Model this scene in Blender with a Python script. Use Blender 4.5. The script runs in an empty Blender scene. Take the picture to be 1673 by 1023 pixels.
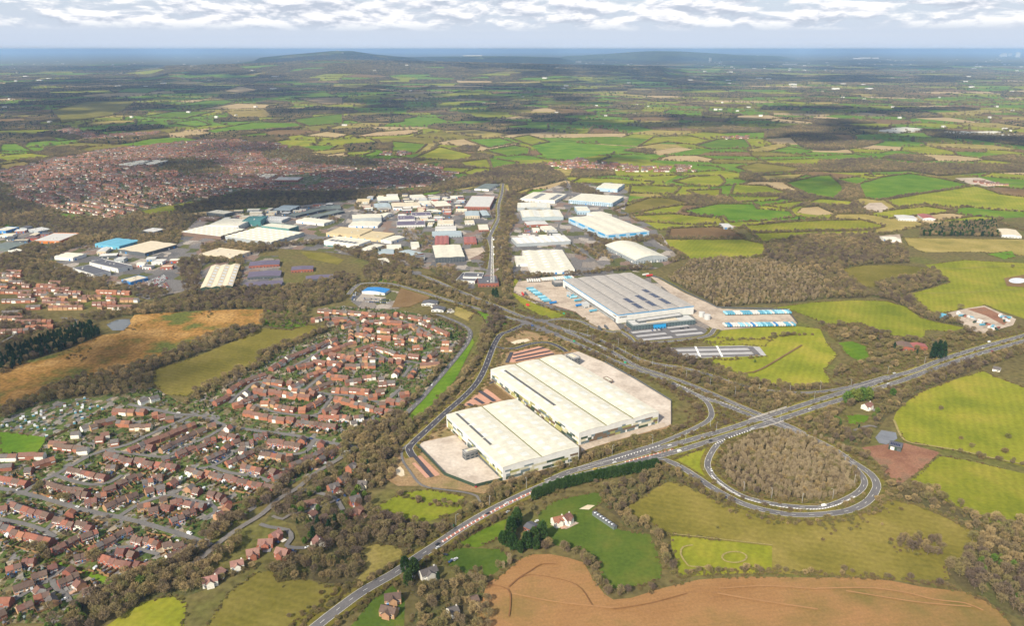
import bpy, math, random
import numpy as np
from mathutils import Vector, Matrix
from mathutils.geometry import tessellate_polygon, delaunay_2d_cdt
R = math.radians
random.seed(7); rng = np.random.default_rng(11)
SC = bpy.context.scene
COL = SC.collection

# ------------------------------------------------------------------ camera, sky, sun, exposure
PW, PH, FPX, HOR, CAMZ = 1673.0, 1023.0, 1300.0, 80.0, 420.0
PITCH = math.atan((PH/2-HOR)/FPX)
cam = bpy.data.cameras.new('camera'); camo = bpy.data.objects.new('camera', cam); COL.objects.link(camo)
cam.sensor_fit = 'HORIZONTAL'; cam.sensor_width = 36.0; cam.lens = 36.0*FPX/PW
cam.clip_start = 1.0; cam.clip_end = 250000.0
camo.location = (0, 0, CAMZ); camo.rotation_euler = (R(90)-PITCH, 0, 0)
SC.camera = camo
SUN_EL, SUN_AZ = R(37), R(212)            # azimuth measured clockwise from +Y (behind the camera, to the left)
SUN_DIR = Vector((math.sin(SUN_AZ)*math.cos(SUN_EL), math.cos(SUN_AZ)*math.cos(SUN_EL), math.sin(SUN_EL)))
sun = bpy.data.lights.new('sun', 'SUN'); suno = bpy.data.objects.new('sun', sun); COL.objects.link(suno)
sun.energy = 5.0; sun.angle = R(1.6); sun.color = (1.0, 0.91, 0.74)
suno.rotation_euler = SUN_DIR.to_track_quat('Z', 'Y').to_euler()
SC.view_settings.view_transform = 'Standard'; SC.view_settings.look = 'None'
SC.view_settings.exposure = 0.52; SC.view_settings.gamma = 1.0
SC.render.engine = 'CYCLES'
cy = SC.cycles
cy.use_denoising = True; cy.max_bounces = 5; cy.diffuse_bounces = 2; cy.glossy_bounces = 2; cy.transmission_bounces = 2
cy.volume_bounces = 1; cy.transparent_max_bounces = 6; cy.use_adaptive_sampling = True; cy.adaptive_threshold = 0.015
cy.caustics_reflective = False; cy.caustics_refractive = False

def build_world():
    w = bpy.data.worlds.new('World'); SC.world = w; w.use_nodes = True
    nt = w.node_tree; N = nt.nodes; L = nt.links; N.clear()
    def n(t, **k):
        x = N.new(t)
        for a, b in k.items(): setattr(x, a, b)
        return x
    def mth(op, a, b=None, c=None, clamp=False):
        x = n('ShaderNodeMath', operation=op, use_clamp=clamp)
        for i, v in enumerate((a, b, c)):
            if v is None: continue
            if isinstance(v, (int, float)): x.inputs[i].default_value = v
            else: L.new(v, x.inputs[i])
        return x.outputs[0]
    def mix(f, a, b):
        x = n('ShaderNodeMix', data_type='RGBA')
        L.new(f, x.inputs[0])
        for i, v in ((6, a), (7, b)):
            if isinstance(v, tuple): x.inputs[i].default_value = v
            else: L.new(v, x.inputs[i])
        return x.outputs[2]
    def ramp(f, *st):
        x = n('ShaderNodeValToRGB'); cr = x.color_ramp
        while len(cr.elements) < len(st): cr.elements.new(0.5)
        for e, (p, c) in zip(cr.elements, st):
            e.position = p; e.color = (c, c, c, 1) if isinstance(c, (int, float)) else c
        L.new(f, x.inputs[0]); return x.outputs[0]
    out = n('ShaderNodeOutputWorld'); bg = n('ShaderNodeBackground')
    sky = n('ShaderNodeTexSky', sky_type='NISHITA'); sky.sun_disc = False
    sky.sun_elevation = SUN_EL; sky.sun_rotation = SUN_AZ; sky.altitude = 400; sky.dust_density = 2.0
    sk = n('ShaderNodeMix', data_type='RGBA', blend_type='MULTIPLY'); sk.inputs[0].default_value = 1
    L.new(sky.outputs[0], sk.inputs[6]); sk.inputs[7].default_value = (0.11, 0.11, 0.11, 1)
    tc = n('ShaderNodeTexCoord'); sp = n('ShaderNodeSeparateXYZ'); L.new(tc.outputs['Generated'], sp.inputs[0])
    z = mth('MAXIMUM', sp.outputs[2], 0.0)
    # the cloud deck is a plane overhead: project the view direction on it (angular stretch tamed near the horizon)
    den = mth('ADD', z, 0.02)
    u = mth('DIVIDE', sp.outputs[0], den); v = mth('DIVIDE', sp.outputs[1], den)
    cb = n('ShaderNodeCombineXYZ'); L.new(mth('MULTIPLY', u, 0.55), cb.inputs[0]); L.new(v, cb.inputs[1])
    L.new(mth('MULTIPLY', z, 0.0), cb.inputs[2])
    n1 = n('ShaderNodeTexNoise'); n1.inputs['Scale'].default_value = 0.16; n1.inputs['Detail'].default_value = 9; n1.inputs['Roughness'].default_value = 0.56
    n1.inputs['Distortion'].default_value = 0.4
    L.new(cb.outputs[0], n1.inputs['Vector'])
    # heaped cloud edges seen side on: noise in azimuth / elevation
    az = n('ShaderNodeMath', operation='ARCTAN2'); L.new(sp.outputs[0], az.inputs[0]); L.new(sp.outputs[1], az.inputs[1])
    c2 = n('ShaderNodeCombineXYZ'); L.new(mth('MULTIPLY', az.outputs[0], 12.0), c2.inputs[0]); L.new(mth('MULTIPLY', z, 42.0), c2.inputs[1])
    n2 = n('ShaderNodeTexNoise'); n2.inputs['Scale'].default_value = 1.5; n2.inputs['Detail'].default_value = 9; n2.inputs['Roughness'].default_value = 0.60
    n2.inputs['Distortion'].default_value = 0.25
    L.new(c2.outputs[0], n2.inputs['Vector'])
    c3 = n('ShaderNodeCombineXYZ'); L.new(mth('MULTIPLY', az.outputs[0], 12.0), c3.inputs[0]); L.new(mth('MULTIPLY', mth('ADD', z, 0.006), 42.0), c3.inputs[1])
    n3 = n('ShaderNodeTexNoise'); n3.inputs['Scale'].default_value = 1.5; n3.inputs['Detail'].default_value = 9; n3.inputs['Roughness'].default_value = 0.60
    n3.inputs['Distortion'].default_value = 0.25
    L.new(c3.outputs[0], n3.inputs['Vector'])
    n4 = n('ShaderNodeTexNoise'); n4.inputs['Scale'].default_value = 0.42; n4.inputs['Detail'].default_value = 3; L.new(c2.outputs[0], n4.inputs['Vector'])
    big = mth('MULTIPLY_ADD', n4.outputs[0], 0.75, -0.375)
    dens = mth('ADD', n2.outputs[0], big)
    low = ramp(z, (0.0, 0.0), (0.020, 0.0), (0.030, 1.0), (0.12, 1.0), (0.22, 0.0))      # the distant cumulus line
    m2 = mth('MULTIPLY', ramp(dens, (0.38, 0.0), (0.50, 1.0)), low)
    m1 = ramp(n1.outputs[0], (0.36, 0.0), (0.56, 1.0))
    m1 = mth('MULTIPLY', m1, ramp(z, (0.03, 0.1), (0.2, 0.5)))
    # light tops, grey bases: compare the density a little higher up
    shade = mth('SUBTRACT', n2.outputs[0], n3.outputs[0])
    lit = ramp(mth('ADD', mth('MULTIPLY', shade, 4.5), 0.5), (0.10, (0.46, 0.51, 0.60, 1)), (0.45, (0.68, 0.70, 0.76, 1)), (0.80, (0.90, 0.89, 0.88, 1)))
    horizon = mix(ramp(z, (0.0, 1.0), (0.02, 0.93), (0.10, 0.55), (0.5, 0.15)), sk.outputs[2], (0.53, 0.60, 0.72, 1))
    c = mix(mth('MULTIPLY', m1, 0.75), horizon, (0.68, 0.69, 0.71, 1))
    c = mix(m2, c, lit)
    L.new(c, bg.inputs[0]); bg.inputs[1].default_value = 0.86
    L.new(bg.outputs[0], out.inputs[0])
build_world()

# ------------------------------------------------------------------ projection of photo points onto the land
_c, _s = math.cos(PITCH), math.sin(PITCH)
def bp(x, y, z=0.0):
    u = (x-PW/2)/FPX; v = (y-PH/2)/FPX
    dz = -_s-v*_c
    t = (CAMZ-z)/-dz
    return (u*t, (_c-v*_s)*t)
def PTS(s, z=0.0):
    return [bp(float(a), float(b), z) for a, b in (p.split(',') for p in s.split())]
def fwd(X, Y, Z):
    X = np.asarray(X, float); Y = np.asarray(Y, float); dz = np.asarray(Z, float)-CAMZ
    d = Y*_c-dz*_s; e = -Y*_s-dz*_c
    return PW/2+FPX*X/d, PH/2+FPX*e/d, d

# ------------------------------------------------------------------ materials
MATS = {}
def mat(name, *cols, scale=0.05, detail=5, rough=0.9, rnd=0.0, spec=0.02, fine=None, stripes=None, bump=0.0, mid=(0.35, 0.65), metal=0.0):
    """procedural surface: noise between two or three colours in world space, optional fine speckle, optional per-object tint"""
    if name in MATS: return MATS[name]
    m = bpy.data.materials.new(name); m.use_nodes = True; MATS[name] = m
    nt = m.node_tree; N = nt.nodes; L = nt.links
    b = N['Principled BSDF']; b.inputs['Roughness'].default_value = rough; b.inputs['Specular IOR Level'].default_value = spec
    b.inputs['Metallic'].default_value = metal
    geo = N.new('ShaderNodeNewGeometry')
    col = None
    if len(cols) == 1 and fine is None:
        col = N.new('ShaderNodeRGB'); col.outputs[0].default_value = (*cols[0], 1); col = col.outputs[0]
    else:
        no = N.new('ShaderNodeTexNoise'); no.inputs['Scale'].default_value = scale; no.inputs['Detail'].default_value = detail; no.inputs['Roughness'].default_value = 0.62
        L.new(geo.outputs['Position'], no.inputs['Vector'])
        cr = N.new('ShaderNodeValToRGB'); L.new(no.outputs[0], cr.inputs[0])
        cc = cols if len(cols) > 1 else (cols[0], cols[0])
        E = cr.color_ramp.elements
        while len(E) < len(cc): E.new(0.5)
        for i, (e, c) in enumerate(zip(E, cc)):
            e.position = mid[0]+(mid[1]-mid[0])*i/(len(cc)-1); e.color = (*c, 1)
        col = cr.outputs[0]
        if stripes:                                    # (period m, angle deg, strength): mowing / drilling lines in the crop
            mp = N.new('ShaderNodeMapping'); mp.inputs['Rotation'].default_value = (0, 0, R(stripes[1])); L.new(geo.outputs['Position'], mp.inputs[0])
            wv = N.new('ShaderNodeTexWave'); wv.inputs['Scale'].default_value = 0.314/stripes[0]*1.0; wv.inputs['Distortion'].default_value = 1.5; wv.inputs['Detail'].default_value = 2
            wv.inputs['Detail Scale'].default_value = 0.2
            L.new(mp.outputs[0], wv.inputs[0])
            mx = N.new('ShaderNodeMix'); mx.data_type = 'RGBA'; mx.blend_type = 'MULTIPLY'
            mr = N.new('ShaderNodeMapRange'); mr.inputs[3].default_value = 1-stripes[2]; mr.inputs[4].default_value = 1+stripes[2]; L.new(wv.outputs[1], mr.inputs[0])
            mx.inputs[0].default_value = 1; L.new(col, mx.inputs[6]); L.new(mr.outputs[0], mx.inputs[7]); col = mx.outputs[2]
        if fine:                                       # (scale, strength)
            nf = N.new('ShaderNodeTexNoise'); nf.inputs['Scale'].default_value = fine[0]; nf.inputs['Detail'].default_value = 3
            L.new(geo.outputs['Position'], nf.inputs['Vector'])
            mr = N.new('ShaderNodeMapRange'); mr.inputs[1].default_value = 0.3; mr.inputs[2].default_value = 0.7; mr.inputs[3].default_value = 1-fine[1]; mr.inputs[4].default_value = 1+fine[1]
            L.new(nf.outputs[0], mr.inputs[0])
            mx = N.new('ShaderNodeMix'); mx.data_type = 'RGBA'; mx.blend_type = 'MULTIPLY'; mx.inputs[0].default_value = 1
            L.new(col, mx.inputs[6]); L.new(mr.outputs[0], mx.inputs[7]); col = mx.outputs[2]
    if rnd:
        oi = N.new('ShaderNodeObjectInfo')
        hs = N.new('ShaderNodeHueSaturation')
        mr = N.new('ShaderNodeMapRange'); mr.inputs[3].default_value = 1-rnd; mr.inputs[4].default_value = 1+rnd; L.new(oi.outputs['Random'], mr.inputs[0])
        L.new(mr.outputs[0], hs.inputs['Value'])
        mh = N.new('ShaderNodeMath'); mh.operation = 'MULTIPLY'; mh.inputs[1].default_value = 7.31; L.new(oi.outputs['Random'], mh.inputs[0])
        fr = N.new('ShaderNodeMath'); fr.operation = 'FRACT'; L.new(mh.outputs[0], fr.inputs[0])
        m2 = N.new('ShaderNodeMapRange'); m2.inputs[3].default_value = 0.5-rnd*0.06; m2.inputs[4].default_value = 0.5+rnd*0.06; L.new(fr.outputs[0], m2.inputs[0])
        L.new(m2.outputs[0], hs.inputs['Hue'])
        L.new(col, hs.inputs['Color']); col = hs.outputs[0]
    L.new(col, b.inputs['Base Color'])
    return m
def foliage_mat(name, *cols):
    """twig / leaf colour picked per plant, a little light let through"""
    m = bpy.data.materials.new(name); m.use_nodes = True; MATS[name] = m
    nt = m.node_tree; N = nt.nodes; L = nt.links; N.clear()
    out = N.new('ShaderNodeOutputMaterial'); d = N.new('ShaderNodeBsdfDiffuse'); t = N.new('ShaderNodeBsdfTranslucent'); mx = N.new('ShaderNodeMixShader')
    oi = N.new('ShaderNodeObjectInfo'); geo = N.new('ShaderNodeNewGeometry')
    no = N.new('ShaderNodeTexNoise'); no.inputs['Scale'].default_value = 0.007; no.inputs['Detail'].default_value = 3; L.new(geo.outputs['Position'], no.inputs['Vector'])
    ad = N.new('ShaderNodeMath'); ad.operation = 'MULTIPLY_ADD'; ad.inputs[1].default_value = 0.85; L.new(oi.outputs['Random'], ad.inputs[0])
    mu = N.new('ShaderNodeMath'); mu.operation = 'MULTIPLY_ADD'; mu.inputs[1].default_value = 1.9; mu.inputs[2].default_value = -0.86; L.new(no.outputs[0], mu.inputs[0]); L.new(mu.outputs[0], ad.inputs[2])
    cr = N.new('ShaderNodeValToRGB'); E = cr.color_ramp.elements
    while len(E) < len(cols): E.new(0.5)
    for i, (e, c) in enumerate(zip(E, cols)): e.position = i/(len(cols)-1); e.color = (*c, 1)
    L.new(ad.outputs[0], cr.inputs[0])
    L.new(cr.outputs[0], d.inputs[0]); L.new(cr.outputs[0], t.inputs[0]); mx.inputs[0].default_value = 0.25
    L.new(d.outputs[0], mx.inputs[1]); L.new(t.outputs[0], mx.inputs[2]); L.new(mx.outputs[0], out.inputs[0])
    return m

# ------------------------------------------------------------------ mesh helpers
def tag(o, label=None, cat=None, group=None, kind=None):
    if label: o['label'] = label
    if cat: o['category'] = cat
    if group: o['group'] = group
    if kind: o['kind'] = kind
    return o
def mesh(name, V, F, mats, mi=None, smooth=False):
    me = bpy.data.meshes.new(name); me.from_pydata(V, [], F)
    for m in (mats if isinstance(mats, (list, tuple)) else [mats]): me.materials.append(m)
    if mi is not None: me.polygons.foreach_set('material_index', mi)
    if smooth: me.polygons.foreach_set('use_smooth', [True]*len(me.polygons))
    me.update(); return me
def link(name, me, parent=None, loc=None, rz=0.0):
    o = bpy.data.objects.new(name, me); COL.objects.link(o)
    if parent is not None: o.parent = parent
    if loc is not None: o.location = loc
    if rz: o.rotation_euler = (0, 0, rz)
    return o
def empty(name, loc, rz=0.0):
    o = bpy.data.objects.new(name, None); COL.objects.link(o); o.location = loc; o.rotation_euler = (0, 0, rz); o.empty_display_size = 1
    return o
class MB:
    """collects shapes for one mesh"""
    def __init__(s): s.V = []; s.F = []; s.M = []
    def quad(s, a, b, c, d, m=0):
        n = len(s.V); s.V += [a, b, c, d]; s.F.append((n, n+1, n+2, n+3)); s.M.append(m)
    def poly(s, pts, m=0):
        n = len(s.V); s.V += pts; s.F.append(tuple(range(n, n+len(pts)))); s.M.append(m)
    def box(s, x0, x1, y0, y1, z0, z1, m=0):
        n = len(s.V)
        s.V += [(x0,y0,z0),(x1,y0,z0),(x1,y1,z0),(x0,y1,z0),(x0,y0,z1),(x1,y0,z1),(x1,y1,z1),(x0,y1,z1)]
        for f in ((0,3,2,1),(4,5,6,7),(0,1,5,4),(1,2,6,5),(2,3,7,6),(3,0,4,7)):
            s.F.append(tuple(n+i for i in f)); s.M.append(m)
    def tube(s, a, b, r0, r1, k=5, m=0):
        a = Vector(a); b = Vector(b); d = (b-a).normalized(); x = d.orthogonal().normalized(); y = d.cross(x); n = len(s.V)
        for p, r in ((a, r0), (b, r1)):
            for i in range(k):
                q = p+(x*math.cos(2*math.pi*i/k)+y*math.sin(2*math.pi*i/k))*r; s.V.append(tuple(q))
        for i in range(k): s.F.append((n+i, n+(i+1)%k, n+k+(i+1)%k, n+k+i)); s.M.append(m)
        s.F.append(tuple(n+k+i for i in range(k))); s.M.append(m)
    def mesh(s, name, mats, smooth=False): return mesh(name, s.V, s.F, mats, s.M, smooth)
def flat_poly(name, pts, z, m, parent=None):
    tris = tessellate_polygon([[Vector((x, y, 0)) for x, y in pts]])
    F = []
    for t in tris:
        a, b, c = (pts[i] for i in t)
        F.append(tuple(t) if (b[0]-a[0])*(c[1]-a[1])-(b[1]-a[1])*(c[0]-a[0]) > 0 else tuple(reversed(t)))
    return link(name, mesh(name, [(x, y, z) for x, y in pts], F, m), parent)
def smooth_line(pts, step=7.0):
    P = [np.array(p, float) for p in pts]
    if len(P) < 3:
        n = max(1, int(np.linalg.norm(P[1]-P[0])/step)); return np.array([P[0]+(P[1]-P[0])*i/n for i in range(n+1)])
    Q = [2*P[0]-P[1]]+P+[2*P[-1]-P[-2]]; out = []
    for i in range(1, len(Q)-2):
        n = max(2, int(np.linalg.norm(Q[i+1]-Q[i])/step))
        for k in range(n):
            t = k/n
            out.append(0.5*((2*Q[i])+(-Q[i-1]+Q[i+1])*t+(2*Q[i-1]-5*Q[i]+4*Q[i+1]-Q[i+2])*t*t+(-Q[i-1]+3*Q[i]-3*Q[i+1]+Q[i+2])*t**3))
    out.append(P[-1]); return np.array(out)
def offset_line(L, d):
    T = np.gradient(L, axis=0); T /= np.linalg.norm(T, axis=1)[:, None]+1e-9
    return L+np.stack([-T[:, 1], T[:, 0]], 1)*d
def ribbon(name, L, w0, w1, z, m, parent=None):
    A = offset_line(L, w0); B = offset_line(L, w1); n = len(L)
    V = [(x, y, z) for x, y in A]+[(x, y, z) for x, y in B]
    F = [(i, i+1, n+i+1, n+i) for i in range(n-1)]
    if w1 > w0: F = F
    else: F = [tuple(reversed(f)) for f in F]
    return link(name, mesh(name, V, F, m), parent)
def inside(px, py, poly):
    r = np.zeros(len(px), bool); n = len(poly); j = n-1
    for i in range(n):
        xi, yi = poly[i]; xj, yj = poly[j]
        if yi != yj:
            c = ((yi > py) != (yj > py)) & (px < (xj-xi)*(py-yi)/(yj-yi)+xi); r ^= c
        j = i
    return r
# occupancy raster of what stands on the near land (roads, buildings), so that plants keep off it
OX, OY, OS = -2300.0, 300.0, 2.0
OCC = np.zeros((2300, 2000), bool)      # x, y cells of 2 m
def occ_poly(pts, grow=1.0):
    P = np.array(pts, float); c = P.mean(0); d = np.linalg.norm(P-c, axis=1)[:, None]; P = c+(P-c)*(1+grow/np.maximum(d, 1e-6))
    lo = ((P.min(0)-(OX, OY))/OS).astype(int)-1; hi = ((P.max(0)-(OX, OY))/OS).astype(int)+2
    lo = np.maximum(lo, 0); hi = np.minimum(hi, OCC.shape)
    if (hi <= lo).any(): return
    gx, gy = np.meshgrid(np.arange(lo[0], hi[0]), np.arange(lo[1], hi[1]), indexing='ij')
    m = inside(OX+(gx.ravel()+.5)*OS, OY+(gy.ravel()+.5)*OS, [tuple(p) for p in P]).reshape(gx.shape)
    OCC[lo[0]:hi[0], lo[1]:hi[1]] |= m
def occ_line(L, w):
    for (x, y) in L:
        i0, i1 = int((x-w-OX)/OS), int((x+w-OX)/OS)+1; j0, j1 = int((y-w-OY)/OS), int((y+w-OY)/OS)+1
        if i1 <= 0 or j1 <= 0 or i0 >= OCC.shape[0] or j0 >= OCC.shape[1]: continue
        i0, j0 = max(i0, 0), max(j0, 0); i1, j1 = min(i1, OCC.shape[0]), min(j1, OCC.shape[1])
        gx, gy = np.meshgrid(OX+(np.arange(i0, i1)+.5)*OS-x, OY+(np.arange(j0, j1)+.5)*OS-y, indexing='ij')
        OCC[i0:i1, j0:j1] |= gx*gx+gy*gy < w*w
def occ_free(X, Y):
    i = ((X-OX)/OS).astype(int); j = ((Y-OY)/OS).astype(int)
    ok = (i >= 0) & (j >= 0) & (i < OCC.shape[0]) & (j < OCC.shape[1])
    r = np.ones(len(X), bool); r[ok] = ~OCC[i[ok], j[ok]]; return r
ORD = 'first second third fourth fifth sixth seventh eighth ninth tenth eleventh twelfth thirteenth fourteenth fifteenth sixteenth seventeenth eighteenth nineteenth twentieth'.split()
def ordn(i):
    if i < 20: return ORD[i]
    tens = {2: 'twenty', 3: 'thirty', 4: 'forty', 5: 'fifty'}[(i+1)//10]
    return tens+'-'+ORD[(i+1) % 10-1] if (i+1) % 10 else {2: 'twentieth', 3: 'thirtieth', 4: 'fortieth', 5: 'fiftieth'}[(i+1)//10]

# ------------------------------------------------------------------ the land
G1 = mat('grass_bright', (0.140, 0.165, 0.016), (0.195, 0.208, 0.021), (0.265, 0.243, 0.034), scale=0.013, detail=7, fine=(0.25, 0.13), rnd=0.12, stripes=(9, 25, 0.05))
G2 = mat('grass_green', (0.075, 0.140, 0.012), (0.105, 0.175, 0.015), (0.150, 0.205, 0.022), scale=0.012, detail=7, fine=(0.25, 0.13), rnd=0.15, stripes=(12, 70, 0.05))
G3 = mat('grass_olive', (0.118, 0.108, 0.021), (0.162, 0.140, 0.029), (0.21, 0.172, 0.045), scale=0.012, detail=8, fine=(0.25, 0.15), rnd=0.12, stripes=(8, 110, 0.05))
G4 = mat('lawn_dark', (0.055, 0.094, 0.014), (0.076, 0.115, 0.018), (0.115, 0.130, 0.025), scale=0.02, detail=6, fine=(0.3, 0.13), rnd=0.1)
G5 = mat('grass_straw', (0.19, 0.165, 0.045), (0.27, 0.215, 0.065), (0.34, 0.265, 0.095), scale=0.015, detail=8, fine=(0.3, 0.2), rnd=0.12, stripes=(6, 60, 0.05))
PL = mat('soil_ploughed', (0.245, 0.128, 0.052), (0.29, 0.160, 0.068), (0.175, 0.128, 0.042), scale=0.009, detail=7, fine=(0.5, 0.12), stripes=(5, 80, 0.025))
SB = mat('soil_brown', (0.145, 0.090, 0.042), (0.19, 0.125, 0.06), scale=0.02, detail=7, fine=(0.4, 0.2), rnd=0.12)
ST = mat('soil_tan', (0.32, 0.235, 0.12), (0.40, 0.30, 0.165), scale=0.012, detail=7, fine=(0.3, 0.15), rnd=0.12)
SR = mat('soil_red', (0.20, 0.098, 0.062), (0.26, 0.135, 0.085), (0.19, 0.125, 0.08), scale=0.03, detail=7, fine=(0.5, 0.2))
MA = mat('marsh_sedge', (0.105, 0.115, 0.028), (0.27, 0.145, 0.04), (0.36, 0.215, 0.075), scale=0.014, detail=10, fine=(0.22, 0.4), mid=(0.40, 0.62))
WF = mat('wood_floor', (0.075, 0.06, 0.032), (0.10, 0.085, 0.04), (0.085, 0.095, 0.032), scale=0.03, detail=7, fine=(0.3, 0.25))
TN = mat('earth_works', (0.235, 0.15, 0.075), (0.29, 0.195, 0.105), (0.20, 0.16, 0.07), scale=0.03, detail=7, fine=(0.4, 0.22))
YARD = mat('concrete_pale', (0.40, 0.335, 0.28), (0.50, 0.43, 0.365), (0.57, 0.50, 0.43), scale=0.035, detail=9, fine=(0.25, 0.12))
YARD2 = mat('concrete_sand', (0.30, 0.24, 0.19), (0.42, 0.345, 0.275), (0.48, 0.40, 0.325), scale=0.035, detail=9, fine=(0.25, 0.16))
YARD3 = None
TAR = mat('asphalt', (0.12, 0.115, 0.12), (0.165, 0.155, 0.155), scale=0.04, detail=8, fine=(0.8, 0.14))
TARL = mat('asphalt_estate', (0.135, 0.128, 0.126), (0.18, 0.17, 0.163), scale=0.04, detail=8, fine=(0.8, 0.14))
TARN = mat('asphalt_new', (0.060, 0.058, 0.070), (0.078, 0.074, 0.085), scale=0.04, detail=7, fine=(0.8, 0.1))
TARO = mat('asphalt_old', (0.135, 0.125, 0.12), (0.185, 0.168, 0.155), scale=0.03, detail=8, fine=(0.6, 0.15))
BRK = mat('paving_pink', (0.44, 0.235, 0.165), (0.52, 0.29, 0.21), scale=0.05, detail=6, fine=(1.2, 0.12))
WHT = mat('paint_white', (0.72, 0.70, 0.66), (0.80, 0.78, 0.75), scale=0.3)
HATCH = mat('paint_red', (0.42, 0.17, 0.12), (0.5, 0.22, 0.16), scale=0.3)
BAY = mat('bay_grey', (0.34, 0.33, 0.335), (0.42, 0.41, 0.41), scale=0.05, fine=(0.9, 0.15))
SAND = mat('sand_pale', (0.55, 0.46, 0.32), (0.62, 0.53, 0.40), scale=0.06, fine=(0.5, 0.1))
EST = None
def estate_mat():
    """gardens, drives and yards between houses: small irregular plots"""
    m = bpy.data.materials.new('estate_plots'); m.use_nodes = True; nt = m.node_tree; N = nt.nodes; L = nt.links
    b = N['Principled BSDF']; b.inputs['Roughness'].default_value = 0.95; b.inputs['Specular IOR Level'].default_value = 0.1
    geo = N.new('ShaderNodeNewGeometry'); mp = N.new('ShaderNodeMapping'); mp.inputs['Rotation'].default_value = (0, 0, 0.5); mp.inputs['Scale'].default_value = (0.17, 0.10, 1)
    L.new(geo.outputs['Position'], mp.inputs[0])
    vo = N.new('ShaderNodeTexVoronoi'); vo.distance = 'CHEBYCHEV'; vo.inputs['Scale'].default_value = 1.0; L.new(mp.outputs[0], vo.inputs['Vector'])
    sp = N.new('ShaderNodeSeparateColor'); L.new(vo.outputs['Color'], sp.inputs[0])
    cr = N.new('ShaderNodeValToRGB'); cr.color_ramp.interpolation = 'CONSTANT'; E = cr.color_ramp.elements
    st = [(0, (0.075, 0.105, 0.028)), (0.22, (0.105, 0.125, 0.035)), (0.36, (0.155, 0.13, 0.07)), (0.50, (0.06, 0.085, 0.024)), (0.64, (0.21, 0.19, 0.165)), (0.74, (0.12, 0.095, 0.055)), (0.84, (0.30, 0.245, 0.18)), (0.92, (0.16, 0.15, 0.145))]
    while len(E) < len(st): E.new(0.5)
    for e, (p, c) in zip(E, st): e.position = p; e.color = (*c, 1)
    L.new(sp.outputs[0], cr.inputs[0])
    no = N.new('ShaderNodeTexNoise'); no.inputs['Scale'].default_value = 0.35; no.inputs['Detail'].default_value = 5; L.new(geo.outputs['Position'], no.inputs['Vector'])
    mr = N.new('ShaderNodeMapRange'); mr.inputs[1].default_value = 0.3; mr.inputs[2].default_value = 0.7; mr.inputs[3].default_value = 0.65; mr.inputs[4].default_value = 1.35; L.new(no.outputs[0], mr.inputs[0])
    mx = N.new('ShaderNodeMix'); mx.data_type = 'RGBA'; mx.blend_type = 'MULTIPLY'; mx.inputs[0].default_value = 1; L.new(cr.outputs[0], mx.inputs[6]); L.new(mr.outputs[0], mx.inputs[7])
    L.new(mx.outputs[2], b.inputs['Base Color']); return m
EST = estate_mat()
def yard_mat():
    m = EST.copy(); m.name = 'works_plots'; N = m.node_tree.nodes
    for n in N:
        if n.type == 'MAPPING': n.inputs['Scale'].default_value = (0.045, 0.028, 1); n.inputs['Rotation'].default_value = (0, 0, 0.15)
        if n.type == 'VALTORGB':
            for e, c in zip(n.color_ramp.elements, ((0.15, 0.14, 0.135), (0.10, 0.10, 0.035), (0.22, 0.19, 0.165), (0.115, 0.11, 0.11), (0.20, 0.14, 0.11), (0.085, 0.09, 0.035), (0.33, 0.29, 0.25), (0.17, 0.155, 0.15))): e.color = (*c, 1)
    return m
YARD3 = yard_mat()
BASE = mat('ground_rough', (0.10, 0.085, 0.034), (0.135, 0.11, 0.045), (0.115, 0.12, 0.03), scale=0.006, detail=9, fine=(0.15, 0.3))
FIELDM = {'1': G1, '2': G2, '3': G3, '4': G4, '5': G5, 'P': PL, 'B': SB, 'T': ST, 'R': SR, 'M': MA, 'W': WF, 'E': TN, 'Y': YARD, 'S': YARD2, 'g': YARD3, 'U': EST, 'A': TAR, 'N': TARN, 'K': BRK, 'y': BAY, 's': SAND}

def build_ground():
    # one sheet to the horizon, lifting into low hills far away
    ys = np.concatenate([np.linspace(-3000, 12000, 26), np.geomspace(13000, 120000, 34)])
    us = np.linspace(-1.25, 1.25, 61)
    V = []; 
    for y in ys:
        wid = max(y, 9000.0)
        for u in us:
            x = u*wid; V.append((x, y, 0.0))
    nx = len(us); F = [(j*nx+i, j*nx+i+1, (j+1)*nx+i+1, (j+1)*nx+i) for j in range(len(ys)-1) for i in range(nx-1)]
    tag(link('ground', mesh('ground', V, F, BASE)), kind='structure')
build_ground()

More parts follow.
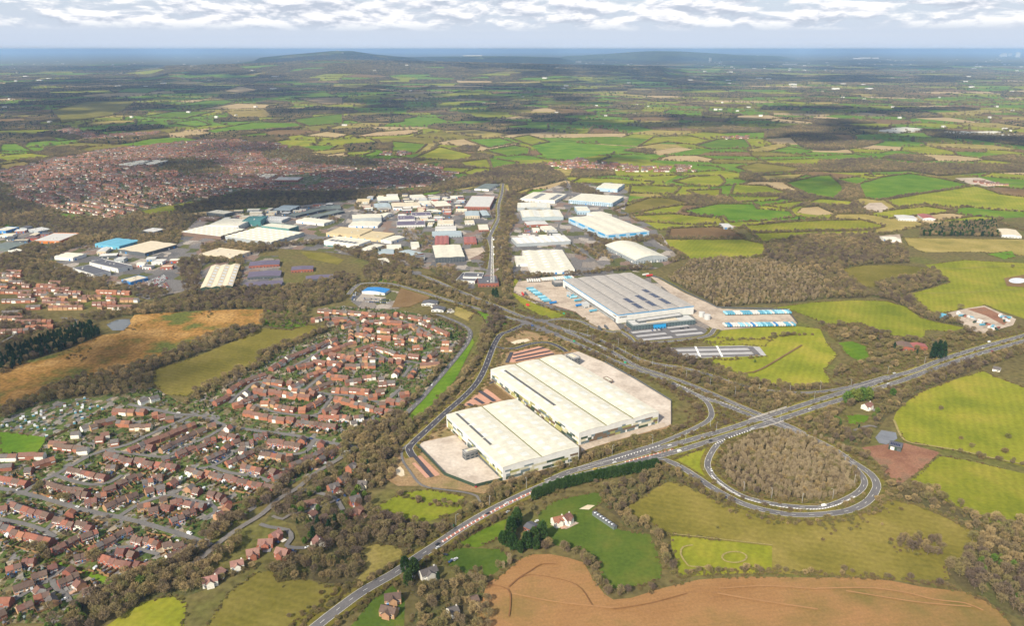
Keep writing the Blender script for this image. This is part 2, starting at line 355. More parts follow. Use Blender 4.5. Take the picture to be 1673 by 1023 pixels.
FIELDS = '''
P|795.7,953.7 823.7,937.7 847.6,915.8 867.6,906.8 897.5,905.8 927.5,911.8 953.4,919.8 967.4,943.7 987.4,971.7 1002,980.6 1032,977.6 1081.8,961.7 1141.7,947.7 1221.6,942.7 1336,944.7 1395.9,943.7 1455.8,949.7 1505.7,959.7 1575.5,967.7 1615.4,985.6 1635.4,999.6 1660,1035 770,1035
4|879.6,838 907.5,818 977.4,804 987.4,818 968,832 1002,862 1014,866 1061.9,873.9 1071.9,895.8 1081.8,927.7 1079.8,945.7 1048,957 1002,962 983.4,945 975.4,915 947.5,898 907.5,891.8 895.5,879.8 880,860
3|1018,832 1051.9,812 1071.9,797.6 1091.8,787.6 1113.8,791.6 1141.7,804 1171.7,820 1211.6,832 1251.5,844.9 1311.4,851.9 1356,851.9 1405.9,840 1455.8,817 1495.7,826 1535.6,841.9 1575.5,861.9 1611.4,879.8 1585.5,889.8 1575.5,911.8 1545.6,929.7 1551.6,947 1500,955 1455.8,947 1336,940 1261.5,938 1261.5,892.8 1095.8,873.9 1061.9,855.9 1022,841.9
1|1095.8,874.5 1261.5,893 1261,938 1200,938 1150,940 1110,945 1105,915 1097,895
4|717.9,905.8 747.8,895.8 817.7,897.8 837.7,915.8 807.7,937.7 791.8,947.7 787.8,923.8 761.8,937.7 733.9,925.7
2|747.8,889.8 779.8,869.9 827.7,847.9 823.7,865.9 815.7,879.8 779.8,895.8
3|322,1045 373.9,969.7 417.8,935.7 445.8,933.7 449.8,949.7 503.7,947.7 533.6,957.7 573.5,957.7 553.6,979.6 495,1045
5|589.5,897.8 613.4,889.8 639.4,891.8 665.3,903.8 643.4,923.8 603.5,949.7 577.5,959.7 595.5,927.7
1|654.6,806.4 700,800 759.7,812 754,834 690.5,856 607.5,839.6 621,825.8
1|150,1040 230,985 280,975 305,985 298,1040
2|56,908 90,916 130,930 190,948 176,956 120,938
4|560,1040 609.5,979.6 641.4,957.7 661.3,979.6 660,1040
1|1463.7,673.9 1485.7,653.9 1505.7,639.9 1555.6,622 1605.5,606 1625.4,616 1670,632 1740,655 1740,790 1670,762 1615.4,748.7 1565.5,737.7 1515.6,729.7 1477.7,720.8 1459.8,685.8
1|1509.7,765.7 1535.6,745.7 1575.5,751.7 1670,773.6 1740,790 1740,860 1670,845.9 1655.3,853.9 1615.4,853.9 1585.5,838 1535.6,814 1521.6,800 1487.7,785.6
R|1407.9,731.7 1435.8,727.7 1475.7,723.8 1535.6,739.7 1507.6,765.7 1471.7,791.6 1455.8,785.6 1435.8,757.7
2|1380,679.8 1402,677.8 1419.8,679.8 1416,690 1388,695.8
1|1169.7,537.7 1231.5,533.7 1297.4,532.7 1340,537.7 1350,560 1368,580 1347,605 1358,625 1300,634 1230,622 1170,602 1150,585 1165,565 1140,556
1|1336,493.8 1395.9,490.8 1445.8,491.8 1481.7,501.8 1505.7,519.8 1535.6,527.7 1575.5,535.7 1555.6,541.7 1511.6,539.7 1509.7,553.7 1455.8,547.7 1405.9,527.7 1356,529.7 1336,524 1313.4,515 1289.4,507 1250,505 1301.4,497.8
2|1370,560 1392,558 1415,566 1422,587 1400,590 1378,575
1|1511.6,432.9 1575.5,425 1670,430 1740,436 1740,545 1670,519.8 1609.4,498.8 1573.5,504.8 1545.6,510.8 1521.6,510.8 1499.7,491.8 1489.7,479.8 1551.6,461.9 1547.6,453.9 1533,448
3|1372,440.9 1405.9,433.9 1465.7,432.9 1515.6,437.9 1521.6,445.9 1475.7,451.9 1435.8,457.9 1427.8,469.9 1411.8,467.9
5|1475.7,388.6 1670,391.6 1740,394 1740,424 1603.5,412 1507.6,412 1483.7,400
2|1611.4,415 1653.4,410 1660,420 1639.4,424
1h|1213.6,369.7 1281.4,363.7 1336,360.7 1405.9,359.7 1447.8,369.7 1425.8,375.6 1336,377.6 1225.5,379.6
1h|1227.6,381.6 1336,378.6 1425,377 1415.8,385.6 1336,386.6 1297,391.6 1245.5,396.6
2h|1281.4,299.8 1336,287.8 1356,286.8 1376,303.8 1378,311.8 1362,325.7 1336,322.7 1313,315.8
2h|1401.9,301.8 1440,290 1485.7,283.8 1535.6,291.8 1585.5,302.8 1525.6,313.8 1475.7,319.8 1435.8,327.7 1411.8,323.7
1h|1445.8,327.7 1501.7,317.8 1595.5,303.8 1635.4,317.8 1670,321.8 1740,330 1740,350 1625.4,343.7 1575.5,337.7 1555.6,339.7 1511.6,333.7 1465.7,339.7
1h|1413.8,349.7 1471.7,341.7 1513.6,337.7 1563.5,345.7 1515,352 1455.8,357.7
1h|1527.6,361.7 1595.5,353.7 1639.4,357.7 1619.4,365.7
1h|1309,326 1336,324.8 1398,329.7 1386,337.7 1336,335 1315,333
T|1309.4,339.7 1336,337.7 1364,349.7 1336,351.7 1301.4,347.7
2h|1113.8,345.7 1171.7,333.7 1231.5,333.7 1237.5,341.7 1291.4,345.7 1297.4,355.7 1241.5,361.7 1191.6,363.7 1181.6,355.7 1141.7,351.7
1h|1028,353.7 1097.8,349.7 1177.6,357.7 1181.6,365.7 1121.8,367.7 1042,361.7
Bh|1093.8,373.6 1167.7,370.7 1193.6,375.6 1217.6,389.6 1089.8,388.6
1h|1069.9,391.6 1215.6,391.6 1249.5,399.6 1249.5,418 1211.6,422 1125.8,426 1113.8,416 1085.8,402
3h|1002,343.7 1060,323.8 1091.8,323.8 1129.7,333.7 1081.8,339.7 1014,353.7
1h|1030,303.8 1067.9,303.8 1111.8,305.8 1101.8,317.8 1028,315.8
1h|1099.8,296.8 1131.7,288.8 1175.7,286.8 1185.6,297.8 1173.7,305.8 1121.8,301.8
1h|1119.8,311.8 1177.6,309.8 1175.7,323.8 1141.7,319.8
1h|1199.6,301.8 1251.5,303.8 1291.4,317.8 1193.6,317.8
1h|1191.6,321.8 1281.4,321.8 1269.5,327.7 1201.6,330.7
1h|1249.5,335.7 1336,325.7 1300,338 1289.4,342.7
3h|1203.6,273.9 1237.5,265.9 1301.4,273.9 1307.4,279.8 1231.5,283.8
5h|1237.5,287.8 1319.4,283.8 1297.4,293.8 1251.5,295.8
1h|931.5,299.8 947.5,290.8 1002,292 1067.9,297.8 1061.9,301.8 1000,302
T|1061.9,247.9 1105.8,240 1133.7,243.9 1077.8,253.9
2h|1137.7,237.9 1171.7,228 1217.6,228 1227.6,241.9 1161.7,243.9
1h|1042,240 1067.9,224 1125.8,222 1161.7,230 1137,237 1090,232
2|867.6,237.9 907.5,231 980,236 1042,240 1014,247.9 927.5,261.9 891.5,257.9
2|907.5,227 955.4,224 1002,223 1061.9,227 1042,239 980,235
2h|759.8,228 817.7,226 841.7,233.9 797.7,241.9
2h|791.8,245.9 839.7,237.9 865.6,241.9 863.6,251.9 827.7,255.9
1h|833.7,226 863.6,221 897.5,231.9 867.6,237.9
1h|678,257.9 717.9,240 773.8,253.9 765.8,259.9 739.9,263.9
1h|747.8,265.9 795.7,259.9 803.7,275.8 760,272
2h|797.7,257.9 847.6,265.9 827.7,274.9 804,275
2h|640,231 697.9,235.9 680,249.9 640,247
2h|334,214 413.8,200 483.7,201 497.7,208 393.9,215 350,218
2h|381.9,222 433.8,217 441.8,223 394,225
Th|493.7,222 533.6,215 571.5,220 549.6,226
Th|571.5,224 613.4,216 668,212 690,213 668,220 613,223
5h|499.7,248.9 563.5,242.9 567.5,248.9 533.6,252.9
1h|567.5,248.9 613.4,246.9 593.5,253.9 563,253
2|457.8,297.8 483.7,291.8 525.6,291.8 533.6,298.8 493.7,303.8
5h|0,269.9 40,263.9 52,268.9 20,276.8 0,278
2h|0,236 28,235 54,248 0,248
2h|72,222 120,228 94,231
2|156,216 210,213 200,218 160,219
2|194,236 218,233 216,238
2h|472,196 560,186 560,201 505,206
2h|231,191 284.5,182 351,182 301,194
2h|278,201 321,196 345,204 318,208
3h|84,181 140.6,165.7 221,164 214,174 187.5,187.5 100,201
5h|368,182 435,179 445,191 385,194
Th|321,179 388,169 445,171 435,177
2h|187.5,150.6 207.5,144 268,144 241,152
Th|365,149 391.6,140.6 425,147 395,152
2h|482,154 532,150.6 552,157 509,160.7
2h|278,174 338,164 388,164 365,172
Th|482,160.7 560,159 560,169 532,171
M|0,590 60,588 110,572 165,548 195,545 220,515 262,512 334,508 394,506 437,506 430,520 428,531 354,545 300,566 250,590 185,612 100,632 60,655 0,672
3|255,604 316,585 370,563 430,537 475,540 500,531 545,534 500,553 460,566 425,580 425,592 343,628 305,648 270,645 250,625
2|437,506 428,531 473,538 500,533 500,512 470,507
1|1098,753 1162,729 1152,752 1156,775 1165,790 1130,771
3|1050,737 1120,714 1180,696 1228,681 1232,686 1180,703 1120,720 1050,741
3|1262,671 1330,650 1336,651 1290,667
2|612,455 640,452 655,463 620,462
2|760,495 800,507 830,530 800,538 790,520
2|0,706 78,715 60,742 0,742
1|840,455 870,470 905,500 930,515 900,522 860,505 835,480
3|830,548 850,540 880,548 912,560 890,566 850,568
1|1175,552 1260,556 1250,566 1160,562
5|745,500 775,512 765,525 742,515
'''.strip().split('\n')
FPOLY = []; _fz = 0.08
for row in FIELDS:
    k, s = row.split('|'); pts = PTS(s); _fz += 0.004
    o = flat_poly('field', pts, _fz, FIELDM[k[0]]); tag(o, kind='structure'); FPOLY.append((k, pts))

# made ground: estates, yards, building plots (laid over the fields)
PLOTS = '''
U|0,745 60,742 80,715 0,690 0,680 60,655 160,650 230,625 262,640 300,660 340,640 400,605 420,590 470,570 540,542 520,505 560,500 640,505 720,520 768,545 766,560 735,600 710,632 668,672 620,700 560,715 590,735 545,755 480,790 420,830 350,880 290,915 230,935 190,946 130,928 90,912 50,905 100,925 180,958 150,985 90,1020 0,1020
2|700,640 735,602 755,575 770,550 775,560 745,620 700,668 672,690 668,682
E|668,717 700,690 740,655 775,612 798,570 815,545 850,538 900,552 945,575 985,600 1050,632 1095,655 1098,690 1095,700 1040,712 960,735 950,745 900,765 826,790 790,808 740,800 690,797 655,775 640,760 650,738
E|628,760 655,735 665,760 690,795 650,795 632,785
g|840,470 850,455 920,448 1025,440 1070,450 1140,500 1180,508 1290,505 1302,530 1180,540 1168,552 1040,562 1000,545 960,535 940,515 880,500 845,482
g|300,380 330,352 400,345 500,335 560,328 700,318 820,300 835,318 822,400 815,440 770,475 700,440 590,420 520,410 430,405 400,450 330,470 240,490 190,470 90,440 80,420 150,395 230,405 290,400
g|0,390 60,372 120,378 145,392 80,410 30,420 0,418
g|835,330 920,300 1000,298 1030,315 1020,345 1075,375 1110,425 1070,440 1000,435 930,450 840,455 830,400
g|570,490 590,468 660,478 680,490 650,505 590,505
g|395,420 455,418 465,470 392,472
3|490,411 530,414 562,425 552,433 505,423
'''.strip().split('\n')
for row in PLOTS:
    k, s = row.split('|'); _fz += 0.004
    tag(flat_poly('estate_ground' if k == 'U' else 'plot_ground', PTS(s), _fz, FIELDM[k]), kind='structure')
AREAS = '''
Y|concrete_yard|680,728 691,723 743.6,712 765,732 824,784 777,796.5 726,777
Y|concrete_yard|918,580 945,575 988,593 1040,622 1096,656 1096,694 1082,700 1060,690
K|car_park|756,664 786,640 797,636 819,655 790,662
B|planting_bed|792,634 806,628 842,656 822,655
K|car_park|836.7,577 881.7,566.4 897,572 907,579 870,588 838.7,593 831.8,592
S|service_path|948,728.5 1085,691 1092,697 1000,722 950,738
S|lorry_yard|840,470 846,461 880,455 920,450 1005,528 1018,545 975,540 965,530 940,510 905,500 862,488 838,478
S|lorry_yard|1062,452 1075,455 1120,480 1180,505 1285,508 1302,529 1180,540 1165,538 1135,520 1120,500
A|car_park|1021.5,540 1059.7,536 1129.5,529 1156,539.6 1146,553 1044.8,559.5 1029.8,548
y|car_park|1090,569 1212,565.3 1241,567.4 1252,581.7 1182,584.5 1124.6,586 1105,578
N|parking_aisle|669.3,741 676.5,740.5 710,779.5 702.5,781.5
K|parking_bay|677,741 682,740.5 719,776.5 711,779.5
K|parking_bay|673,758 679,757 702,780 696.5,782.5
s|gravel_pond|834,560 846,556 862,554 866,557 855,561 840,563
s|gravel_pond|647,768 654,763 660,770 661,778 655,780 648,776
S|service_yard|1408,340 1420,332 1440,331 1452,340 1440,347 1415,346
S|farm_yard|1560,291 1600,290 1640,302 1620,306 1585,301
S|caravan_yard|1548,512 1575,505 1608,500 1660,522 1655,532 1605,546 1585,540
R|earth_bank|1580,506 1608,502 1650,522 1640,532 1610,516
S|farm_yard|1180,371 1190,367 1203,370 1196,376
S|service_yard|1434,386 1470,383 1474,397 1446,398
s|sand_patch|946,833 960,826 972,827 962,834
S|terrace|898,859 930,850 946,856 925,866
B|reservoir_bank|1640,455 1680,448 1680,470 1645,468
s|sunken_path|985,845 1008,860 1004,862 980,848
B|demolition_plot|655,470 700,474 715,482 668,502 640,503
S|concrete_yard|755,408 788,404 793,412 765,424
'''.strip().split('\n')
for row in AREAS:
    k, nm, s_ = row.split('|'); _fz += 0.004; pts = PTS(s_)
    tag(flat_poly(nm, pts, _fz, FIELDM[k]), kind='structure'); occ_poly(pts, 1.0)
WATER = mat('water', (0.10, 0.115, 0.14), rough=0.08, spec=0.6)
WATERP = mat('water_pale', (0.55, 0.57, 0.60), (0.66, 0.68, 0.70), scale=0.05, rough=0.3, spec=0.5)
def ell(cx, cy, rx, ry, n=28): return [bp(cx+rx*math.cos(2*math.pi*i/n), cy+ry*math.sin(2*math.pi*i/n)) for i in range(n)]
for pts, m in ((PTS('173.7,530.7 191.6,522.8 211.6,521.8 213.6,529.7 201.6,540.7 183.6,540.7'), WATER), (ell(1662, 459, 14, 4.5), WATERP),
               (PTS('1429.8,715.8 1439.8,703.8 1463.7,707.8 1466,717.8 1448,727.7 1436,725'), mat('pond_liner', (0.155, 0.165, 0.185), (0.20, 0.21, 0.235), scale=0.1, rough=0.35))):
    _fz += 0.004; tag(flat_poly('pond', pts, _fz, m), kind='structure'); occ_poly(pts, 1)

# ------------------------------------------------------------------ roads: (surface, width, edge lines, centre dashes, points)
ROADS = '''
A|9.5|e|c|470,1062 510,1031 549.6,999.6 593.5,967.7 645.4,937.7 680,913.8 713.9,891.8 757.8,861.9 807.7,833 867.6,804 905,788
A|8.6|e|c|893,789 935.5,771 1002,755.5 1093.8,729.7 1181.6,704.8 1227.6,689.8 1281,672.9 1336,655 1376,642.9 1416,632 1456,617 1496,606 1536,590 1595,571 1670,550 1760,524
A|8.6|e|c|893,795 935.5,781 1002,765.5 1067.9,748.7 1109.8,737.7 1161.7,721.8 1231.5,700 1289.4,681.5 1336,666 1426,638 1476,622 1534,601 1595,580.5 1670,559 1760,533
A|6.5|e||1109.8,633 1149.7,653.9 1161.7,671.9 1159.7,685.8 1141.7,697.8 1111.8,711.8 1071.9,727.7 1032,739.7 1002,749 940,769
A|8|e|c|690,451 715,461 743.8,473.8 787.8,491.8 827.7,507.8 857.6,519.8 887.6,527.7 927.5,543.7 967.4,561.7 1002,577.6 1042,600 1101.8,620 1161.7,643.9 1201.6,661.9 1237.5,676.8 1285.4,696 1313.4,710
A|8|e|c|569.5,481.8 580,470 593.5,463.9 633.4,463.9 668,471.9 727.9,489.8 795.7,509.8 823.7,517.8 855.6,527.7 887.6,539.7 907.5,547.7 955,568 1002,590 1042,606 1087.8,622 1129.7,642.9 1181.6,662.9 1225.5,679.8 1280,699 1313,712 1340,724 1366,737.7 1391.9,755.7 1421.8,775.6 1431.8,791.6 1429.8,804 1415.8,822 1386,836 1345,842 1300,843 1261.5,838 1213.6,825 1167.7,801 1141.7,783.6 1113.8,765.7 1087.8,753.7 1060,751
A|6.5|e||897,531 917.5,537.7 967.4,551.7 1002,567 1042,587 1080,597 1113.8,602 1153.7,612 1201.6,628 1251.5,638.9 1301.4,642.9 1336,641.9 1376,636 1416,626 1450,616
A|7|e||880,526 900,524 917.5,522 947.5,525.7 973.4,537.7 1002,543.7 1014,543 1028,552 1042,561 1101.8,558 1153.7,550.5 1167.7,538
N|8.4|e|c|857,531 833.7,541.7 818,548 807.7,563.7 799.7,583.6 791.8,604 779.8,626 759.8,647.9 727.9,675.8 697.9,703.8 676,723.8 668,735 675,748
N|7|e||806,567 820,570 839.7,570.7 867.6,562.7 893.5,560.7 913.5,567.7 925.5,575.6
A|2.8|||672,725 658.6,733.8 657,751.4 669.3,771 688.9,794.4 722,801.3 757,806 778.8,812 784.7,823.8
A|6.5|e|c|1179,722 1166,735 1155.7,757.7 1161.7,775.6 1177.6,791.6 1211.6,812 1251.5,823 1291.4,829 1336,831 1366,824 1395.9,810 1410,797 1411.8,786 1403.9,773.6 1387.9,757.7 1366,741
A|6.5||c|711.5,514.3 723.9,517.8 751.8,529.7 767.8,541.7 765.8,557.7 751.8,577.6 733.9,599.6 707.9,630 686,655.9 664,677
O|5.5|||583.5,731.7 553.6,751.7 513.6,775.6 485.7,799.6 453.8,818 427.8,841.9 385.9,867.9 354,891.8 334,909.8 311.4,926
A|6|||209.6,661.9 249.5,669.9 289.4,677.8 319.4,679.8 334,683.8 373.9,697.8 423.8,705.8 473.7,711.8 513.6,719.8 553.6,727.7 583,732
A|5.6|||311.4,681.8 279.4,695.8 239.5,713.8 209.6,727.7 169.7,737.7 139.7,749.7 111.8,765.7 85.8,779.6 59.9,791.6 40,806
A|6|||-20,797 20,803 40,808 79.8,818 119.8,830 159.7,840 199.6,847.9 239.5,857.9 279.4,869.9 311.4,880 345,893
A|5|||90,777.6 111.8,785.6 149.7,793.6 179.6,789.6 199.6,777.6
A|5|||370,697.8 334,717.8 299.4,731.7 269.5,747.7 223.6,743.7 175.6,737.7
A|5|||513.6,720 499.7,739.7 463.7,743.7 423.8,735.7 393.9,733.7 373.9,747.7 346,763.7 325,767
A|5|||346,763.7 373.9,773.6 423.8,781.6 440,789
A|5|||297,800 279.4,810 250,817 219.6,830 195.6,845
A|4.5|||279.4,810 310,818 345,826 352,838 335,848
A|5|||-10,848 0,849.9 40,857.9 69.9,867.9 89.8,879.8
A|4.5|||75,868 88,855 103.8,836
A|5.5|||-12,1003 0,997.6 30,977.6 59.9,959.7 85.8,943.7 101,931
A|4.5|||85.8,949 90,962 107.8,973.6 114,985
A|4.5|||173.7,899.8 209.6,895.8 259.5,907.8
A|5|||376,660 385,650 400,638.4 421,625 458,635.8 497.7,638.4 537,645 584.8,649 624.4,659.5 637,652 650.8,638.4
A|5|||497.7,638.4 526.7,614.6 545,597 558.4,590.9 598,586.9 653.4,589.6 716.8,601.4
A|4.5|||466,604 495,592 518.8,577.7 542.6,561.8
A|4.5|||542.6,649 526.7,670 510.9,680.6 452.8,675.4 415.8,662.2
A|4.5|||510.9,680.6 563.7,691 580,688
A|4.5|||627,586 611,569.8
A|4.5|||586,560 584.8,540.7 580,522 560,519 525,521
A|4.5|||658.7,617.3 672,598
A|4.5|||640,520 680,533 700,545 
A|8|e|c|822,300 819.7,317.8 814.7,335.7 814.7,355.7 807.7,371.7 799.7,389.6 803,405 802.7,420 800,440
A|5|||934,335 926,350 915.7,363.6 913,374 926.2,390 947.3,408.3 984,434.6
A|5|||575,345 566,357 557.5,374.7 540,388 520,395
A|5|||690,451 672,443 660,430 640,422
A|5|||30,370 70,366 110,378 145,388
O|4|||1395,705 1420,697 1432,700
A|4.5|||425,858 440,863 470,868 476,882 468,893 480,897 500,897
O|3.5|||445,845 462,850 475,842 500,838 540,823 552,816
A|5|||485.7,799.6 510,805 545,814 555,826 560,835
A|4|||-5,565 30,545 60,528
A|5|||100,520 125,525 118,540
O|4|||870,275 920,290 935,330
O|3|||1560,293 1600,306 1650,300 1700,298
O|3|||1600,306 1640,310 1700,309
'''.strip().split('\n')
RM = {'A': TAR, 'N': TARN, 'O': TARO}
ROADL = []; _rz = max(_fz, 0.9)+0.1
for row in ROADS:
    k, w, e, c, s = row.split('|'); w = float(w); L = smooth_line(PTS(s)); _rz += 0.004
    road = tag(ribbon('road', L, -w/2, w/2, _rz, TARL if (k == 'A' and w <= 6) else RM[k]), kind='structure'); ROADL.append((L, w)); occ_line(L, w/2+2.0)
    near = L[:, 1] < 2600
    if e:
        tag(ribbon('road_verge', L, -w/2-4.5, w/2+4.5, 0.86+0.001*len(ROADL), G3), kind='structure')
        for sd in (-1, 1):
            ribbon('verge_line', L, sd*(w/2-0.15)-0.12, sd*(w/2-0.15)+0.12, _rz+0.045, WHT, road)
    if c:
        mb = MB(); d = 0.0
        for i in range(len(L)-1):
            d += 7
            if i % 2 == 0 and L[i][1] < 1500:
                a = L[i]; b = L[i]+(L[i+1]-L[i])*0.55; t = (b-a)/np.linalg.norm(b-a); nn = np.array([-t[1], t[0]])*0.14
                mb.quad((*(a-nn), _rz+0.04), (*(b-nn), _rz+0.04), (*(b+nn), _rz+0.04), (*(a+nn), _rz+0.04))
        if mb.F: tag(link('lane_marking', mb.mesh('lane_marking', WHT), road), kind='stuff')
# junction apron
tag(flat_poly('junction', PTS('845,521 868,517 895,524 915,534 925,548 900,549 870,540 850,533'), _rz+0.02, TAR), kind='structure')
tag(flat_poly('roundabout', ell(800, 389.5, 9, 2.6), _rz+0.03, TAR), kind='structure')
tag(flat_poly('roundabout', ell(681, 447, 8, 3), _rz+0.034, TAR), kind='structure')
# red hatched strips on the main road and the slip roads
def hatch(s, w, m1, m2, period=5.0):
    global _rz
    L = smooth_line(PTS(s), period); _rz += 0.004
    base = tag(ribbon('hatched_strip', L, -w/2, w/2, _rz+0.06, m1), kind='structure')
    mb = MB()
    for i in range(len(L)-1):
        a = L[i]; t = (L[i+1]-a)/np.linalg.norm(L[i+1]-a); nn = np.array([-t[1], t[0]])*w/2
        b = a+t*1.3; k = t*1.2
        mb.quad((*(a-nn), _rz+0.075), (*(b-nn), _rz+0.075), (*(b+nn+k), _rz+0.075), (*(a+nn+k), _rz+0.075))
    tag(link('hatch_marking', mb.mesh('hatch_marking', m2), base), kind='stuff')
hatch('722,888 757,865.5 807,836.5 850,815 890,797 915,787.5', 2.6, HATCH, WHT)
hatch('1020,757 1060,746.5 1100,735.5', 2.0, HATCH, WHT)
hatch('1168,728 1190,717.5 1215,708.5 1232,703', 2.4, TAR, WHT, 4.0)
hatch('1162,779 1182,796.5 1215,815.5 1255,826.5 1295,832.5 1337,834 1368,827 1397,813', 1.6, BAY, WHT, 3.0)
hatch('1105,629.5 1140,642 1180,659 1210,671', 2.0, TAR, WHT, 4.0)
hatch('1000,754 1040,741.5 1080,729.5', 1.8, TAR, WHT, 4.0)
# dual carriageway bridge over the sunken road: deck parapets
BRID = mat('bridge_concrete', (0.42, 0.39, 0.35), (0.5, 0.46, 0.42), scale=0.3, fine=(1, 0.1))
br = empty('road_bridge', (*bp(1252, 690), 0)); tag(br, 'concrete bridge carrying the dual carriageway over the sunken road', 'bridge')
for s_, nm in (('1222,687.5 1262,674.5 1285,667', 'parapet'), ('1240,703 1275,691.5 1300,683.5', 'parapet')):
    L = smooth_line(PTS(s_), 6) - np.array(br.location[:2]); A = offset_line(L, -0.3); B = offset_line(L, 0.3); mb = MB(); n = len(L)
    for i in range(n-1):
        mb.quad((*A[i], 1), (*A[i+1], 1), (*A[i+1], 2.4), (*A[i], 2.4)); mb.quad((*B[i+1], 1), (*B[i], 1), (*B[i], 2.4), (*B[i+1], 2.4)); mb.quad((*A[i], 2.4), (*A[i+1], 2.4), (*B[i+1], 2.4), (*B[i], 2.4))
    link(nm, mb.mesh(nm, BRID), br)
# car-park aisles and bay rows
for s_, w, m in (('783,640 808,657', 6, TARN), ('776,652 790,661', 5, TARN), ('764,661 772,665', 5, TARN), ('800,628 812,622', 4, TARN),
               ('838,581.5 890,569', 4, TARN), ('837,587 899,574.5', 4, TARN), ('842,591 905,579', 4, TARN), ('828,594 836,577', 5, TARN),
               ('1032,545 1078,540', 8, BAY), ('1040,551 1088,546', 8, BAY), ('1048,557 1098,552', 8, BAY), ('1090,537 1125,533', 8, BAY), ('1096,543 1138,539', 8, BAY), ('1104,549 1148,545', 8, BAY),
               ('1098,570.5 1222,568', 5, TAR), ('1106,577 1230,574.5', 5, TAR), ('1122,584 1236,581', 5, TAR), ('1225,568 1238,581.5', 9, TAR),
               ('1136,567.5 1144,585', 3, WHT), ('1171,566.5 1180,584.5', 3, WHT)):
    _rz += 0.004; tag(ribbon('car_park_strip', smooth_line(PTS(s_), 10), -w/2, w/2, _rz, m), kind='structure')
# wheel tracks and worn rings on the fields
TRK = mat('soil_track', (0.19, 0.093, 0.040), (0.23, 0.115, 0.05), scale=0.2); TRL = mat('soil_track_pale', (0.30, 0.165, 0.075), (0.35, 0.195, 0.09), scale=0.2); DRY = mat('grass_dry', (0.26, 0.215, 0.085), (0.32, 0.255, 0.115), scale=0.2, fine=(0.6, 0.2))
for s_, w, m in (('795.7,956 829.7,965.7 833.7,989.6 831,1010', 1.0, TRK), ('830.7,961.7 848,946 868,934 884,924 908,924', 1.0, TRK), ('831,960 854,943.7 888,943.7 941.5,958 965,988 967,992', 0.8, TRK),
               ('836,972 908,986 1002,996', 1.2, TRL), ('1002,998 1062,988 1122,972', 1.0, TRK), ('1172,972 1242,984 1336,998', 1.6, TRL), ('1174,964 1251.5,960 1336,965', 1.3, TRL),
               ('1336,964 1416,963 1476,970 1526,982 1576,988 1606,1000', 1.5, TRL), ('1382,968 1496,986 1586,994', 1.3, TRL),
               ('1132,893 1116,896 1112,908 1122,924 1130,928 1156,929', 1.6, DRY), ('1516,437 1560,440 1610,437 1672,436', 1.5, DRY), ('1490,481 1590,478 1672,473', 1.2, DRY),
               ('1098,874.3 1262,893', 1.0, DRY), ('1460,688 1478,721 1520,730 1570,738.5 1620,750 1672,761 1720,774', 2.5, DRY), ('1230,610 1250,601 1275,586 1310,565', 3.0, SB), ('1165,606 1200,612 1232,609', 2.5, SB)):
    _rz += 0.004; tag(ribbon('worn_track', smooth_line(PTS(s_), 5), -w/2, w/2, _rz, m), kind='structure')
ring = np.array([bp(1199.6+20*math.cos(a), 912.8+9*math.sin(a)) for a in np.linspace(0, 2*math.pi, 41)])
_rz += .004; tag(ribbon('worn_track', ring, -0.8, 0.8, _rz, DRY), kind='structure')

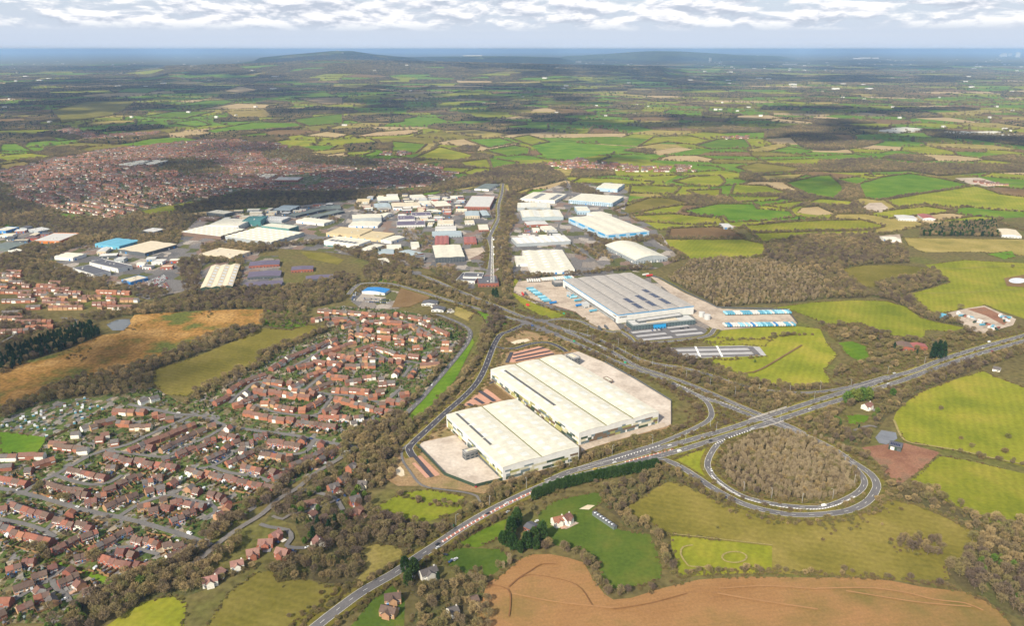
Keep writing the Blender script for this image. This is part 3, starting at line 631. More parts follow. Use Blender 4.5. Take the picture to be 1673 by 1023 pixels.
# ------------------------------------------------------------------ large buildings
def flatm(name, c, rough=0.6, spec=0.3, var=0.08, metal=0.0):
    a = tuple(x*(1-var) for x in c); b = tuple(min(1, x*(1+var)) for x in c)
    return mat(name, a, b, scale=0.12, detail=5, rough=rough, spec=spec, metal=metal)
BM = {
 'white': flatm('cladding_white', (0.64, 0.63, 0.60)), 'cream': flatm('roof_cream', (0.58, 0.50, 0.37)), 'beige': flatm('roof_beige', (0.50, 0.41, 0.25)),
 'roofw': flatm('roof_white', (0.59, 0.56, 0.465), var=0.1), 'roofg': flatm('roof_pale_grey', (0.50, 0.49, 0.47)), 'grey': flatm('cladding_grey', (0.33, 0.36, 0.38)),
 'dark': flatm('cladding_dark', (0.085, 0.095, 0.105)), 'slate': flatm('roof_slate', (0.10, 0.10, 0.115)), 'bluew': flatm('cladding_pale_blue', (0.36, 0.48, 0.58)),
 'blue': flatm('panel_blue', (0.03, 0.20, 0.50)), 'sky': flatm('panel_sky', (0.12, 0.35, 0.48)), 'teal': flatm('panel_teal', (0.06, 0.19, 0.195)), 'brick': flatm('brick_red', (0.28, 0.095, 0.06)),
 'brown': flatm('roof_brown', (0.16, 0.105, 0.08)), 'green': flatm('roof_green', (0.13, 0.155, 0.145)), 'redroof': flatm('roof_red', (0.30, 0.10, 0.085)), 'blueroof': flatm('roof_blue_grey', (0.33, 0.39, 0.42)),
 'deepgreen': flatm('cladding_green', (0.035, 0.06, 0.04)), 'roofdk': flatm('roof_concrete', (0.36, 0.33, 0.30), var=0.12), 'roofdk2': flatm('roof_light_grey', (0.42, 0.39, 0.36), var=0.1), 'rooflight': flatm('rooflight_pale', (0.60, 0.61, 0.58)), 'seam': flatm('roof_seam', (0.47, 0.445, 0.365)), 'office': flatm('cladding_teal_grey', (0.085, 0.12, 0.125)), 'dgrey': flatm('cladding_mid_grey', (0.15, 0.155, 0.16)), 'plum': flatm('roof_purple', (0.12, 0.10, 0.15)),
 'door': flatm('shutter_grey', (0.22, 0.24, 0.26)), 'glass': mat('window_glass', (0.03, 0.045, 0.06), rough=0.1, spec=0.8), 'skyl': flatm('skylight', (0.62, 0.66, 0.70), rough=0.3),
 'solar': mat('solar_panel', (0.018, 0.024, 0.06), (0.03, 0.036, 0.08), scale=0.4, rough=0.25, spec=0.6), 'gutter': flatm('gutter_olive', (0.16, 0.16, 0.05)), 'gutterg': flatm('gutter_grey', (0.10, 0.10, 0.10)),
 'trim': flatm('trim_blue', (0.02, 0.26, 0.55)), 'steel': flatm('steel_pale', (0.52, 0.53, 0.53), metal=0.3), 'yellow': flatm('panel_yellow', (0.6, 0.42, 0.04)), 'red': flatm('panel_red', (0.5, 0.04, 0.03)), 'orange': flatm('panel_orange', (0.55, 0.17, 0.03))}
TL = {'k': (400, 240, 3.936), 'j': (800, 240, 3.802), 'l': (0, 240, 3.936), 'm': (668, 400, 5.009), 'q': (334, 200, 5.009), 'r': (1336, 200, 5.009), 'n': (668, 200, 5.009), 'p': (0, 0, 1), 's': (1336, 400, 5.009), 't': (1002, 200, 5.009), 'v': (334, 800, 5.009), 'w': (668, 800, 5.009)}
def tpts(s, z=0.0):
    ox, oy, sc = TL[s[0]]
    return [bp(ox+float(a)/sc, oy+float(b)/sc, z) for a, b in (p.split(',') for p in s[2:].split())]
def rectify(q):
    q = [np.array(p) for p in q]; c = sum(q)/4
    u = (q[1]-q[0]+q[2]-q[3])/2; v = (q[3]-q[0]+q[2]-q[1])/2
    lu, lv = np.linalg.norm(u), np.linalg.norm(v); a = math.atan2(u[1], u[0]); b = math.atan2(v[1], v[0])
    s = 1 if math.sin(b-a) > 0 else -1
    th = math.atan2(math.sin(a)+math.sin(b-s*math.pi/2), math.cos(a)+math.cos(b-s*math.pi/2))
    U = np.array([math.cos(th), math.sin(th)]); Vv = np.array([-U[1], U[0]])*s
    return [c-U*lu/2-Vv*lv/2, c+U*lu/2-Vv*lv/2, c+U*lu/2+Vv*lv/2, c-U*lu/2+Vv*lv/2]
class Shed:
    """walls and an n-bay roof over a rectangle; Q[0]->Q[1] is u, Q[0]->Q[3] is v; bays repeat across v, ridges run along u"""
    def __init__(s, name, label, cat, quad, h, roof='gable', n=1, axis=0, rise=1.5, wall='white', roofm='roofw', group=None):
        Q = rectify(quad)
        if axis: Q = [Q[1], Q[2], Q[3], Q[0]]
        s.c = sum(Q)/4; s.Q = [q-s.c for q in Q]; s.h = h; s.n = n; s.rise = rise; s.kind = roof
        s.o = empty(name, (s.c[0], s.c[1], 0)); tag(s.o, label, cat, group)
        s.U = s.Q[1]-s.Q[0]; s.V = s.Q[3]-s.Q[0]; s.lu = np.linalg.norm(s.U); s.lv = np.linalg.norm(s.V)
        s.ccw = s.U[0]*s.V[1]-s.U[1]*s.V[0] > 0
        m = {'gable': 2, 'arch': 10, 'flat': 1}[roof]; vs = np.linspace(0, 1, n*m+1)
        W = MB(); z0 = -0.3
        for v in (0, 1):
            W.quad(s.P(0, v, z0), s.P(1, v, z0), s.P(1, v, h), s.P(0, v, h))
        for u in (0, 1):
            W.poly([s.P(u, 0, z0), s.P(u, 1, z0)]+[s.P(u, v, s.z(v)) for v in vs[::-1]])
        link('wall', W.mesh('wall', BM[wall]), s.o)
        T = MB(); e = 0.25/s.lu; t = 0.35
        for a, b in zip(vs[:-1], vs[1:]):
            za, zb = s.z(a)+t, s.z(b)+t
            T.quad(s.P(-e, a, za), s.P(1+e, a, za), s.P(1+e, b, zb), s.P(-e, b, zb))
            for u in (-e, 1+e): T.quad(s.P(u, a, za-t), s.P(u, b, zb-t), s.P(u, b, zb), s.P(u, a, za))
        for v in (0, 1):
            dv = (-0.25 if v == 0 else 0.25)/s.lv
            T.quad(s.P(-e, v+dv, h), s.P(1+e, v+dv, h), s.P(1+e, v+dv, h+t), s.P(-e, v+dv, h+t)); T.quad(s.P(-e, v, h+t), s.P(1+e, v, h+t), s.P(1+e, v+dv, h+t), s.P(-e, v+dv, h+t))
        s.roof = link('roof', T.mesh('roof', BM[roofm]), s.o)
        if roof == 'flat':
            B = MB(); k = 0.5
            for (a, b) in ((0, 1), (1, 2), (2, 3), (3, 0)):
                p, q = s.Q[a], s.Q[b]; d = (q-p)/np.linalg.norm(q-p); nn = np.array([-d[1], d[0]])
                if nn @ (-(p+q)) < 0: nn = -nn
                B.quad((*p, h+t), (*q, h+t), (*q, h+t+0.7), (*p, h+t+0.7)); B.quad((*(p+nn*k), h+t+.7), (*(q+nn*k), h+t+.7), (*q, h+t+.7), (*p, h+t+.7)); B.quad((*(p+nn*k), h+t), (*(q+nn*k), h+t), (*(q+nn*k), h+t+.7), (*(p+nn*k), h+t+.7))
            link('parapet', B.mesh('parapet', BM[wall]), s.o)
        occ_poly([tuple(q+s.c) for q in s.Q], 3.0)
    def z(s, v):
        f = (v*s.n) % 1.0 if v < 1 else 0.0
        if s.kind == 'gable': return s.h+s.rise*(1-abs(2*f-1))
        if s.kind == 'arch': return s.h+s.rise*math.sin(math.pi*f)
        return s.h
    def P(s, u, v, z):
        p = s.Q[0]+s.U*u+s.V*v; return (p[0], p[1], z)
    def on_roof(s, nm, u0, u1, v0, v1, m, t=0.45, parent=None, k=4):
        B = MB(); vs = np.linspace(v0, v1, k+1)
        for a, b in zip(vs[:-1], vs[1:]):
            B.quad(s.P(u0, a, s.z(a)+t), s.P(u1, a, s.z(a)+t), s.P(u1, b, s.z(b)+t), s.P(u0, b, s.z(b)+t))
        for v in (v0, v1): B.quad(s.P(u0, v, s.z(v)+.3), s.P(u1, v, s.z(v)+.3), s.P(u1, v, s.z(v)+t), s.P(u0, v, s.z(v)+t))
        return link(nm, B.mesh(nm, BM[m]), parent or s.roof)
    def walls(s):
        """(start, direction, length, outward) of the four walls, longest seen first; only those that face the viewer"""
        out = []
        for a, b in ((0, 1), (1, 2), (2, 3), (3, 0)):
            p, q = s.Q[a], s.Q[b]; L = np.linalg.norm(q-p); d = (q-p)/L; nn = np.array([d[1], -d[0]])
            if nn @ (p+q) < 0: nn = -nn
            mid = (p+q)/2+s.c; f = nn @ (-mid)/np.linalg.norm(mid)
            if f > 0.12: out.append((f*L, p, d, L, nn))
        return [w[1:] for w in sorted(out, key=lambda w: -w[0])]
    def panel(s, w, x0, x1, z0, z1, nm, m, t=0.14, parent=None):
        p, d, L, nn = w; B = MB()
        a, b = p+d*x0, p+d*x1; a2, b2 = a+nn*t, b+nn*t
        B.quad((*a2, z0), (*b2, z0), (*b2, z1), (*a2, z1)); B.quad((*a, z1), (*b, z1), (*b2, z1), (*a2, z1)); B.quad((*a, z0), (*a, z1), (*a2, z1), (*a2, z0)); B.quad((*b, z0), (*b, z1), (*b2, z1), (*b2, z0)); B.quad((*a, z0), (*b, z0), (*b2, z0), (*a2, z0))
        return link(nm, B.mesh(nm, BM[m] if isinstance(m, str) else m), parent or s.o)

PANELS = [flatm('panel_'+n, c) for n, c in (('olive', (0.28, 0.275, 0.10)), ('lime', (0.42, 0.405, 0.17)), ('umber', (0.15, 0.105, 0.068)), ('forest', (0.045, 0.07, 0.042)), ('slate', (0.11, 0.145, 0.15)), ('ivory', (0.52, 0.49, 0.36)), ('bluegrey', (0.16, 0.20, 0.215)))]
def patchwork(s, seed):
    r = random.Random(seed)
    for w in s.walls()[:2]:
        L = w[2]
        for k, (z0, z1) in enumerate(((1.0, 4.0), (4.0, 7.0), (7.0, 9.6), (9.6, 11.6))):
            x = 1.0+r.uniform(0, 4)
            while x < L-2:
                ln = min(r.choice((5, 7, 9, 11, 14)), L-1-x)
                p = (0.97, 0.88, 0.72, 0.30)[k]
                if r.random() < p and ln > 2:
                    c = r.choice(PANELS[3:5]+PANELS[:4]) if k == 0 else r.choice(PANELS)
                    s.panel(w, x, x+ln-0.05, z0, z1-0.05, 'cladding_panel', c, 0.12+0.01*r.random())
                x += ln+(0.0 if r.random() < 0.75 else r.uniform(2, 6))
HA = 15.5
WA = Shed('warehouse', 'larger new white warehouse with three roof bays and patchwork green cladding', 'warehouse', [bp(*p, HA) for p in ((800.9,604.5),(946.2,707.2),(1078,674),(917,579.5))], HA, 'arch', 3, 0, 1.3)
WB = Shed('warehouse', 'smaller new white warehouse with two roof bays beside the fenced concrete yard', 'warehouse', [bp(*p, HA) for p in ((727,678.1),(822.8,763.6),(948.7,730.9),(841.8,653.3))], HA, 'arch', 2, 0, 1.2)
for s_, sd in ((WA, 3), (WB, 5)): patchwork(s_, sd)
for s_, n in ((WA, 3), (WB, 2)):
    for k in range(1, n): s_.on_roof('valley_gutter', 0, 1, k/n-0.006, k/n+0.006, 'gutter', 0.6, k=2)
WA.on_roof('rooflight_strip', 0.07, 0.66, 0.105, 0.135, 'gutterg', 0.55, k=2)
for a, b in ((0.03, 0.27), (0.285, 0.52), (0.535, 0.66)): WB.on_roof('rooflight_strip', a, b, 0.105, 0.135, 'gutterg', 0.55, k=2)
for s_ in (WA, WB):
    n = s_.n
    for k in range(n):
        for i in range(9):
            for f in (0.30, 0.70): s_.on_roof('skylight', 0.05+i*0.104, 0.05+i*0.104+0.055, (k+f-0.09)/n, (k+f+0.09)/n, 'rooflight', 0.40, k=1)
    for k in range(n):
        for i in range(1, 30): s_.on_roof('roof_seam', i/30-0.0009, i/30+0.0009, (k+0.02)/n, (k+0.98)/n, 'seam', 0.385, k=4)
# dock doors, doors and corner offices
for s_, w, x0, x1, nd in ((WB, 0, 0.58, 0.93, 16), (WB, 0, 0.36, 0.47, 3)):
    ww = [q for q in s_.walls() if q[3][0] < 0][0]
    for i in range(nd):
        x = ww[2]*(x0+(x1-x0)*(i+.2)/nd); s_.panel(ww, x, x+2.4, 0.9, 4.2, 'dock_door', 'dark', 0.3)
for s_ in (WA, WB):
    for ww in s_.walls():
        for f in (0.06, 0.35, 0.62, 0.94): s_.panel(ww, ww[2]*f, ww[2]*f+1.6, 0, 2.4, 'door', 'door', 0.22)
def annex(label, quad_px, h, wall, roofm, name='office_block', cat='office', roof='flat', plant=True, group=None):
    a = Shed(name, label, cat, tpts(quad_px, h), h, roof, 1, 0, 1.0, wall, roofm, group)
    for w in a.walls():
        for zf in range(max(1, int(h/3.6))):
            k = max(1, int(w[2]/5))
            for i in range(k): a.panel(w, w[2]*(i+.2)/k, w[2]*(i+.8)/k, 1.0+3.4*zf, 2.5+3.4*zf, 'window', 'glass', 0.1)
    if plant:
        a.on_roof('roof_light', 0.2, 0.8, 0.25, 0.75, 'cream', 0.9, k=1)
    return a
annex('grey cube office standing in the concrete yard of the smaller new warehouse', 'p:755.3,736.5 760.5,741 783.5,735 777,730', 9, 'dgrey', 'roofg')
annex('grey corner office at the top corner of the larger new warehouse', 'p:925,579.5 938,587.5 947,584 935,577', 11, 'dgrey', 'roofg')
annex('small brown plant cabin by the long concrete yard of the larger warehouse', 'p:986,617.5 995,624 1001,622 992,616', 4, 'brown', 'roofw', 'plant_cabin', 'cabin', plant=False)

# the delivery warehouse
HZ = 14.5
WZ = Shed('warehouse', 'huge grey-roofed delivery warehouse with blue roof edge and solar panels', 'warehouse', [bp(*p, HZ) for p in ((919.7,457.1),(1009.6,514.8),(1133.7,500.6),(1030.7,445.3))], HZ, 'gable', 5, 0, 0.9, 'white', 'roofdk')
for k in range(1, 5): WZ.on_roof('valley_gutter', 0, 1, k/5-0.004, k/5+0.004, 'gutterg', 0.5, k=2)
for u0, u1, v0, v1 in ((0.66, 0.78, 0.335, 0.405), (0.80, 0.92, 0.335, 0.405), (0.62, 0.76, 0.53, 0.60), (0.78, 0.91, 0.53, 0.60), (0.50, 0.58, 0.73, 0.80), (0.61, 0.73, 0.73, 0.80), (0.76, 0.90, 0.73, 0.80)):
    for i in range(4):
        for j in range(2):
            a = u0+(u1-u0)*i/4; b = v0+(v1-v0)*j/2
            WZ.on_roof('solar_panel', a+0.001, a+(u1-u0)/4-0.001, b+0.0008, b+(v1-v0)/2-0.0008, 'solar', 0.8, k=1)
for i in range(22):
    for j in range(10):
        WZ.on_roof('skylight', 0.02+i*0.0445, 0.02+i*0.0445+0.012, j/10+0.03, j/10+0.07, 'roofdk2', 0.42, k=1)
for w in WZ.walls():
    WZ.panel(w, 0, w[2], HZ-0.9, HZ+0.35, 'roof_trim', 'trim', 0.35)
wl = [q for q in WZ.walls() if q[3][0] < 0][0]; wf = [q for q in WZ.walls() if q[3][0] > -0.2][-1]
wf = [q for q in WZ.walls() if q is not wl][0]
def along(w, f, flip): return w[2]*(1-f) if flip else w[2]*f
fl = wl[0][1] < (wl[0]+wl[1]*wl[2])[1]      # measured from the far corner
for i in range(44):
    x = along(wl, 0.10+0.86*i/44, fl); WZ.panel(wl, x-1.1, x+1.1, 0.8, 4.6, 'dock_door', 'steel', 0.3)
WZ.panel(wl, wl[2]*0.05, wl[2]*0.97, 0.3, 6.2, 'dock_band', 'dark', 0.2)
annex('dark grey two-storey office along the front of the delivery warehouse', 'p:1026,526 1035,533.5 1133,522 1123,513', 8, 'office', 'roofg')
annex('long dark plant screen on top of the front office of the delivery warehouse', 'p:1037,522 1043,525 1117,516 1110,512.5', 11, 'dark', 'roofg', 'plant_screen', 'plant room', plant=False)
annex('blue entrance canopy in the middle of the warehouse office front', 'p:1067,530.5 1069,532.5 1088,530.5 1085.5,528.5', 6, 'trim', 'trim', 'entrance_canopy', 'canopy', plant=False)
annex('small grey block at the far end of the lorry yard loading bays', 'p:903,459 906,463.5 921,462 917.5,457', 7, 'dark', 'roofdk', 'plant_block', 'plant room', plant=False)
for i, (s_, c) in enumerate((('p:926,478 928,480.5 932.5,480 930.5,477.5', 'first'), ('p:951.5,495 953.5,498 961.5,497.5 959.5,493', 'second'))):
    annex(f'pale cube dock house against the loading bays, {c} from the far end', s_, 7, 'steel', 'steel', 'dock_house', 'dock', plant=False)
# lettering on the front corner of the delivery warehouse
def lettering(shed, w, x, z, size, text, m, flip=False):
    cu = bpy.data.curves.new('lettering', 'FONT'); cu.body = text; cu.size = size*1.35; cu.extrude = 0.05; cu.offset = 0.09; cu.align_x = 'CENTER'; cu.align_y = 'CENTER'
    t = bpy.data.objects.new('lettering', cu); COL.objects.link(t)
    dg = bpy.context.evaluated_depsgraph_get(); me = bpy.data.meshes.new_from_object(t.evaluated_get(dg)); bpy.data.objects.remove(t)
    me.materials.clear(); me.materials.append(BM[m])
    o = link('lettering', me, shed.o); p, d, L, nn = w
    right = np.array([-nn[1], nn[0]]); q = p+d*x+nn*0.2
    M = Matrix(((right[0], 0, nn[0], q[0]), (right[1], 0, nn[1], q[1]), (0, 1, 0, z), (0, 0, 0, 1))); o.matrix_local = M
ff = wf[0][0] < (wf[0]+wf[1]*wf[2])[0]
lettering(WZ, wf, along(wf, 0.07, not ff), 10.8, 3.2, 'amazon', 'dark')
lettering(WZ, wl, along(wl, 0.955, fl), 10.8, 2.6, 'amazon', 'dark')
# water tanks
def tank(x, y, r, h, label):
    p = bp(x, y); o = empty('water_tank', (*p, 0)); tag(o, label, 'tank')
    mb = MB(); mb.tube((0, 0, 0), (0, 0, h), r, r, 20); link('drum', mb.mesh('drum', BM['steel']), o)
    mb = MB(); mb.tube((0, 0, h), (0, 0, h+0.8), r*1.02, 0.3, 20); link('lid', mb.mesh('lid', BM['roofg']), o); occ_poly([(p[0]+r*a, p[1]+r*b) for a, b in ((1, 1), (-1, 1), (-1, -1), (1, -1))])
tank(1146, 517.5, 5, 8, 'pale steel water tank nearest the corner of the delivery warehouse'); tank(1155, 522, 5.5, 8, 'pale steel water tank nearest the trailer park')

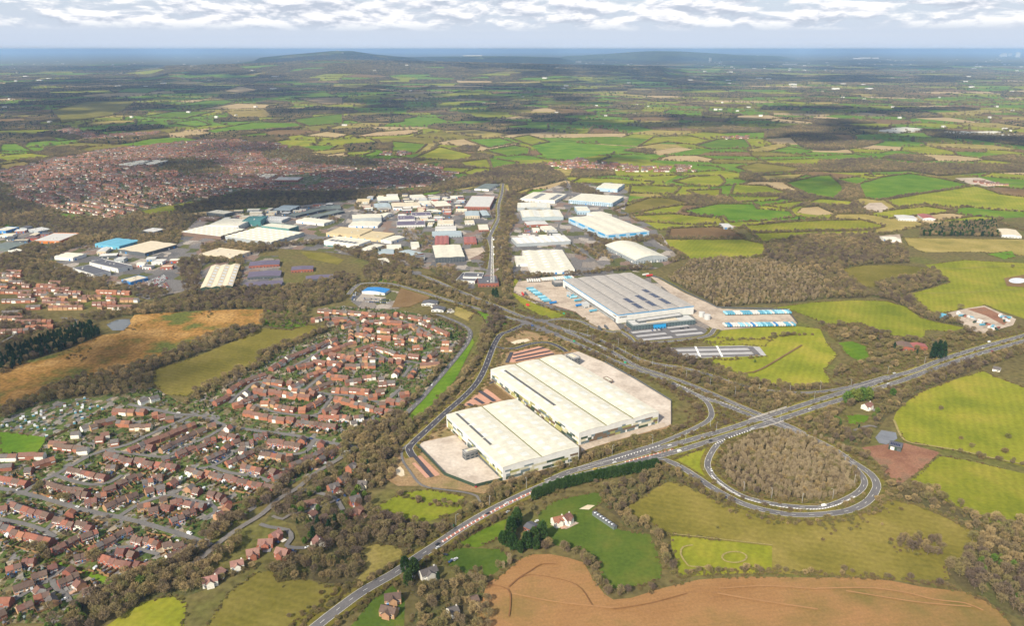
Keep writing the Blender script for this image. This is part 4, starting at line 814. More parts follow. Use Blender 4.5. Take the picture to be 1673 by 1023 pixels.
# industrial estate: name|label|roof,n,axis,rise|height|wall|roof|detail|quad
IND = '''
unit|wide white warehouse with blue window bands beside the fields|gable,3,0,1|13|bluew|roofw|dpb|j:490,440 735,548 978,523 740,420
unit|warehouse with a single arched pale roof|arch,1,0,7|9|grey|roofw|dw|j:742,612 885,706 1098,686 905,590
unit|long white-roofed warehouse with pale blue walls near the fields|gable,2,1,1|11|bluew|roofw|dw|j:483,330 760,347 838,308 575,290
unit|white twin-bay warehouse farthest along the estate by the green fields|gable,2,0,1.5|11|bluew|roofw|d|j:663,252 800,262 832,230 715,224
unit|white warehouse with solar panels across its roof|gable,2,1,1|9|white|roofw|ds|j:172,322 400,330 487,294 283,282
unit|narrow ribbed grey shed behind the striped shed|gable,1,1,2|10|grey|roofw|l|j:172,378 374,378 376,347 174,348
unit|pale shed striped with rows of skylights|gable,2,1,2|9|blueroof|roofw|l|j:200,440 450,432 440,392 193,395
unit|low red-brick unit with pale roof below the striped shed|gable,1,1,1|6|brick|roofg|d|j:228,487 362,480 342,459 222,465
unit|small white-roofed unit next to the red-brick unit|gable,1,1,1|6|white|roofw|d|j:338,518 406,512 386,488 325,495
unit|grey shed with a many-ridged roof|gable,5,0,1.6|8|grey|roofg|l|j:160,606 498,580 456,547 150,566
unit|small tall pale blue unit behind the wide white warehouse|flat,1,0,1|10|bluew|roofw|w|j:537,400 614,397 613,370 535,372
unit|low white extension behind the wide white warehouse|gable,1,0,1|9|white|roofw|d|j:595,415 680,425 760,425 690,396
unit|big square white factory with two roof seams|gable,3,0,1.2|9|white|roofw|dl|m:955,50 975,218 1325,196 1278,40
unit|small white store at the side of the square white factory|flat,1,0,1|6|white|roofw|d|m:870,97 875,158 965,155 960,95
unit|white hall with dark front and pale concrete yard beside it|gable,2,0,1|11|dark|roofw|w|m:195,5 215,108 460,96 415,0
police_station|low dark flat-roofed station beside the lattice mast|flat,1,0,1|5|white|slate|w|m:400,292 520,300 612,236 430,230
police_station|dark flat-roofed wing in front of the lattice mast|flat,1,0,1|6|brick|slate|w|m:520,328 722,310 720,248 610,262
police_station|narrow dark raised roof at the back of the flat-roofed station|flat,1,0,1|8|white|slate|w|m:450,262 600,268 612,232 455,226
unit|beige flat-roofed factory, larger half|flat,1,0,1|9|beige|beige|d|k:545,550 740,574 806,535 608,513
unit|beige flat-roofed factory, smaller half|flat,1,0,1|7|beige|beige|d|k:742,574 882,602 936,560 806,540
unit|white factory with solar panels and a teal base|flat,1,0,1|12|white|roofw|dst|k:510,602 735,634 803,602 592,578
unit|low white wing joined to the teal-based factory|gable,1,0,1|7|white|roofw|d|k:770,655 820,668 878,630 830,622
unit|tall blue-grey hall with white roof|gable,1,1,1|14|grey|roofw|d|k:692,460 882,455 870,430 690,438
unit|low white hall in front of the tall blue-grey hall|gable,1,1,1|6|white|roofw|d|k:676,503 852,510 878,480 690,478
unit|small white tent-roofed hall beside the blue-grey hall|gable,1,0,3|8|white|roofw|d|k:878,450 915,455 922,425 890,420
unit|white hipped pavilion at the end of the beige factory|gable,1,1,2|7|white|roofw|d|k:905,598 950,610 1000,582 950,565
unit|large white factory with a sawtooth edge and rows of roof lights|gable,6,0,1.2|9|grey|roofw|l|q:210,930 540,988 782,905 445,850
unit|flat white block behind the sawtooth factory|flat,1,0,1|13|teal|roofw|w|q:480,842 690,880 740,850 560,822
unit|broad white factory between the trees and the yellow yard|gable,5,0,1|9|brown|roofw|l|l:1165,546 1430,577 1562,530 1350,500
unit|white raised hall behind the broad white factory|flat,1,0,1|12|white|roofw|w|l:1352,500 1556,515 1582,470 1440,460
unit|dark teal hall between two white factories|flat,1,0,1|13|teal|teal|d|q:345,800 475,815 480,770 350,770
unit|dark-walled unit with a white roof near the red-brown shed|flat,1,0,1|9|dark|roofw|w|l:1320,420 1450,434 1502,416 1400,406
unit|red-brown low shed behind the broad white factory|flat,1,0,1|6|brown|brown|d|l:1285,462 1390,468 1412,456 1300,446
unit|black L-shaped office among trees|flat,1,0,1|8|dark|roofg|w|l:925,540 990,552 1042,532 985,516
unit|turquoise-roofed works with several long bays|gable,3,1,1|8|sky|sky|d|l:625,622 760,642 892,604 742,585
unit|cream double-roofed warehouse beside the turquoise works|gable,2,1,1.2|8|dark|cream|d|l:762,660 930,682 1137,628 965,604
unit|cluster of white low roofs at the edge of the trees|gable,3,0,1|7|white|roofw|d|l:357,706 470,716 540,690 440,676
unit|black-roofed shed with white walls, nearer one of the pair|flat,1,0,1|8|white|slate|d|l:490,776 590,832 690,802 585,757
unit|black-roofed shed with white walls, farther one of the pair|flat,1,0,1|8|white|slate|d|l:580,745 752,784 862,765 655,722
unit|blue-walled showroom with cream roof by the car yard|flat,1,0,1|6|blue|cream|d|l:780,856 842,870 952,842 890,828
unit|cream flat factory beside the ridged cream factory|flat,1,0,1|7|cream|cream|d|l:1285,686 1500,720 1577,676 1430,648
unit|big cream factory with deep ridges end on|gable,3,1,2.5|9|deepgreen|cream|l|l:1305,905 1512,898 1528,758 1345,768
unit|grey low depot beyond the dual carriageway|flat,1,0,1|6|grey|roofg|d|l:185,532 240,545 335,530 260,517
unit|long grey depot with orange front|flat,1,0,1|6|orange|roofg|d|l:270,600 400,612 450,566 330,548
unit|green-grey depot at the picture edge|gable,2,0,1|6|green|green|d|l:-20,640 60,668 140,620 40,610
unit|small white depot beside the green-grey depot|flat,1,0,1|6|white|roofw|d|l:65,668 95,680 140,668 110,655
unit|white depot at the left edge beyond the trees|flat,1,0,1|6|blue|roofw|d|l:-10,535 40,545 95,520 40,512
unit|long white low unit with two roof steps|gable,2,0,1|7|white|roofw|d|q:735,800 990,830 1050,800 850,780
unit|grey-white unit between the teal hall and the low white unit|gable,2,0,1|7|grey|roofg|l|q:480,795 640,805 690,775 560,765
unit|yellowish domed unit beyond the blue-grey hall|arch,2,0,2|6|cream|beige|d|k:722,350 805,352 802,334 725,334
unit|ribbed white unit at the back of the estate|gable,4,0,1.2|7|grey|roofw|d|k:855,345 992,340 985,316 848,322
unit|white unit beside the ribbed white unit|gable,2,0,1|7|white|roofw|d|k:1075,328 1160,322 1140,304 1068,310
unit|grey-blue shed in the small works row|gable,2,1,1|6|grey|blueroof|d|k:835,390 945,386 925,361 832,366
unit|yellow-white shed in the small works row|gable,2,1,1|6|white|cream|d|k:950,386 1130,378 1120,356 940,362
unit|white gabled works beside the brown plot|gable,2,0,1.5|8|brown|roofw|d|k:1208,390 1290,372 1312,346 1218,350
unit|small white unit behind the gabled works|gable,1,0,1|6|white|roofw|d|k:1145,370 1215,362 1200,340 1130,350
unit|brick office block with pale flat roofs|flat,1,0,1|9|brick|roofg|w|k:1422,385 1580,388 1604,318 1450,315
unit|pale blue-roofed office with cream walls|gable,1,1,1|8|cream|blueroof|w|k:1413,446 1500,442 1512,412 1420,414
unit|blue-roofed office wing next to the cream-walled office|gable,1,1,1|6|dark|blueroof|w|k:1515,444 1560,440 1568,408 1522,410
unit|low flat white-edged office near the estate road|flat,1,0,1|4|white|cream|w|k:1238,500 1336,497 1347,472 1240,474
unit|second low flat white-edged office toward the red roofs|flat,1,0,1|4|white|roofg|w|k:1224,536 1355,533 1362,511 1225,514
unit|pale blue terrace of workshops above the red roofs|gable,1,1,1|5|blueroof|blueroof|w|k:1205,570 1395,568 1390,540 1203,545
unit|tiny flat white-edged office beside the estate road|flat,1,0,1|4|white|cream|w|k:1415,494 1472,491 1477,473 1415,475
unit|white-roofed square unit beside the estate road|gable,1,0,1|5|brick|roofw|w|k:1498,535 1556,532 1572,497 1506,500
unit|red-roofed workshop, left of the pair|gable,3,1,1|5|brick|redroof|w|k:1222,628 1311,628 1311,572 1224,575
unit|red-roofed workshop, right of the pair|gable,2,1,1|5|brick|redroof|w|k:1410,618 1490,616 1486,578 1409,580
unit|small round-roofed white hall near the brick workshops|arch,2,0,2|5|white|roofw|d|k:912,660 1006,656 1003,627 913,630
unit|little white box unit near the brick workshops|flat,1,0,1|6|white|roofw|d|k:1070,643 1121,640 1118,613 1067,615
unit|brick workshop with blue-grey roof|gable,1,1,1|5|brick|blueroof|w|k:858,693 959,690 956,658 854,661
unit|angled brick workshop with blue-grey roof|gable,1,0,1|5|brick|blueroof|w|k:1003,680 1070,700 1130,690 1060,652
filling_station|white filling-station canopy on the green roundabout|flat,1,0,1|5|white|roofw||k:862,722 882,748 946,741 905,716
car_showroom|blue arched showroom surrounded by parked cars|arch,1,1,2|5|white|blue|d|k:765,925 900,945 922,918 790,902
unit|slate-roofed terrace of brick workshops, back row|gable,1,1,1|5|brick|plum|w|k:30,766 226,757 220,731 30,737
unit|slate-roofed terrace of workshops, middle row|gable,1,1,1|5|dark|plum|w|k:25,836 236,830 226,800 24,802
unit|slate-roofed terrace of workshops, front row|gable,1,1,1|5|dark|plum|w|k:0,897 240,886 240,862 0,872
unit|slate-roofed workshops beyond the tree gap|gable,1,1,1|5|brick|plum|w|k:300,792 440,790 440,764 300,772
unit|short slate-roofed workshops near the wood|gable,1,1,1|5|dark|plum|w|k:395,856 570,845 568,820 390,832
unit|dark green ribbed shed, long one|gable,2,0,1|6|dark|green|d|k:322,440 345,448 482,402 440,390
unit|dark green ribbed shed, beside the long one|gable,2,0,1|6|dark|green|d|k:440,445 475,457 620,412 580,404
unit|dark shed half hidden in trees|gable,2,0,1|6|dark|blueroof|d|k:205,405 300,412 335,380 240,372
unit|dark shed behind the green ribbed sheds|gable,2,0,1|6|dark|green|d|k:485,402 618,396 612,373 482,380
unit|purple-roofed white unit, left back|flat,1,0,1|5|white|plum|w|k:985,470 1090,466 1090,440 985,445
unit|purple-roofed white unit, right back|flat,1,0,1|5|white|plum|w|k:1075,446 1196,440 1195,418 1070,424
unit|long purple-roofed white unit in front|flat,1,0,1|5|white|plum|w|k:978,508 1156,502 1160,475 976,480
unit|teal-roofed depot where the estate road leaves the trees|gable,2,1,1|6|white|green|d|k:1455,268 1545,270 1662,240 1560,240
farm_shed|grey-roofed field barn in a brown field|gable,1,0,1|5|grey|roofg|d|j:1445,500 1492,498 1496,474 1440,478
nursery_building|white glasshouse block among dark woods, larger|gable,4,0,1|6|white|roofw||r:1330,80 1450,108 1590,98 1480,66
nursery_building|white glasshouse block among dark woods, smaller|gable,3,0,1|6|white|roofw||r:1100,78 1160,96 1262,86 1215,68
factory|white factory cluster in the far fields, front part|gable,3,0,1|7|white|roofw||r:540,62 690,82 770,62 640,48
factory|white factory cluster in the far fields, back part|gable,3,0,1|7|white|roofw||r:640,48 740,62 830,50 700,34
barn|green barn with solar roof on a red earth plot|gable,1,0,1.5|5|deepgreen|slate|sd|p:1451,727.5 1472,732 1477,724.5 1456,721
stable_block|long low stable with dark roof and white roof lights|gable,1,0,0.8|3|green|slate|l|p:968,838 1003,862 1008,860 973,835.5
shed|slate-roofed outbuilding between cypresses and the white inn|gable,1,0,1.5|3.5|brick|slate|w|w:935,305 1000,335 1060,290 1000,262
farmhouse|long red-roofed farm range near the dual carriageway|gable,1,1,2|4.5|brick|redroof|w|s:770,840 880,835 880,808 772,812
farmhouse|long grey-roofed farm range beside the red-roofed range|gable,1,1,2|4.5|brick|brown|w|s:650,845 765,840 765,800 655,800
farm_shed|white-roofed field shed at the wood edge|gable,2,0,1|5|white|roofw|d|p:1447,393 1465,391 1462,386 1444,388
farmhouse|grey-roofed farmhouse among fields|gable,1,1,2|5|white|roofg|w|r:645,790 800,790 790,762 655,765
farmhouse|red-roofed white farmhouse among fields|gable,1,1,2.5|6|white|redroof|w|r:840,785 935,785 930,752 845,755
farm_shed|white-walled farm building by dark conifers|gable,1,1,2|6|white|cream|w|r:1480,920 1640,925 1640,880 1500,875
shed|blue lorry-box shed at the edge of the caravan yard|flat,1,0,1|3|sky|sky||s:990,580 1040,595 1060,575 1010,562
house|bungalow with slate roof north of the estate by the dual carriageway|gable,1,1,2|3.5|white|slate|w|m:110,480 225,490 235,460 120,455
house|second slate-roofed bungalow north of the estate|gable,1,1,2|3.5|white|slate|w|m:190,530 285,540 295,512 200,505
school|white flat school block in the far town|flat,1,0,1|7|white|roofw|w|q:470,440 560,445 575,425 490,420
school|white-roofed school hall beside the playing field|flat,1,0,1|7|brick|roofg|w|q:580,470 770,475 790,450 600,445
school|white flat-roofed school complex amid red roofs|flat,1,0,1|8|white|roofw|w|p:208,268 222,270 240,264 226,261
school|second white flat block of the far school complex|flat,1,0,1|8|white|roofw|w|p:238,267 258,268 264,263 244,261
'''.strip().split('\n')
r_ = random.Random(4)
INDQ = []
for row in IND:
    nm, lab, rf, h, wm, rm, det, q = row.split('|'); kind, n, ax, rise = rf.split(','); h = float(h); n = int(n)
    cat = {'unit': 'industrial unit'}.get(nm, nm.replace('_', ' '))
    if nm == 'unit': nm = 'industrial_unit'
    s_ = Shed(nm, lab, cat, tpts(q, h), h, kind, n, int(ax), float(rise), wm, rm)
    INDQ.append([tuple(a+s_.c) for a in s_.Q])
    ws = s_.walls()
    if 'd' in det:
        for w in ws[:2]:
            k = max(2, min(6, int(w[2]/14)))
            for i in range(k):
                if r_.random() < 0.8: s_.panel(w, w[2]*(i+.3)/k, w[2]*(i+.3)/k+4, 0, min(h-1, 4.5), 'roller_door', r_.choice(['door', 'grey', 'white', 'blue', 'dark']), 0.12)
    if 'w' in det:
        for w in ws[:2]:
            k = max(2, int(w[2]/6))
            for zf in range(max(1, int(h/3.5))):
                for i in range(k): s_.panel(w, w[2]*(i+.2)/k, w[2]*(i+.75)/k, 0.9+3.2*zf, 2.3+3.2*zf, 'window', 'glass', 0.1)
            s_.panel(w, w[2]*0.46, w[2]*0.46+1.6, 0, 2.2, 'door', 'door', 0.16)
    if 'p' in det:
        for w in ws[:2]:
            for i in range(4): s_.panel(w, w[2]*(i/4+0.03), w[2]*(i/4+0.19), h*0.55, h*0.85, 'window_band', 'trim', 0.12)
    if 't' in det:
        for w in ws: s_.panel(w, 0.1, w[2]-0.1, 0, h*0.28, 'base_band', 'teal', 0.12)
    if 'l' in det:
        for i in range(7):
            for j in range(2*n):
                if j % 2 == 0 or n < 3: s_.on_roof('skylight', 0.06+i*0.13, 0.06+i*0.13+0.05, (j+.2)/(2*n), (j+.8)/(2*n), 'skyl', 0.42, k=1)
    if 's' in det:
        for i in range(6):
            for j in range(n):
                s_.on_roof('solar_panel', 0.1+i*0.13, 0.1+i*0.13+0.10, (j+.12)/n, (j+.42)/n, 'solar', 0.5, k=1)
    if kind == 'flat' and s_.lu > 12:
        for i in range(r_.randint(1, 4)):
            u, v = r_.uniform(.15, .75), r_.uniform(.2, .7); s_.on_roof('roof_plant', u, u+3/s_.lu, v, v+2.5/s_.lv, 'roofg', 1.6, k=1)
# small workshops filling the plots of the works estate
WZONE = [('the left depots', '150,420 190,405 240,410 290,425 280,440 230,440 180,445', 10), ('the dark green sheds', '345,350 400,345 470,338 540,335 555,345 520,352 440,360 400,362 360,360', 26), ('the tall blue-grey hall', '590,325 680,318 720,325 720,345 690,350 640,345 600,345', 22), ('the purple-roofed units', '650,345 700,345 720,360 700,375 660,370', 14), ('the red-roofed workshops', '705,330 750,320 780,330 770,345 730,360 700,395 700,370', 16), ('the beige factory', '560,395 600,398 640,405 670,410 690,425 650,420 600,412', 12), ('the square white factory', '845,380 900,372 930,385 920,398 850,400', 9), ('the left-edge depots', '0,378 60,374 120,382 110,395 60,402 10,408', 16)]
rs = random.Random(77)
for what, s_, n in WZONE:
    P = PTS(s_); xs = [p[0] for p in P]; ys = [p[1] for p in P]; k = 0
    for _ in range(n*30):
        x, y = rs.uniform(min(xs), max(xs)), rs.uniform(min(ys), max(ys)); a = rs.uniform(-.15, .25)+rs.choice((0, 0, 1.57)); w, d = rs.uniform(16, 40), rs.uniform(12, 22)
        if not inside(np.array([x]), np.array([y]), P)[0]: continue
        c, s = math.cos(a), math.sin(a); q = [(x+c*i*w/2-s*j*d/2, y+s*i*w/2+c*j*d/2) for i, j in ((-1, -1), (1, -1), (1, 1), (-1, 1))]
        g = np.array([(x+c*i*w/2-s*j*d/2, y+s*i*w/2+c*j*d/2) for i in np.linspace(-1.3, 1.3, 9) for j in np.linspace(-1.4, 1.4, 7)])
        if not occ_free(g[:, 0], g[:, 1]).all(): continue
        rm = rs.choice(('roofw', 'roofw', 'roofg', 'roofg', 'slate', 'cream', 'slate', 'brown')); wm = rs.choice(('brick', 'white', 'grey', 'dark', 'cream')); h = rs.uniform(4.5, 7)
        nm = {'roofw': 'white', 'roofg': 'grey', 'slate': 'dark', 'cream': 'cream', 'blueroof': 'blue-grey', 'green': 'green', 'brown': 'brown'}[rm]
        b = Shed('workshop', f'small {nm}-roofed workshop, {ordn(k)} of those around {what}', 'workshop', q, h, rs.choice(('gable', 'gable', 'flat')), rs.choice((1, 2)), 0, 1.2, wm, rm, 'small workshops of the works estate'); k += 1
        for wv in b.walls()[:2]:
            for i in range(3): b.panel(wv, wv[2]*(i+.3)/3, wv[2]*(i+.3)/3+3, 0, 3.4, 'roller_door', rs.choice(('door', 'blue', 'white', 'dark', 'red')), 0.12)
        if k >= n: break
# terracotta-edged glasshouse strip and lattice mast
def mast():
    p = bp(804.7, 466); o = empty('lattice_mast', (*p, 0)); tag(o, 'tall pale lattice radio mast behind the flat-roofed station', 'mast')
    H_, b, t = 92.0, 3.2, 0.8; n = 14; leg = [MB() for _ in range(4)]; br = MB()
    def c(k, z):
        w = b+(t-b)*z/H_; return (w*(1, -1, -1, 1)[k], w*(1, 1, -1, -1)[k], z)
    for k in range(4): leg[k].tube(c(k, 0), c(k, H_), 0.42, 0.30, 5)
    for i in range(n):
        z0, z1 = H_*i/n, H_*(i+1)/n
        for k in range(4): br.tube(c(k, z0), c((k+1) % 4, z1), 0.2, 0.2, 4); br.tube(c(k, z1), c((k+1) % 4, z1), 0.2, 0.2, 4)
    for k in range(4): link('leg', leg[k].mesh('leg', BM['white']), o)
    tag(link('bracing', br.mesh('bracing', BM['white']), o), kind='stuff')
    for z in (60, 74, 88):
        d = MB(); d.tube((2.2, -1.5, z), (2.6, -2.8, z+0.4), 1.4, 1.6, 12); link('dish', d.mesh('dish', BM['white']), o)
mast()

# ------------------------------------------------------------------ houses
def brickm(name, c, rnd=0.14): return mat(name, tuple(x*0.85 for x in c), tuple(x*1.12 for x in c), scale=0.6, detail=5, rnd=rnd, rough=0.85)
ROOFS = [brickm('tile_brown', (0.132, 0.092, 0.076)), brickm('tile_redbrown', (0.168, 0.092, 0.075)), brickm('tile_orange', (0.255, 0.115, 0.078)), brickm('tile_grey', (0.125, 0.112, 0.108)), brickm('tile_pink', (0.27, 0.15, 0.125))]
RNAME = ['brown', 'red-brown', 'orange', 'grey', 'pinkish']
WALLS = [brickm('brick_orange', (0.325, 0.128, 0.084)), brickm('brick_russet', (0.25, 0.100, 0.074)), brickm('render_white', (0.70, 0.67, 0.60), 0.06), brickm('brick_tan', (0.40, 0.24, 0.14)), brickm('render_cream', (0.66, 0.58, 0.42), 0.06)]
WNAME = ['orange-brick', 'russet-brick', 'white-rendered', 'tan-brick', 'cream-rendered']
HWIN = [mat('upvc_white', (0.74, 0.73, 0.70)), BM['glass']]
PAVE = [mat('drive_pink', (0.40, 0.25, 0.18), (0.46, 0.30, 0.22), scale=0.5), mat('drive_pale', (0.52, 0.48, 0.42), (0.58, 0.54, 0.47), scale=0.5), mat('drive_grey', (0.20, 0.19, 0.185), (0.25, 0.24, 0.23), scale=0.5)]
LAWN = G4
def house_meshes(w, d, h, r, key):
    """wall, roof, chimney, door, window and panel meshes of a house w wide, d deep, eaves h, ridge h+r; front at -y"""
    out = {}
    W = MB(); x0, x1, y0, y1 = -w/2, w/2, -d/2, d/2
    W.quad((x0,y0,-.2),(x1,y0,-.2),(x1,y0,h),(x0,y0,h)); W.quad((x1,y1,-.2),(x0,y1,-.2),(x0,y1,h),(x1,y1,h))
    for x in (x0, x1): W.poly([(x,y0,-.2),(x,y1,-.2),(x,y1,h),(x,0,h+r),(x,y0,h)])
    out['wall'] = W
    T = MB(); e = 0.35; k = r/(d/2); zz = h-e*k; t = 0.16; g = 0.12
    for s in (-1, 1):
        T.quad((x0-g, s*(y1+e), zz+t), (x1+g, s*(y1+e), zz+t), (x1+g, 0, h+r+t), (x0-g, 0, h+r+t)); T.quad((x0-g, s*(y1+e), zz), (x1+g, s*(y1+e), zz), (x1+g, s*(y1+e), zz+t), (x0-g, s*(y1+e), zz+t))
        for x in (x0-g, x1+g): T.quad((x, s*(y1+e), zz), (x, 0, h+r), (x, 0, h+r+t), (x, s*(y1+e), zz+t))
    out['roof'] = T
    C = MB(); cx = w*0.36; C.box(cx-.45, cx+.45, -.4, .4, h+r*0.6, h+r+1.0); C.tube((cx-.2, 0, h+r+1), (cx-.2, 0, h+r+1.4), .13, .12, 5); C.tube((cx+.2, 0, h+r+1), (cx+.2, 0, h+r+1.4), .13, .12, 5); out['chimney'] = C
    D = MB(); dx = -w*0.30; D.box(dx-.5, dx+.5, y0-.08, y0, 0, 2.1); D.box(dx-.9, dx+.9, y0-1.1, y0, 2.3, 2.5); out['door'] = D
    def win(cx, z, ww, hh, y, s):
        B = MB(); B.box(cx-ww/2, cx+ww/2, min(y, y+s*.07), max(y, y+s*.07), z, z+hh, 0)
        n = 2
        for i in range(n):
            a = cx-ww/2+.1+(ww-.2)*i/n; b = a+(ww-.2)/n-.06; yy = y+s*.085
            B.quad((a, yy, z+.1), (b, yy, z+.1), (b, yy, z+hh-.1), (a, yy, z+hh-.1), 1)
        return B
    lst = [win(w*0.14, 0.8, w*0.38, 1.4, y0, -1), win(-w*0.24, 3.0, w*0.28, 1.2, y0, -1), win(w*0.22, 3.0, w*0.32, 1.2, y0, -1)] if h > 3.8 else [win(w*0.2, 0.8, w*0.35, 1.3, y0, -1)]
    lst += [win(-w*0.2, 0.8, w*0.36, 1.5, y1, 1), win(w*0.22, 3.0, w*0.3, 1.2, y1, 1)] if h > 3.8 else [win(0, 0.8, w*0.4, 1.3, y1, 1)]
    out['windows'] = lst
    CN = MB(); CN.box(-w*.1, w*.42, y1, y1+2.8, 0, 2.3, 0); CN.quad((-w*.14, y1+3.0, 2.25), (w*.46, y1+3.0, 2.25), (w*.46, y1, 3.0), (-w*.14, y1, 3.0), 1); out['conservatory'] = CN
    DR = MB(); DR.quad((-w*.1, y0-6, 0.97), (w*.42, y0-6, 0.97), (w*.42, y0-.1, 0.97), (-w*.1, y0-.1, 0.97)); out['driveway'] = DR
    FL = MB(); FL.box(-w*.46, w*.46, y0-.05, y0, 2.45, 2.95); out['facade'] = FL
    GA = MB(); GA.box(-w*.44, -w*.44+2.6, y0-2.0, y0, 0, 2.4, 0); GA.box(-w*.44+.2, -w*.44+2.4, y0-2.06, y0-2.0, 0.1, 2.0, 1); out['garage'] = GA
    return out
HCACHE = {}
def hm(kind, part, m, idx=None):
    key = (kind, part, tuple(x.name for x in m) if isinstance(m, list) else m.name, idx)
    if key not in HCACHE:
        w, d, h, r = {'t': (6, 7.6, 4.9, 2.5), 's': (7, 8, 5.0, 2.8), 'd': (9.5, 8.5, 5.2, 3.2), 'b': (9, 8.5, 2.8, 2.6)}[kind]
        if kind not in HCACHE: HCACHE[kind] = house_meshes(w, d, h, r, kind)
        mb = HCACHE[kind][part]; mb = mb[idx] if idx is not None else mb
        nm = 'window' if part == 'windows' else part
        HCACHE[key] = mb.mesh(nm, m)
    return HCACHE[key]
HW = {'t': 6.0, 's': 7.0, 'd': 9.5, 'b': 9.0}
NODES = np.concatenate([L for L, w in ROADL])
def house(p, rz, wid, kind, rf, wl, label, name, group=None, parts=2, rr=random):
    o = empty(name, (p[0], p[1], 0.0), rz); o.scale = (wid/HW[kind], 1, rr.uniform(.93, 1.08)); tag(o, label, 'house', group)
    link('wall', hm(kind, 'wall', WALLS[wl]), o); rt = link('roof', hm(kind, 'roof', ROOFS[rf]), o)
    if rr.random() < 0.4 or kind == 'd': link('chimney', hm(kind, 'chimney', WALLS[wl]), rt)
    if parts:
        link('door', hm(kind, 'door', rr.choice([HWIN[0], BM['brick'], BM['blue'], BM['dark']])), o)
        nw = len(HCACHE[kind]['windows'])
        for i in range(nw): link('window', hm(kind, 'windows', HWIN, i), o)
        if rr.random() < 0.55: link('driveway', hm(kind, 'driveway', rr.choice(PAVE)), o)
        if rr.random() < 0.5 and kind != 'b': link('facade', hm(kind, 'facade', HWIN[0] if rr.random() < .75 else WALLS[4]), o)
        if rr.random() < 0.12: link('conservatory', hm(kind, 'conservatory', [HWIN[0], BM['skyl']]), o)
        if rr.random() < 0.30: link('garage', hm(kind, 'garage', [WALLS[wl], HWIN[0]]), o)
    return o
